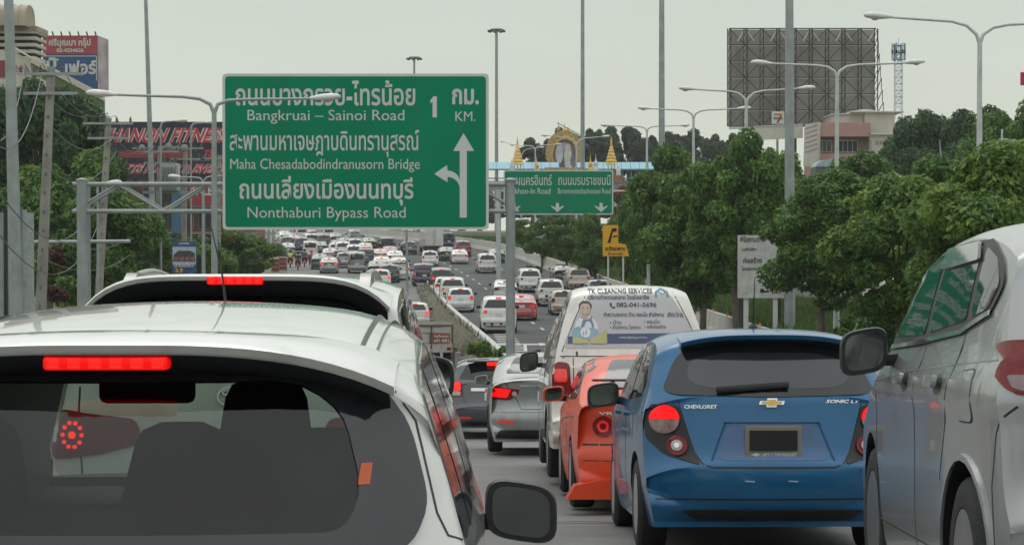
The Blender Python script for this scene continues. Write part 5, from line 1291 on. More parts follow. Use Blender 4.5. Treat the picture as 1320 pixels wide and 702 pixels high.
# yellow sign, white notice board
yel_ = M('sign_yellow', (.72, .36, .012), .5, var=.05)
ys_ = thing('warning_sign', 'yellow L shaped warning sign on two white posts in the verge', 'road sign', px(778, 330, 132))
def ypx(x, y): p = px(x, y, 132)-ys_.location; return (p.x, p.z)
MB().prism([ypx(777, 290), ypx(797, 290), ypx(797, 313), ypx(807, 315), ypx(811, 330), ypx(777, 330)][::-1], 0, .06).build('sign_panel', yel_, ys_)
MB().prism([ypx(783, 313), ypx(789, 294), ypx(795, 294), ypx(795, 298), ypx(790, 299), ypx(787, 313)][::-1], -.012, .0).build('black_symbol', blackp, ys_)
MB().prism([ypx(790, 304), ypx(796, 303), ypx(796, 305), ypx(790, 306)][::-1], -.012, .0).build('black_symbol', blackp, ys_)
for body, bx in (('ระวังสะพาน', (780, 317, 806, 323)), ('ข้างหน้า', (784, 325, 803, 328.5))): sign_text(body, bx, 132, blackp, ys_, .03, lift=.014)
for x in (784, 803.5): p = px(x, 330, 132); MB().box((p.x-.05-ys_.location.x, .07, G(p.x, 132)-.1-ys_.location.z), (p.x+.05-ys_.location.x, .17, p.z-ys_.location.z+.3)).build('post', swhite, ys_)
nb = thing('notice_board', 'white notice board on two posts half hidden by the round roadside tree', 'notice board', px(952, 384, 88))
def npx(x, y, d=88): p = px(x, y, d)-nb.location; return (p.x, p.z)
MB().prism([npx(951, 384), npx(1011, 384), npx(1011, 303), npx(951, 303)], 0, .06).build('board', M('board_white', (.50, .51, .49), .5, dirt=.25), nb)
for body, bx in (('พินิจงานทาง', (954, 305, 985, 312)), ('บริษัท', (957, 319, 975, 323)), ('ก่อสร้าง', (958, 331, 982, 339)), ('โครงการทาง', (956, 343.5, 985, 348.5))): sign_text(body, bx, 88, blackp, nb, .02, lift=.01)
sign_text('OK5', (995, 371, 1007, 378), 88, M('board_red', (.35, .03, .03), .5), nb, .03, lift=.01); sign_text('■▬', (980, 372, 991, 377), 88, blackp, nb, .03, lift=.01)
for x in (962, 1000): p = px(x, 384, 88)-nb.location; MB().box((p.x-.09, .07, -2.2), (p.x+.09, .2, .2)).build('post', swhite, nb)
for x in (957, 1005): p = px(x, 384, 88)-nb.location; MB().box((p.x-.11, .5, -2.2), (p.x+.11, .72, .1)).build('rear_post', M('post_dark', (.06, .06, .05), .8), nb)
# white marker posts on the verge
for k, (x, yb, d) in enumerate(((836, 352, 118), (890, 372, 105), (660+1, 322, 235))):
    p = px(x, yb, d); t_ = thing('marker_post', ('white banded marker post right of the yellow sign', 'white marker post under the dark green tree', 'far white marker post by the gantry post')[k], 'marker post', p)
    MB().box((-.09, -.09, -1.2), (.09, .09, .95), bev=.02).build('post', swhite, t_); MB().box((-.094, -.094, .5), (.094, .094, .62)).build('black_band', blackp, t_)
# ------------------------------------------------------------ footbridge with golden arch
D3 = 292.
def q3(x, y, d=D3): p = px(x, y, d); return p.x, p.z
fb = thing('footbridge', 'pedestrian footbridge with a long pale blue roof crossing behind the small green sign', 'footbridge', (0, D3, 0))
blue_r = M('pale_blue_roof', (.20, .42, .52), .5, dirt=.2); xa, zr_ = q3(560, 209); xb, zr2 = q3(858, 209); z_e = q3(0, 219)[1]
n = 26
for k in range(n):
    x = xa+(xb-xa)*k/n; w_ = (xb-xa)/n
    MB().prism([(x+.02, z_e), (x+w_-.02, z_e), (x+w_-.02, z_e+.12), (x+.02, z_e+.12)], -1.6, 1.6).build('roof_panel', blue_r, fb)
    MB().add([(x+.02, -1.6, z_e+.1), (x+w_-.02, -1.6, z_e+.1), (x+w_-.02, 0, zr_), (x+.02, 0, zr_), (x+.02, 1.6, z_e+.1), (x+w_-.02, 1.6, z_e+.1)], [(0, 1, 2, 3), (3, 2, 5, 4)]).build('roof_panel', blue_r, fb)
    MB().box((x, -1.4, q3(0, 236)[1]), (x+.14, -1.26, z_e)).build('roof_post', M('bridge_blue', (.10, .19, .24), .6), fb)
MB().box((xa, -1.5, q3(0, 246)[1]), (xb, 1.5, q3(0, 237)[1])).build('deck', conc_d, fb)
MB().box((xa, -1.55, q3(0, 231)[1]), (xb, -1.47, q3(0, 229.5)[1])).build('handrail', MATS['bridge_blue'], fb)
MB().box((xa, -1.55, q3(0, 236.5)[1]), (xb, -1.51, q3(0, 233.5)[1])).build('parapet', MATS['bridge_blue'], fb)
for x in (-9, 20.5): MB().box((x-.6, -.6, G(x, D3)-1), (x+.6, .6, q3(0, 246)[1])).build('pier', concrete, fb)
gold = M('gold_ornament', (.66, .43, .10), .45, .2, var=.3, scale=2.5, bump=.6, bscale=8); gold2 = M('dark_gold', (.40, .28, .11), .6, .2, var=.35, scale=3)
D4 = 286.
ar = thing('golden_arch', 'ornate golden arch frame with twin spires above the footbridge roof', 'arch', (*q3(728, 222, D4)[:1], D4, q3(728, 222, D4)[1]))
k4 = D4/F
def orn(m, cx, cz, r): m.lathe([(r*.3, -.25), (r, -.1), (r, .1), (r*.3, .25)], (cx, 0, cz), 'y', 6)
out_ = []; in_ = []
for i in range(25):
    t = PI*(-.12)+i*(PI*1.24)/24; out_.append((25*k4*math.cos(t), (25+29*math.sin(t))*k4)); in_.append((15.5*k4*math.cos(t), (22+21*math.sin(t))*k4))
V = []; Fc = []
for (x, z), (x2, z2) in zip(out_, in_): V += [(x, -.3, z), (x2, -.3, z2), (x, .3, z), (x2, .3, z2)]
for i in range(24):
    a = 4*i; b = a+4; Fc += [(a, b, b+1, a+1), (a+2, a+3, b+3, b+2), (a, a+2, b+2, b), (a+1, b+1, b+3, a+3)]
mesh('arch_frame', V, Fc, gold2, ar)
m = MB()
for i in range(31):
    t = PI*(-.1)+i*(PI*1.2)/30; orn(m, 20.5*k4*math.cos(t), (23.5+25*math.sin(t))*k4, .30)
m.build('arch_ornament', gold, ar)
m = MB()
for i in range(25): t = PI*(-.1)+i*(PI*1.2)/24; x, z = in_[i]; m.lathe([(.10, -.4), (.16, -.3), (.10, -.2)], (x*1.04, 0, z), 'y', 5)
m.build('inner_moulding', gold, ar)
MB().box((-26*k4, -.5, -.3), (26*k4, .5, 6*k4)).build('arch_base', gold2, ar)
for cx, hh in ((-8, 64), (-.5, 64), (4, 58)): MB().lathe([(.35, 44*k4), (.38, 46*k4), (.2, 52*k4), (.26, 54*k4), (.08, 58*k4), (.02, hh*k4)], (cx*k4, 0, 0), 'z', 8).build('spire', gold if cx > -2 else gold2, ar)
pic = MB().prism([(x*.93, z*.99) for x, z in in_], -.05, .05).build('picture_panel', M('picture_violet', (.16, .13, .17), .6, var=.4, scale=.8), ar)
for (cx, cz, a_, b_, mt) in ((-7, 24, 5, 13, (.46, .50, .54)), (4, 20, 5, 17, (.52, .50, .46)), (11, 14, 4, 9, (.20, .17, .20)), (-3, 12, 5, 8, (.10, .09, .12)), (0, 34, 8, 4, (.40, .33, .38))):
    mesh('picture_shape', [((cx+a_*math.cos(2*PI*i/12))*k4, -.06-.004*abs(cx), (cz+b_*math.sin(2*PI*i/12))*k4) for i in range(12)], [tuple(range(12))], M('pic%d' % (int(cx)+50), mt, .6, var=.2, scale=1.), pic)
for k, (x, lab) in enumerate(((667, 'golden tiered parasol left of the golden arch'), (788, 'golden tiered parasol right of the golden arch'))):
    p = px(x, 212, D4); t_ = thing('tiered_parasol', lab, 'parasol ornament', p, 0, 'tiered golden parasols')
    for i in range(7): MB().lathe([(8.4*k4*(1-i*.135), i*4.1*k4), (8.0*k4*(1-i*.135), (i*4.1+1.2)*k4), (6.0*k4*(1-i*.15), (i*4.1+3.6)*k4)], (0, 0, 0), 'z', 14).build('tier', gold, t_, True, 30)
    MB().lathe([(.15, 27*k4), (.1, 31*k4), (.02, 36*k4)], (0, 0, 0), 'z', 8).build('finial', gold, t_)
    for sx in (-4, 0, 4): MB().bar((sx*k4, 0, -14*k4), (sx*k4, 0, .2), .05).build('support_rod', gold2, t_)
for k, (x, y, lab, mt) in enumerate(((692, 222, 'small golden pagoda spire left of the arch', gold), (760+1, 220, 'small golden spire just right of the mast', gold), (768, 219, 'small white spire beside the golden spire', swhite))):
    p = px(x, y, D4); t_ = thing('spire_ornament', lab, 'spire ornament', p); MB().lathe([(.42, -.2), (.40, .3), (.26, .45), (.33, .9), (.12, 1.2), (.05, 1.5), (.01, 2.2)], (0, 0, 0), 'z', 10).build('spire', mt, t_, True, 40)
    MB().box((-.4, -.4, -.6), (.4, .4, -.2)).build('plinth', gold2, t_)
for k, (x, lab) in enumerate(((660, 'white guardian statue under the left parasol'), (797, 'white guardian statue under the right parasol'))):
    p = px(x, 226 if k else 220, D4-1.5); t_ = thing('guardian_statue', lab, 'statue', p, 0, 'white guardian statues')
    MB().lathe([(.30, 0), (.36, .2), (.28, .45), (.34, .75), (.17, .92), (.20, 1.1), (.12, 1.25), (.03, 1.5)], (0, 0, 0), 'z', 10).build('figure', swhite, t_, True, 60); MB().box((-.5, -.4, -.8), (.5, .4, 0)).build('plinth', M('terracotta', (.32, .13, .06), .8, var=.3, scale=2), t_)
o = shrub('orange brown flowering bush right of the small green sign', 805, 252, D4-20, 30, 16, leafmat('leaf_orange', (.26, .11, .05), (.30, .15, .06), .3), 61, 900, leaf=.2)
# ------------------------------------------------------------ right: billboard, buildings, tower
D5 = 205.
bb = thing('billboard_frame', 'huge empty steel lattice billboard backed by grey sheeting', 'billboard', (0, D5, 0))
def q5(x, y): p = px(x, y, D5); return p.x, p.z
xa, zt = q5(940, 37); xb, zb_ = q5(1129, 163)
rust = M('rusty_frame', (.055, .050, .048), .7, .3, var=.3)
sheet = M('grey_sheeting', (.30, .29, .265), .8, var=.15, scale=.3, dirt=.5)
nx, nz = 9, 6
for i in range(nx):
    for j in range(nz):
        X0 = xa+(xb-xa)*i/nx; X1 = xa+(xb-xa)*(i+1)/nx; Z0 = zb_+(zt-zb_)*j/nz; Z1 = zb_+(zt-zb_)*(j+1)/nz
        MB().box((X0+.008, .95+random.uniform(0, .03), Z0+.008), (X1-.008, 1.0, Z1-.008)).build('sheet', sheet, bb)
for i in range(nx+1):
    X = xa+(xb-xa)*i/nx
    for dx in (-.16, .16): MB().bar((X+dx, 0, zb_), (X+dx, 0, zt), .045).build('upright', rust, bb)
    for j in range(12):
        z = zb_+(zt-zb_)*j/12; MB().bar((X-.16, 0, z), (X+.16, 0, z+(zt-zb_)/12), .03).build('lacing', rust, bb)
for j in range(nz+1):
    Z = zb_+(zt-zb_)*j/nz; MB().bar((xa, 0, Z), (xb, 0, Z), .05).build('girder', rust, bb)
for i in range(nx):
    for j in range(nz):
        X0 = xa+(xb-xa)*i/nx; X1 = xa+(xb-xa)*(i+1)/nx; Z0 = zb_+(zt-zb_)*j/nz; Z1 = zb_+(zt-zb_)*(j+1)/nz
        if (i+j) % 2: X0, X1 = X1, X0
        MB().bar((X0, .1, Z0), (X1, .1, Z1), .035).build('diagonal', rust, bb)
        if j == nz-1: MB().bar((X0, .3, Z1), ((X0+X1)/2, -.4, Z0+.3), .045).build('rust_stay', M('pale_stay', (.35, .34, .32), .6), bb)
for j in range(8):
    z = zb_+(zt-zb_)*j/8; z2 = zb_+(zt-zb_)*(j+1)/8; MB().bar((xb+.1, 0, z), (xb+.9*(1-j/9), .5, z2), .03).build('side_lacing', rust, bb); MB().bar((xb+.9*(1-j/9), .5, z), (xb+.9*(1-j/9), .5, z2), .03).build('side_lacing', rust, bb)
for x in (-.0,): MB().box((xa, -.3, zb_-.25), (xa+4.2, .3, zb_-.05)).build('catwalk', swhite, bb)
for i in (1, 4, 7): X = xa+(xb-xa)*i/nx; MB().bar((X, .4, G(X, D5)), (X, .4, zb_), .25).build('leg', rust, bb)
sv = thing('shop_sign', 'small white convenience shop sign with a numeral 7 below the steel billboard', 'shop sign', (0, D5-3, 0)); D6 = D5-3
a = px(995, 160, D6); b = px(1011, 144, D6)
MB().box((a.x, 0, a.z), (b.x, .25, b.z), bev=.05).build('sign_box', swhite, sv)
so7 = M('sign_orange', (.55, .14, .03), .5); sr7 = M('sign_red', (.45, .02, .02), .5); sgn = M('sign_dark_green', (.01, .14, .06), .5)
mesh('numeral', [(px(x, y, D6).x, -.02, px(x, y, D6).z) for x, y in ((997.5, 146.5), (1008.5, 146.5), (1008.5, 149), (997.5, 149))], [(0, 1, 2, 3)], so7, sv)
mesh('numeral', [(px(x, y, D6).x, -.02, px(x, y, D6).z) for x, y in ((1008.5, 149), (1003.5, 158.5), (1000.5, 158.5), (1005.5, 149))], [(0, 1, 2, 3)], sr7, sv)
sign_text('ELEVEN', (997, 151, 1009, 154), D6, sgn, sv, .04, lift=.035)
MB().bar((px(1003, 0, D6).x, .3, a.z-5), (px(1003, 0, D6).x, .3, a.z), .1).build('post', steel, sv)
# pink and cream buildings
D7 = 196.
def q7(x, y, d=D7): p = px(x, y, d); return p.x, p.z
pink = M('pink_render', (.42, .25, .22), .85, var=.1, scale=.5, dirt=.3); cream = M('cream_render', (.52, .50, .43), .85, var=.08, scale=.5, dirt=.2); winm = M('window_glass_far', (.05, .06, .065), .1)
pb_ = thing('pink_building', 'two storey pink building with a recessed balcony and glazed windows', 'building', (0, D7, 0))
xs0, zt0 = q7(1054, 158); xs1, _ = q7(1122, 158); zl = lambda y: q7(0, y)[1]
MB().box((xs0, 1.2, zl(240)-6), (xs1, 9, zl(160))).build('wall', pink, pb_)
MB().box((xs0, 0, zl(176)), (xs1, 1.3, zl(158))).build('fascia', pink, pb_)
MB().box((xs0, 0, zl(214)), (xs1, 1.1, zl(198))).build('balcony_parapet', pink, pb_)
MB().box((xs0, 0, zl(240)-4), (xs0+.3, 1.3, zl(214))).build('pillar', pink, pb_)
MB().box((xs0-.02, -.05, zl(214)-.1), (xs0+.25, 1.3, zl(158)+.02)).build('corner_post', cream, pb_)
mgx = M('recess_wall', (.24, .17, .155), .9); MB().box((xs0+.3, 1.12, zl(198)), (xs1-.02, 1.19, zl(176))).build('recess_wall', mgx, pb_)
for (u0, u1) in ((1056, 1074), (1082, 1108)):
    A, zt_ = q7(u0, 180); B, zb2 = q7(u1, 196); w = MB().box((A, 1.02, zb2), (B, 1.10, zt_)).build('window', M('window_frame_pale', (.5, .5, .47), .6), pb_)
    nn_ = 4 if u0 > 1080 else 3
    for k in range(nn_): MB().box((A+.06+(B-A-.06)*k/nn_, .99, zb2+.08), (A+(B-A-.06)*(k+1)/nn_, 1.03, zt_-.08)).build('pane', winm, w)
wb = thing('striped_panel', 'white wall panel with curved grey stripes left of the pink building', 'wall panel', (0, D7-1, 0))
P = [q7(1034, 215), q7(1053, 215), q7(1053, 158), q7(1036, 161)]
MB().prism(P, 0, .3).build('panel', cream, wb)
for k in range(6):
    zz = zl(168+6*k); MB().prism([(P[0][0]+.1, zz), (P[1][0]-.1, zz+.35), (P[1][0]-.1, zz+.5), (P[0][0]+.1, zz+.12)], -.03, .0).build('stripe', M('stripe_mauve', (.33, .24, .26), .7), wb)
wl = thing('white_parapet', 'long blank off white parapet wall under the steel billboard', 'wall', (0, D7-.5, 0))
MB().prism([q7(971, 181), q7(1034, 178), q7(1034, 161), q7(971, 164)], 0, .4).build('wall', cream, wl)
MB().prism([q7(971, 164), q7(1034, 161), q7(1034, 160), q7(971, 163)], -.08, .5).build('coping', swhite, wl)
cb = thing('cream_building', 'cream three storey building with a flat roof right of the pink one', 'building', (0, D7, 0))
xc0, _ = q7(1122, 0); xc1, _ = q7(1165, 0)
MB().box((xc0+.02, .3, zl(240)-6), (xc1, 8, zl(172))).build('wall', cream, cb)
MB().box((q7(1118, 0)[0]+.05, 1.6, zl(172)), (xc1-.5, 8, zl(144))).build('upper_storey', cream, cb)
MB().box((q7(1100, 0)[0], 1.2, zl(144)), (xc1+.25, 8.3, zl(142.3))).build('roof_slab', cream, cb)
MB().box((q7(1080, 0)[0], 2.0, zl(158)), (q7(1118, 0)[0], 8, zl(146))).build('stair_block', cream, cb)
MB().box((q7(1078, 0)[0], 1.8, zl(146)), (q7(1118.2, 0)[0], 8.1, zl(144.6))).build('stair_roof', swhite, cb)
MB().box((xc0-.1, .0, zl(173.5)), (xc1+.1, .6, zl(171.5))).build('cornice', swhite, cb)
for (u0, v0, u1, v1, nn_) in ((1143, 181, 1150, 197, 2), (1120.5, 180, 1124.5, 195, 1)):
    A, zt_ = q7(u0, v0); B, zb2 = q7(u1, v1); A = max(A, xc0+.1); w = MB().box((A, .22, zb2), (B, .3, zt_)).build('window', MATS['window_frame_pale'], cb)
    for k in range(nn_): MB().box((A+.05+(B-A-.05)*k/nn_, .19, zb2+.06), (A+(B-A-.05)*(k+1)/nn_, .23, zt_-.06)).build('pane', winm, w)
for u in (1131, 1136.5, 1158, 1163): A, z_ = q7(u, 183); MB().box((A-.1, .2, z_-.18), (A+.1, .31, z_+.14)).build('vent', pink, cb)
for (u, v, lab) in ((1138, 208, 'air conditioner on the cream building wall, left'), (1146, 206, 'air conditioner on the cream building wall, right')):
    p = px(u, v, D7-.5); t_ = thing('air_conditioner', lab, 'air conditioner', p, 0, 'air conditioners on the cream wall'); MB().box((-.4, 0, -.3), (.4, .4, .3), bev=.03).build('casing', swhite, t_)
    MB().lathe([(.02, -.01), (.22, -.01), (.22, .0)], (-.08, 0, 0), 'y', 12).build('fan_grille', blackp, t_)
wt = thing('water_tank', 'round white water tank on the roof behind the pink fascia', 'water tank', px(1115, 157, D7+3)); MB().lathe([(.9, 0), (1.05, .2), (1.05, .8), (1.2, .85), (1.2, 1.), (.4, 1.1)], (0, 0, 0), 'z', 16).build('tank', swhite, wt, True, 40)
bus = thing('blue_white_canopy', 'pale blue and white barrel canopy below the pink building', 'canopy', px(1080, 215, D7-6)); 
MB().prism([(2.*math.cos(PI*i/10), .75*math.sin(PI*i/10)) for i in range(11)], -.5, 3).build('canopy_roof', M('canopy_blue', (.33, .42, .45), .5), bus); MB().box((-2, -.4, -2.5), (2, 2.8, 0)).build('canopy_wall', M('canopy_wall', (.12, .12, .12), .8), bus)
# cell tower
D8 = 230.
ct = thing('cell_tower', 'slim lattice telecom tower with antenna panels on the cream building roof', 'tower', (px(1158, 142, D8).x, D8, px(1158, 142, D8).z)); k8 = D8/F
hT = (142-54)*k8; ws = 4.5*k8; tw_ = M('tower_paint_white', (.55, .58, .60), .5, .3); tr_ = M('tower_blue', (.20, .34, .42), .5, .3)
n = 9
for sx in (-1, 1):
    for sy in (-1, 1): MB().bar((sx*ws, sy*ws, -1), (sx*ws, sy*ws, hT*.86), .035).build('tower_leg', tw_, ct)
for k in range(n):
    z0_, z1_ = hT*.86*k/n, hT*.86*(k+1)/n
    for sy in (-1, 1):
        MB().bar((-ws, sy*ws, z0_), (ws, sy*ws, z1_), .016).build('lattice_bar', tr_ if k % 3 else tw_, ct); MB().bar((ws, sy*ws, z0_), (-ws, sy*ws, z1_), .016).build('lattice_bar', tr_ if k % 3 else tw_, ct); MB().bar((-ws, sy*ws, z1_), (ws, sy*ws, z1_), .02).build('lattice_bar', tr_, ct)
for k in range(6):
    a = 2*PI*k/6
    for zz in (.80, .90): 
        c_ = Vector((math.cos(a)*8*k8, math.sin(a)*8*k8, hT*zz)); MB().box(c_+Vector((-.09, -.05, -.55)), c_+Vector((.09, .05, .55))).build('antenna_panel', tw_ if k % 2 else tr_, ct)
    c_ = Vector((math.cos(a)*8*k8, math.sin(a)*8*k8, 0))
for zz in (.74, .84, .94): MB().lathe([(8.2*k8, -.04), (8.3*k8, 0), (8.2*k8, .04), (8.0*k8, 0)], (0, 0, hT*zz), 'z', 16).build('platform_ring', tr_, ct)
MB().tube([(0, 0, hT*.85), (0, 0, hT*1.05)], .04, 6).build('lightning_rod', tw_, ct)
# extra posts seen among the right trees
for k, (x, yt, yb, d, lab) in enumerate(((1213, 205, 245, 130, 'brown utility pole with thin top before the dark grove'), )):
    p = px(x, yb, d); t_ = thing('utility_pole', lab, 'utility pole', p); h_ = (yb-yt)*d/F; MB().tube([(0, 0, -3), (0, 0, h_)], [.16, .12], 6).build('post', conc_d, t_); MB().tube([(0, 0, h_), (-.1, 0, h_+25*d/F)], [.05, .03], 5).build('top_pipe', steel, t_); MB().bar((-1., 0, h_-.1), (1., 0, h_-.1), .04).build('crossarm', steel, t_)
p = px(1293, 215, 110); t_ = thing('antenna_mast', 'short pale ladder mast in the trees near the right edge', 'mast', p)
for sx in (-.2, .2): MB().bar((sx, 0, -2), (sx+.15, 0, 1.9 if sx < 0 else 1.4), .04).build('rail', steel_l, t_)
for i in range(6): MB().bar((-.2, 0, -.6+.4*i), (.25, 0, -.6+.4*i), .03).build('rung', steel_l, t_)
rs_ = thing('red_banner', 'red banner edge at the top right border', 'banner', px(1316, 110, 80)); MB().box((0, 0, 0), (1.2, .1, .48)).build('banner', M('banner_red', (.40, .03, .05), .6), rs_); MB().bar((1., .1, -6), (1., .1, .6), .06).build('post', steel, rs_)
# opposite carriageway wall
ow = thing('opposite_wall', 'grey concrete wall between the tree verge and the opposite carriageway', 'wall', (0, 0, 0))
y = 40.
while y < 330: barrier_piece('wall_panel', y, y+3.95, lambda q: XR(q)+8.2, [(-.1, -.3), (.1, -.3), (.1, .8), (-.1, .8)], conc_d, ow); y += 4.
# ------------------------------------------------------------ left buildings
D9 = 150.
def q9(x, y, d=D9): p = px(x, y, d); return p.x, p.z
vt = thing('vent_tower', 'rounded beige roof tower with dark ventilation louvres at the top left', 'roof tower', (0, D9, 0))
tan = M('tan_metal', (.34, .29, .22), .7, var=.12, scale=.8, dirt=.4)
V = []; Fc = []; xl, _ = q9(-45, 0); xr, _ = q9(39, 0); xe, _ = q9(47, 0)
prof = [(0, zl_) for zl_ in ()]
pts = []
for i in range(9): t = i/8*PI/2; pts.append((2.6*(1-math.sin(t)) if False else 0, 0))
z0_ = q9(0, 36)[1]; z1_ = q9(0, 7)[1]
def dome(x): return [(x, -1.6+1.6*math.cos(PI-PI*i/12)+1.6, z0_+(z1_-z0_)*math.sin(PI*i/12)**.6) for i in range(13)]
rows = [dome(xl), dome(xr), dome(xr+.001)]
V = rows[0]+rows[1]; Fc = [(i, i+1, 14+i, 13+i) for i in range(12)]+[tuple(range(13, 26))]
mesh('dome_roof', V, Fc, tan, vt, True, 40)
for k in range(9):
    x = xl+(xr-xl)*k/9; MB().tube([Vector(p)+Vector((x-xl, 0, .02)) for p in rows[0]], .03, 4, False).build('roof_seam', tan, vt)
for k, y_ in enumerate((41, 49.5, 58, 66.5, 75)):
    z_ = q9(0, y_)[1]; MB().box((xl, -.1*1, z_-.12), (xr+.45-.03*k, 3.3, z_+.12), bev=.03).build('louvre', cream, vt)
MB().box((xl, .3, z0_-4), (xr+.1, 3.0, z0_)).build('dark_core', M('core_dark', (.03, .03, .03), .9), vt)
MB().box((xl, -.15, z0_-.25), (xr+.5, 3.4, z0_+.1)).build('eave', tan, vt)
gr = thing('green_striped_building', 'building with a sloping green striped gable roof and white trim at the left', 'building', (0, D9-8, 0)); dg = D9-8
def qg(x, y): p = px(x, y, dg); return (p.x, p.z)
rg = M('roof_green', (.13, .20, .075), .7, var=.15, scale=1.5, dirt=.3)
Aq, Bq, Cq, Dq = qg(40, 79), qg(134, 128), qg(134, 146), qg(48, 105)
for k in range(9):
    t0, t1 = k/9+.006, (k+1)/9-.006
    def L2(p, q, t): return (p[0]+(q[0]-p[0])*t, p[1]+(q[1]-p[1])*t)
    MB().prism([L2(Aq, Dq, t0), L2(Bq, Cq, t0), L2(Bq, Cq, t1), L2(Aq, Dq, t1)][::-1], .0+.05*(k % 2), .4).build('roof_strip', rg, gr)
for p, q in ((Aq, Bq), (Dq, Cq)):
    MB().prism([(p[0], p[1]-.1), (q[0], q[1]-.1), (q[0], q[1]+.3), (p[0], p[1]+.3)], -.12, .3).build('roof_trim', cream, gr)
MB().prism([qg(-20, 112), qg(40, 112), qg(40, 79), qg(20, 68), qg(-20, 64)], .05, .5).build('gable_wall', cream, gr)
MB().prism([qg(18, 64), qg(40, 75), qg(48, 82), qg(48, 79), qg(18, 60)], -.15, .4).build('roof_trim', cream, gr)
MB().prism([qg(-20, 240), qg(112, 240), qg(112, 140), qg(48, 108), qg(-20, 108)], 2.6, 2.9).build('rear_wall', conc_d, gr)
V_, F_ = textmesh('ร้านวัสดุ', .02, 2); a = qg(20, 96); b = qg(36, 84); Q = fit(V_, a[0], b[0], a[1], b[1]); mesh('lettering', [(u, .03, v) for u, v in Q], F_, M('faded_red', (.35, .12, .12), .6), gr)
MB().prism([qg(-20, 100), qg(8, 100), qg(8, 78), qg(-20, 78)], -.02, .04).build('maroon_panel', M('panel_maroon', (.20, .03, .04), .6), gr)
sb = thing('rooftop_sign', 'red and blue two part rooftop sign with Thai lettering above the green roof', 'sign', (0, D9+10, 0)); ds = D9+10
def qs(x, y): p = px(x, y, ds); return (p.x, p.z)
def R4(x0, y0, x1, y1): return [qs(x0, y1), qs(x1, y1), qs(x1, y0), qs(x0, y0)]
sred = M('sign_red_face', (.36, .06, .07), .5, var=.08); sblue = M('sign_blue_face', (.03, .085, .21), .5, var=.1)
MB().prism(R4(55, 46, 126, 70), 0, .2).build('sign_panel', sred, sb); MB().prism(R4(55, 70.3, 126, 118), 0, .2).build('sign_panel', sblue, sb)
MB().add([(*[qs(126, 46)[0]], 0, qs(0, 46)[1]), (qs(135, 47)[0], 1.5, qs(0, 49)[1]), (qs(135, 47)[0], 1.5, qs(0, 118)[1]), (qs(126, 46)[0], 0, qs(0, 118)[1])], [(0, 1, 2, 3)]).build('side_panel', M('side_face', (.38, .33, .34), .6, var=.3, scale=1.), sb)
for (x0, y0, x1, y1) in ((57, 72, 125, 73), (124, 73, 125, 104)): MB().prism(R4(x0, y0, x1, y1), -.03, .0).build('white_line', swhite, sb)
for body, bx in (('ศรีบุญมา กรุ๊ป', (63, 49, 117, 62)), ('02-4224626', (73, 62.5, 108, 67.5)), ('เฟอร์', (84, 78, 124, 96)), ('ปั๊', (60, 74, 76, 88))): sign_text(body, bx, ds, swhite, sb, .035, lift=.03)
MB().box((qs(57, 0)[0], .2, qs(0, 118)[1]-6), (qs(120, 0)[0], .4, qs(0, 48)[1])).build('frame', rust, sb)
for k in range(7): x = qs(58+11*k, 0)[0]; MB().bar((x, -.1, qs(0, 46)[1]), (x, -.5, qs(0, 42)[1]), .04).build('lamp_stalk', rust, sb)
# fitness billboard
D10 = 172.
fbb = thing('fitness_billboard', 'long dark navy billboard with red outlined fitness lettering', 'billboard', (0, D10, 0))
def qf(x, y): p = px(x, y, D10); return (p.x, p.z)
def u2(u, v): return (130+u/5.4, 110+v/5.4)
navy = M('billboard_navy', (.018, .024, .04), .6, var=.2, scale=.5)
for k in range(6):
    a = qf(136+29*k, 231); b = qf(136+29*(k+1)-.4, 157); MB().box((a[0], 0, a[1]), (b[0], .3, b[1])).build('billboard_panel', navy, fbb)
MB().prism([qf(*u2(60, 505)), qf(*u2(640, 505)), qf(*u2(615, 475)), qf(*u2(640, 445)), qf(*u2(60, 455))], -.03, 0).build('red_band', M('band_red', (.26, .035, .05), .6), fbb)
fred = M('fitness_red', (.50, .03, .05), .5); fw = M('fitness_outline', (.62, .60, .60), .5)
for body, (u0, v0, u1, v1) in (('THANON FITNESS', (-30, 295, 850, 400)), ('SPORTS FLOOR & EVENT', (0, 545, 860, 615))):
    p0 = u2(u0, v0); p1 = u2(u1, v1)
    sign_text(body, (*p0, *p1), D10, fw, fbb, .075, slant=.5, lift=.035); sign_text(body, (*p0, *p1), D10, fred, fbb, .02, slant=.5, lift=.055)
sign_text('TEL', (*u2(700, 450), *u2(800, 500)), D10, fred, fbb, .04, slant=.3, lift=.04)
for k in range(5): a = qf(140+34*k, 300); MB().bar((a[0], .4, G(a[0], D10)), (a[0], .4, qf(0, 231)[1]+.5), .12).build('leg', rust, fbb)
# brick and red building below it
rb = thing('red_shop_building', 'reddish brick shop building with balcony grilles under the fitness billboard', 'building', (0, D10+4, 0))
brick = M('brick_wall', (.22, .10, .075), .9, var=.2, scale=1.2, dirt=.3)
def q10(x, y): p = px(x, y, D10+4); return (p.x, p.z)
MB().box((*q10(150, 345)[:1], 0, q10(0, 345)[1]), (q10(330, 0)[0], 6, q10(0, 228)[1])).build('wall', brick, rb)
for k in range(5):
    for j in range(2):
        a = q10(160+24*k, 262+34*j); b = q10(178+24*k, 240+34*j); w = MB().box((a[0], -.12, a[1]), (b[0], .0, b[1])).build('window', conc_d, rb)
        for i in range(2): MB().box((a[0]+.08+(b[0]-a[0]-.08)*i/2, -.16, a[1]+.08), (a[0]+(b[0]-a[0]-.08)*(i+1)/2, -.11, b[1]-.08)).build('pane', winm, w)
for j in range(2): MB().box((q10(150, 0)[0], -.6, q10(0, 268+34*j)[1]), (q10(330, 0)[0], 0, q10(0, 264.5+34*j)[1])).build('balcony_slab', conc_d, rb)
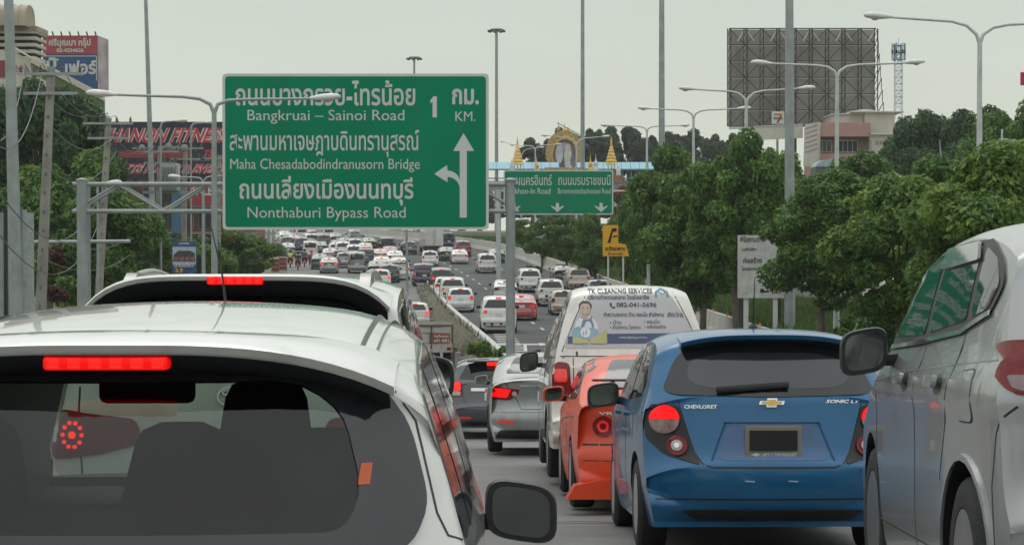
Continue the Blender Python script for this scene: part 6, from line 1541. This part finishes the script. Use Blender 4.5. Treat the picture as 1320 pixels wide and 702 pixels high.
for (x0, y0, x1, y1, lab, tx) in ((243, 236, 287, 265, 'red shop sign with white lettering beneath the fitness billboard', 'SALE'), (284, 296, 300, 306, 'small red sign at the lower left corner of the big green sign', 'ร้าน'), (150, 218+30, 178, 258, 'red sign strip behind the second utility pole', 'SPORT')):
    d_ = D10-2; p = px(x0, y1, d_); q = px(x1, y0, d_); t_ = thing('shop_sign', lab, 'shop sign', p, 0, None)
    MB().box((0, 0, 0), (q.x-p.x, .15, q.z-p.z)).build('sign_panel', M('shop_red', (.30, .035, .04), .6, var=.15), t_)
    sign_text(tx, (x0+5, y0+3, x0+(x1-x0)*.7, y0+(y1-y0)*.55), d_, swhite, t_, .03, lift=.02)
bp_ = thing('blue_pillar', 'blue painted steel pillar behind the gantry', 'pillar', px(228, 300, 160)); MB().box((-.35, -.3, -4), (.35, .3, 3.9)).build('pillar', M('pillar_blue', (.06, .13, .22), .6), bp_); MB().box((-.45, -.4, 3.9), (.45, .4, 4.1)).build('pillar_cap', steel, bp_)
po = thing('blue_poster', 'blue house advertisement poster on a post at the left roadside', 'poster', px(237, 350, 100))
def qp(x, y): p = px(x, y, 100)-po.location; return (p.x, p.z)
MB().prism([qp(222, 352), qp(253, 352), qp(253, 311), qp(222, 311)], 0, .08).build('poster_board', M('poster_blue', (.02, .07, .18), .5), po)
MB().prism([qp(222.5, 341), qp(252.5, 341), qp(252.5, 318), qp(222.5, 318)], -.02, 0).build('printed_sky', M('poster_sky', (.36, .42, .50), .5), po)
MB().prism([qp(223, 337), qp(252, 337), qp(251, 326), qp(245, 323), qp(230, 323), qp(224, 328)], -.03, -.02).build('printed_house', M('poster_house', (.05, .05, .06), .5), po)
for i in range(4): MB().prism([qp(225+7*i, 336), qp(230+7*i, 336), qp(230+7*i, 331), qp(225+7*i, 331)], -.038, -.03).build('printed_window', M('poster_red', (.25, .10, .09), .5), po)
sign_text('บ้านเดี่ยว', (225, 338, 250, 344), 100, swhite, po, .03, lift=.045); sign_text('3.9', (226, 345.5, 236, 351), 100, yel_, po, .04, lift=.03)
sign_text('HOME', (231, 312.5, 244, 315), 100, swhite, po, .03, lift=.03)
MB().box((-.1, .1, -3.5), (.1, .25, 1)).build('post', steel, po)
wf = thing('grey_hoarding', 'pale grey sheet fence with black posts behind the thick left mast', 'fence', (0, 0, 0))
for k in range(6):
    p = px(-10+9*k, 418, 80); q = px(-10+9*(k+1)-.6, 270+4*(k % 2), 80); MB().box((p.x, 80, G(p.x, 80)), (q.x, 80.05, q.z)).build('fence_sheet', M('hoarding_grey', (.30, .34, .34), .6, var=.1, dirt=.3), wf)
    if k % 2 == 0: MB().box((p.x-.06, 79.9, G(p.x, 80)), (p.x+.06, 80, q.z+.1)).build('fence_post', blackp, wf)
for k, (y_, lab) in enumerate(((238, 'upper'), (312, 'lower'))):
    a = px(40, y_, 84); b = px(168, y_+2 if k == 0 else 311, 84)
    if k: t_ = thing('pipe_rail', 'horizontal grey pipe spanning between the left poles', 'pipe', a); MB().tube([(0, 0, 0), b-a], .07, 8).build('pipe', steel, t_)
for k, (x, y, lab) in enumerate(((355, 345, 'left red tiered kiosk box by the pole row'), (365, 345, 'right red tiered kiosk box by the pole row'))):
    d_ = 205+4*k; p = px(x, y, d_); t_ = thing('red_kiosk', lab, 'kiosk', (p.x, d_, G(p.x, d_)), 0, 'red kiosk boxes')
    for j in range(3): MB().box((-.35, -.3, .4*j+.02), (.35, .3, .4*j+.38), bev=.02).build('crate_tier', M('kiosk_red', (.16, .03, .035), .6), t_)
# ------------------------------------------------------------ far traffic
redfar = M('distant_brake_light', (.50, .03, .03), .4, spec=.2, emit=(1, .06, .05), est=.32); redfar2 = M('distant_brake_light_bright', (.6, .03, .03), .4, spec=.2, emit=(1, .08, .06), est=.75)
def far_template(kind):
    sp = {'sedan': SEDAN, 'hatch': HATCH, 'suv': SUV, 'pickup': PICK, 'van': VAN}[kind]
    sp = dict(sp, it=1, rows=6, cols=5)
    c = Car('parked_template', 'x', 'car', sp, p_white, lo=True)
    if kind == 'sedan':
        glass_sedan(c)
        c.decal('trunk_line', [(-.8, .60), (.8, .60), (.8, .62), (-.8, .62)], 'rear', blackp, .003, .004, .1)
        zl_, pz = [(.50, .90), (.78, .94), (.82, .78), (.56, .76)], .80
    elif kind == 'hatch':
        c.decal('rear_window', [(-.5, 1.39), (.5, 1.39), (.66, 1.08), (-.66, 1.08)], 'rear', darkg, .008, .01, .07, r=.05)
        c.decal('side_window', [(2.62, 1.03), (2.18, 1.38), (.95, 1.39), (.62, 1.14), (.75, 1.03)], 'left', darkg, .006, .01, .09, sym=True)
        c.decal('windscreen', [(-.6, 1.08), (.6, 1.08), (.52, 1.38), (-.52, 1.38)], 'front', darkg, .006, .01, .08)
        zl_, pz = [(.60, .76), (.60, 1.02), (.76, 1.04), (.80, .80)], .78
    elif kind == 'suv':
        c.decal('rear_window', [(-.52, 1.64), (.52, 1.64), (.74, 1.24), (-.74, 1.24)], 'rear', darkg, .010, .012, .07, r=.05)
        c.decal('side_window', [(3.1, 1.28), (2.5, 1.66), (.8, 1.66), (.55, 1.32)], 'left', darkg, .006, .01, .09, sym=True)
        c.decal('windscreen', [(-.65, 1.30), (.65, 1.30), (.55, 1.66), (-.55, 1.66)], 'front', darkg, .006, .01, .08)
        c.decal('lower_bumper', [(-.86, .33), (.86, .33), (.86, .52), (-.86, .52)], 'rear', blackp, .008, .01, .1)
        zl_, pz = [(.58, .96), (.56, 1.12), (.84, 1.14), (.86, .98)], .90
    elif kind == 'van':
        c.decal('rear_window', [(-.62, 1.25), (.62, 1.25), (.56, 1.75), (-.56, 1.75)], 'rear', darkg, .006, .01, .1, r=.05)
        c.decal('side_window', [(4.0, 1.2), (3.5, 1.65), (.5, 1.7), (.4, 1.2)], 'left', darkg, .006, .01, .1, sym=True)
        c.decal('windscreen', [(-.65, 1.25), (.65, 1.25), (.6, 1.7), (-.6, 1.7)], 'front', darkg, .006, .01, .08)
        zl_, pz = [(.68, .80), (.80, .80), (.80, 1.2), (.70, 1.2)], .85
    else:
        c.decal('rear_window', [(-.60, 1.28), (.60, 1.28), (.52, 1.66), (-.52, 1.66)], 'rear', darkg, .006, .01, .1, r=.05)
        MB().box((-.72, .16, 1.15), (.72, 1.60, 1.20)).build('cargo_bed', blackp, c.root)
        c.decal('side_window', [(3.6, 1.2), (3.1, 1.62), (1.95, 1.66), (1.85, 1.2)], 'left', darkg, .006, .01, .1, sym=True)
        c.decal('windscreen', [(-.65, 1.25), (.65, 1.25), (.55, 1.66), (-.55, 1.66)], 'front', darkg, .006, .01, .08)
        zl_, pz = [(.70, .80), (.84, .80), (.84, 1.10), (.72, 1.10)], .90
    if kind != 'sedan': c.decal('tail_light', zl_, 'rear', redoff, .012, .02, .08, sym=True)
    c.decal('high_brake_light', [(-.14, c.roof-.13), (.14, c.roof-.13), (.14, c.roof-.09), (-.14, c.roof-.09)], 'rear', redoff, .05, .05, .1)
    for sg in (-1, 1): MB().box((sg*.88, {'sedan': 2.85, 'hatch': 2.35, 'suv': 3., 'van': 3.6, 'pickup': 3.2}[kind], sp['belt']), (sg*1.08, {'sedan': 2.95, 'hatch': 2.45, 'suv': 3.12, 'van': 3.72, 'pickup': 3.32}[kind], sp['belt']+.16), bev=.03).build('side_mirror', blackp, c.root, True)
    c.plate(0, pz)
    # head lamps and grille for cars that come towards us
    zf = c.sp['prof'][-5][1]
    c.decal('headlight', [(.48, zf-.02), (.74, zf+.02), (.76, zf+.12), (.52, zf+.10)], 'front', clearl, .01, .02, .08, sym=True)
    c.decal('grille', [(-.38, zf-.02), (.38, zf-.02), (.38, zf+.09), (-.38, zf+.09)], 'front', blackp, .008, .02, .1)
    return c
TEMP = {k: far_template(k) for k in ('sedan', 'hatch', 'suv', 'pickup', 'van')}
USED = {k: False for k in TEMP}
NM = {'sedan': 'saloon_car', 'hatch': 'compact_car', 'suv': 'tall_wagon', 'pickup': 'pickup_truck', 'van': 'van'}
CT = {'sedan': 'car', 'hatch': 'car', 'suv': 'car', 'pickup': 'pickup truck', 'van': 'van'}
for k in TEMP: KIDS[TEMP[k].root.name] = children(TEMP[k].root)
def setmat(o, m, slot=0): o.material_slots[slot].link = 'OBJECT'; o.material_slots[slot].material = m
def far_car(kind, mat, x, y, rz, label, lit=False, group='cars queueing on the main road', dz=0., roofm=None):
    T = TEMP[kind]; r = copy_tree(T.root); r.name = NM[kind]
    tag(r, label, CT[kind], group)
    for ch in children_fast(r):
        nm = ch.name.split('.')[0]
        if nm in ('body',): setmat(ch, mat)
        if nm in ('tail_light', 'high_brake_light') and lit: setmat(ch, redfar2 if lit == 2 else redfar)
    put_root(r, T.sp, x, y, rz, dz); return r
CH = {}
_old = copy_tree
def copy_tree(o, parent=None):
    c = o.copy(); COL.objects.link(c); c.parent = parent
    if parent is not None: CH.setdefault(parent.name, []).append(c)
    if o.name not in KIDS: KIDS[o.name] = children(o)
    for ch in KIDS[o.name]: copy_tree(ch, c)
    return c
def children_fast(r):
    out = [o for o in bpy.data.objects if o.parent is r]; return out
FC = [ # kind, paint, x px, y px of the rear wheels, label, lit
 ('hatch', p_white, 594, 402, 'white hatchback, nearest car just right of the dividing wall, lamps red', 1),
 ('suv', p_bwhite, 584, 392, 'cream topped car directly in front of the nearest white hatchback by the wall', 1),
 ('hatch', p_white, 575, 384, 'white compact with dark rear window, third in line beside the wall', 1),
 ('suv', p_black, 570, 376, 'black tall wagon with a red roof light near the wall end', 2),
 ('pickup', p_navy, 548, 369, 'navy pickup at the far end of the dividing wall', 1),
 ('suv', p_white, 643, 429, 'white tall wagon with black bumper just left of the gantry post', 1),
 ('sedan', p_pink, 673, 413, 'pinkish red saloon right of the gantry post', 1),
 ('sedan', p_white2, 652, 388, 'white saloon partly behind the gantry post, left of centre lane', 0),
 ('suv', p_white, 684, 377, 'white tall wagon in the middle lane right of the post', 0),
 ('suv', p_white2, 711, 395, 'white tall wagon ahead of the champagne hatchback on the right', 0),
 ('hatch', p_champ, 728, 406, 'white champagne hatchback nearest to the canopy pickup roof', 0),
 ('suv', p_champ, 747, 375, 'champagne tall wagon beside the barrier', 0),
 ('sedan', p_dgrey, 728, 364, 'dark grey saloon close to the barrier, alone ahead of the champagne wagon', 0),
 ('hatch', p_silver, 772, 388, 'silver car almost hidden behind the canopy pickup roof', 0),
 ('suv', p_bwhite, 629, 352, 'white tall wagon with roof load alone in the middle lane', 0),
 ('sedan', p_dgrey, 641, 339, 'dark grey car ahead of the white wagon with roof load', 0),
 ('sedan', p_white, 593.5, 340, 'white saloon in the middle lane left of the roof load wagon', 1),
 ('suv', p_red, 598, 331, 'maroon tall wagon ahead of the white saloon', 0),
 ('sedan', p_dgrey, 577, 336, 'dark grey saloon beside the maroon wagon', 0),
 ('van', p_navy, 579, 320, 'navy van right of the white box truck', 0),
 ('hatch', p_white, 555, 343, 'white hatchback behind the white box truck', 0),
 ('hatch', p_dgrey, 529, 328, 'dark grey hatchback between the slim post and the box truck', 0),
 ('pickup', p_silver, 462, 314, 'silver pickup beside the far barrier, all alone', 0),
 ('van', p_navy, 500, 328, 'navy van flanked by two motorcycles', 0),
 ('sedan', p_red, 504, 335, 'dark red saloon with lit lamps behind the navy van', 2),
 ('van', p_bwhite, 425, 311, 'white van high up in the left queue near the barrier', 1),
]
LQ = [
 ('sedan', p_white, 510, 342, 'white saloon just behind the dark red saloon', 0), ('sedan', p_white2, 516, 352, 'white saloon nearest the slim post in the left queue', 1),
 ('pickup', p_white, 516, 361, 'white pickup with dark open bed left of the slim post', 1), ('hatch', p_green, 503, 364, 'dark green car left of the white pickup', 0),
 ('sedan', p_white, 493, 351, 'white taxi like saloon left of the white pickup', 2), ('sedan', p_green, 487, 358, 'dark green saloon behind the white taxi', 0),
 ('hatch', p_white, 491, 372, 'white hatchback with lit lamps right beside the white tall wagon roof', 2), ('van', p_silver, 461, 352, 'silver van in the left queue above the white roof rail', 0),
 ('pickup', p_navy, 473, 344, 'navy pickup in the middle of the left queue', 1), ('suv', p_white, 457, 338, 'white tall wagon before the navy pickup', 0),
 ('sedan', p_champ, 491, 339, 'beige saloon behind the navy van', 2), ('sedan', p_champ, 472, 330, 'pale beige saloon with lit lamps left of the left motorcycle', 2),
 ('suv', p_white, 443, 333, 'white compact wagon, right one of a white pair', 0), ('hatch', p_white2, 434, 331, 'white compact, left one of a white pair', 1),
 ('sedan', p_black, 447, 322, 'black saloon ahead of the white pair', 0), ('sedan', p_dgrey, 437, 326, 'dark grey saloon left of the black saloon', 0),
 ('suv', p_dgrey, 419, 321, 'dark wagon in the upper left queue', 0), ('sedan', p_green, 414, 328, 'teal green saloon behind the upper dark wagon', 0),
 ('van', p_white, 390, 311, 'white minibus high in the left queue, orange roof line', 1), ('suv', p_white, 403, 320, 'white wagon below the white minibus', 0),
 ('suv', p_navy, 390, 326, 'navy wagon left of the white truck', 0), ('van', p_white2, 401, 334, 'white delivery van with a red motorcycle behind', 1),
 ('sedan', p_green, 413, 347, 'dark teal saloon nearest at the left, above the white roof', 0), ('sedan', p_white, 370, 312, 'white saloon far left high in the queue', 0),
 ('hatch', p_dgrey, 372, 321, 'dark grey compact at the far left of the queue', 0), ('sedan', p_silver, 381, 318, 'silver saloon at the far left of the queue', 1),
 ('sedan', p_silver2, 425, 352, 'grey saloon partly behind the white roof rail, lamps lit', 2), ('hatch', p_silver, 445, 345, 'silver compact between the queue and the white roof rail', 0),
 ('sedan', p_black, 478, 322, 'black saloon just left of the left motorcycle rider', 0), ('sedan', p_red, 406, 308, 'maroon saloon near the top of the queue', 0),
 ('sedan', p_dgrey, 435, 315, 'dark saloon beside the white van near the barrier', 0), ('suv', p_silver2, 459, 328, 'grey wagon between black saloon and pale saloon', 0),
 ('sedan', p_silver2, 426, 338, 'grey saloon behind the teal green saloon', 1), ('hatch', p_black, 440, 341, 'black compact behind the white pair', 1), ('sedan', p_silver, 372, 330, 'silver saloon beside the green vest rider', 0),
]
def place_at(kind, mat, xp, yp, lab, lit, group):
    x, d = hit(xp, yp, 72); T = TEMP[kind]
    return far_car(kind, mat, x, d-.6, heading(d), lab, lit, group)
for (k, m, x, y, lab, lit) in FC: place_at(k, m, x, y, lab, lit, 'cars on the main road right of the dividing wall')
for (k, m, x, y, lab, lit) in LQ: place_at(k, m, x, y, lab, lit, 'cars in the crowded left queue')
# white hatchback and the truck in the sunken left lanes
def px_x(xp, d): return (xp-660)/F*d
far_car('hatch', p_white2, px_x(535, 124), 124, heading(124, XM), 'white hatchback with lit lamps in the sunken lane left of the dividing wall', 2, 'cars in the crowded left queue', .55)
tk = thing('stake_truck', 'small truck with a rusty open rack and red lettered panels in the sunken lane', 'truck', (px_x(556, 98), 98, G(px_x(556, 98), 98)+.12), heading(98, XM))
rk = M('rack_brown', (.09, .075, .06), .8, var=.3); wh_ = M('rack_white', (.42, .40, .37), .7, dirt=.3); rdp = M('rack_red', (.30, .04, .035), .6)
for x in (-.95, 0, .95): MB().box((x-.04, 0, .7), (x+.04, .08, 1.78)).build('rack_post', rk, tk)
for z in (1.78,): MB().box((-1.0, -.02, z-.05), (1.0, 3.6, z+.03)).build('rack_top', rk, tk)
MB().box((-.95, .02, 1.45), (.95, .05, 1.68)).build('rack_panel', wh_, tk)
for (a, b, m_) in ((-.88, -.1, wh_), (.08, .84, rdp)): MB().box((a, -.03, .98), (b, .0, 1.40)).build('sign_board', m_, tk)
for (a, b, z0_, z1_, tx) in ((.12, .78, 1.24, 1.36, 'รับซื้อของ'), (.12, .78, 1.02, 1.2, 'เก่า 081')): 
    V_, F_ = textmesh(tx, .03, 2); mesh('lettering', [(u, -.045, v) for u, v in fit(V_, a, b, z0_, z1_)], F_, swhite, tk)
MB().box((-.97, 0, .55), (.97, 3.6, .95), bev=.02).build('cargo_bed', wh_, tk); MB().box((-.85, 3.7, .45), (.85, 5.1, 1.75), bev=.12).build('cab', p_bwhite, tk, True); MB().box((-.4, .2, .35), (.4, 5., .55)).build('chassis', blackp, tk)
for ya in (.9, 4.4):
    for s_ in (-1, 1):
        w_ = MB().lathe([(.2, .9*s_), (.34, .9*s_), (.36, .86*s_), (.36, .70*s_), (.2, .68*s_)], (0, ya, .36), 'x', 16).build('wheel', rubber, tk, True)
for s_ in (-1, 1): MB().box((s_*.70, -.02, .66), (s_*.88, .02, .78)).build('tail_light', redoff, tk)
# white box truck
x, d = hit(560, 326, 72); bt_ = thing('box_truck', 'white box truck with closed rear doors ahead in the far middle lane', 'truck', (x, d, G(x, d)+.03), heading(d))
MB().box((-1.05, 0, .8), (1.05, 4.6, 3.0), bev=.04).build('cargo_box', p_bwhite, bt_)
for s_ in (-1, 1): MB().box((s_*.03, -.03, .9), (s_*1.0, 0, 2.92)).build('rear_door', p_bwhite, bt_); MB().box((s_*.12-.02, -.06, .9), (s_*.12+.02, -.03, 2.9)).build('door_bar', steel, bt_); MB().box((s_*.75, -.04, .58), (s_*.95, 0, .70)).build('tail_light', redoff, bt_)
MB().box((-.9, 4.75, .5), (.9, 6.2, 2.3), bev=.15).build('cab', p_bwhite, bt_, True); MB().box((-.5, .1, .4), (.5, 6., .8)).build('chassis', blackp, bt_)
for ya in (1.2, 5.2):
    for s_ in (-1, 1): MB().lathe([(.2, .98*s_), (.38, .98*s_), (.40, .94*s_), (.40, .72*s_), (.2, .70*s_)], (0, ya, .40), 'x', 16).build('wheel', rubber, bt_, True)
# slim post at the end of the dividing wall
t_ = mast('slim grey post rising from the end of the dividing wall under the big sign', 525, 372, 524, 290, 118, .16, .13, group=None)
# oncoming cars beyond the trees
opp = [(1112, 396, 66, 'white oncoming car seen through the gap right of the twin trunks'), (905, 392, 100, 'pale oncoming car between tree trunks left of the notice board'), (1030, 398, 92, 'white oncoming car left of the twin trunks'), (735, 330, 200, 'white oncoming car seen under the small green sign'), (780, 346, 165, 'white oncoming car near the yellow sign'), (690, 320, 240, 'far oncoming car right of the gantry post'), (860, 372, 120, 'white oncoming car behind the marker post'), (712, 322, 225, 'white oncoming car under the small sign, further one')]
for k, (xp, yp, d, lab) in enumerate(opp):
    x = XR(d)+12.5+(k % 2)*2; far_car(('suv', 'sedan', 'hatch')[k % 3], (p_white, p_bwhite, p_silver)[k % 3], x, d+4, heading(d)+PI, lab, 0, 'oncoming cars on the opposite carriageway')
for T in TEMP.values():
    for o in children(T.root):
        for g in children(o): bpy.data.objects.remove(g)
        bpy.data.objects.remove(o)
    bpy.data.objects.remove(T.root)
# ------------------------------------------------------------ motorcycles and riders
def skin_person(joints, edges, radii, mat, name, parent):
    me = bpy.data.meshes.new(name); me.from_pydata(joints, edges, []); o = bpy.data.objects.new(name, me); COL.objects.link(o)
    sk = o.modifiers.new('s', 'SKIN'); sk.use_smooth_shade = True; sd = o.modifiers.new('d', 'SUBSURF'); sd.levels = 1; sd.render_levels = 1
    for i, r in enumerate(radii): me.skin_vertices[0].data[i].radius = (r, r) if not isinstance(r, tuple) else r
    me.skin_vertices[0].data[0].use_root = True
    dg = bpy.context.evaluated_depsgraph_get(); dg.update(); m2 = bpy.data.meshes.new_from_object(o.evaluated_get(dg), depsgraph=dg); bpy.data.objects.remove(o)
    m2.materials.clear(); m2.materials.append(mat); return link(bpy.data.objects.new(name, m2), parent)
skinm = M('skin_tone', (.33, .18, .12), .6, var=.08)
def rider(label, x, y, rz, shirt, trousers, helmet, mcol, group, k):
    mo = thing('motorcycle', label[1], 'motorcycle', (x, y, G(x, y)+.01), rz, 'motorcycles filtering through the queue')
    for ya in (.32, 1.52):
        w_ = MB().lathe([(.20, -.05), (.29, -.05), (.30, 0), (.29, .05), (.20, .05)], (0, ya, .30), 'x', 16).build('wheel', rubber, mo, True); MB().lathe([(.05, -.03), (.19, -.02), (.19, .02), (.05, .03)], (0, ya, .30), 'x', 10).build('rim', alloy, w_)
    MB().prism([(.15, .62), (.45, .42), (1.0, .34), (1.25, .50), (1.32, .78), (1.12, .62), (.8, .66), (.15, .76)], -.12, .12, 'yz').build('body_panel', mcol, mo); MB().box((-.13, .12, .74), (.13, .95, .82), bev=.03).build('seat', blackp, mo)
    MB().tube([(0, 1.52, .30), (0, 1.30, .95)], .035, 6).build('fork', steel, mo); MB().tube([(-.33, 1.18, 1.02), (0, 1.27, .98), (.33, 1.18, 1.02)], .018, 6).build('handlebar', blackp, mo)
    MB().box((-.08, .08, .60), (.08, .13, .68)).build('tail_light', redlit, mo); MB().box((-.09, .10, .42), (.09, .12, .54)).build('number_plate', platem, mo)
    for s_ in (-1, 1): MB().tube([(s_*.3, 1.2, 1.02), (s_*.36, 1.17, 1.16)], .01, 4).build('mirror_stalk', blackp, mo)
    r = thing('person', label[0], 'person', (x, y, G(x, y)+.01), rz, group)
    J = [(0, .52, .88), (0, .54, 1.08), (0, .60, 1.30), (0, .63, 1.42), (0, .66, 1.52), (0, .68, 1.64),
         (.18, .60, 1.36), (.27, .80, 1.14), (.30, 1.12, 1.04), (-.18, .60, 1.36), (-.27, .80, 1.14), (-.30, 1.12, 1.04),
         (.12, .54, .86), (.21, .98, .78), (.20, .88, .36), (.20, .98, .30), (-.12, .54, .86), (-.21, .98, .78), (-.20, .88, .36), (-.20, .98, .30)]
    E_ = [(0, 1), (1, 2), (2, 3), (3, 4), (4, 5), (2, 6), (6, 7), (7, 8), (2, 9), (9, 10), (10, 11), (0, 12), (12, 13), (13, 14), (14, 15), (0, 16), (16, 17), (17, 18), (18, 19)]
    rad = [.15, .15, .17, .075, .06, .09, .07, .055, .04, .07, .055, .04, .10, .075, .05, .045, .10, .075, .05, .045]
    skin_person(J, E_, rad, skinm, 'body', r)
    skin_person([(0, .50, .98), (0, .53, 1.12), (0, .60, 1.33), (.20, .60, 1.37), (.285, .78, 1.15), (-.20, .60, 1.37), (-.285, .78, 1.15)], [(0, 1), (1, 2), (2, 3), (3, 4), (2, 5), (5, 6)], [.165, .17, .185, .09, .07, .09, .07], shirt, 'jacket', r)
    skin_person([(0, .52, .88), (.13, .55, .86), (.21, .97, .79), (.20, .90, .42), (-.13, .55, .86), (-.21, .97, .79), (-.20, .90, .42)], [(0, 1), (1, 2), (2, 3), (0, 4), (4, 5), (5, 6)], [.16, .12, .09, .068, .12, .09, .068], trousers, 'trousers', r)
    MB().lathe([(.06, -.12), (.13, -.08), (.145, .02), (.12, .10), (.06, .15), (.01, .16)], (0, .68, 1.66), 'z', 14).build('helmet', helmet, r, True, 60)
    for s_ in (-1, 1):
        hd = MB()
        for f_ in range(4): hd.tube([(s_*.30+(f_-1.5)*.022, 1.13, 1.035), (s_*.30+(f_-1.5)*.022, 1.20, 1.045), (s_*.30+(f_-1.5)*.02, 1.20-.005*f_, 1.005)], [.011, .010, .008], 5)
        hd.tube([(s_*.27, 1.10, 1.03), (s_*.245, 1.15, 1.0)], [.012, .009], 5); hd.build('fingers', skinm, r)
vest = M('vest_yellow', (.45, .55, .10), .7); blk = M('cloth_black', (.02, .02, .025), .9); jean = M('cloth_denim', (.04, .06, .11), .9); grc = M('cloth_grey', (.15, .16, .17), .9); redc = M('cloth_red', (.35, .04, .04), .8)
hr = M('helmet_red', (.4, .03, .03), .3); hb = M('helmet_black', (.02, .02, .02), .2); hw_ = M('helmet_white', (.6, .6, .58), .3)
RD = [(374, 345, vest, blk, hb, redc, 'person in a yellow green vest riding a motorcycle at the left queue', 'motorcycle ridden by the person in the yellow green vest'),
      (384, 348, blk, blk, hb, blk, 'person in black on a motorcycle right of the yellow vest rider', 'dark motorcycle right of the yellow vest rider'),
      (392.5, 344, jean, blk, hb, blk, 'person in dark blue riding behind the white delivery van', 'dark motorcycle behind the white delivery van'),
      (401.5, 346, redc, grc, hr, redc, 'person in red riding beside the teal saloon', 'red motorcycle with lit lamp beside the teal saloon'),
      (488.5, 330, blk, jean, hb, blk, 'person in black riding left of the navy van', 'motorcycle left of the navy van'),
      (508, 327, grc, blk, hb, blk, 'person in grey riding right of the navy van', 'motorcycle right of the navy van')]
for k, (xp, yp, a, b, h_, mc, l1, l2) in enumerate(RD):
    x, d = hit(xp, yp, 72); rider((l1, l2), x, d, heading(d), a, b, h_, mc, 'motorcycle riders in the queue', k)
# ------------------------------------------------------------ air
hz_ = bpy.data.materials.new('haze_air'); hz_.use_nodes = True; t = hz_.node_tree; t.nodes.remove(t.nodes['Principled BSDF'])
pv = t.nodes.new('ShaderNodeVolumePrincipled'); pv.inputs['Color'].default_value = (.90, .93, .92, 1); pv.inputs['Density'].default_value = .00022; pv.inputs['Anisotropy'].default_value = .2
t.links.new(pv.outputs[0], t.nodes['Material Output'].inputs['Volume'])
hb_ = MB().box((-700, -40, -8), (700, 1000, 60)).build('haze', hz_); hb_['kind'] = 'stuff'
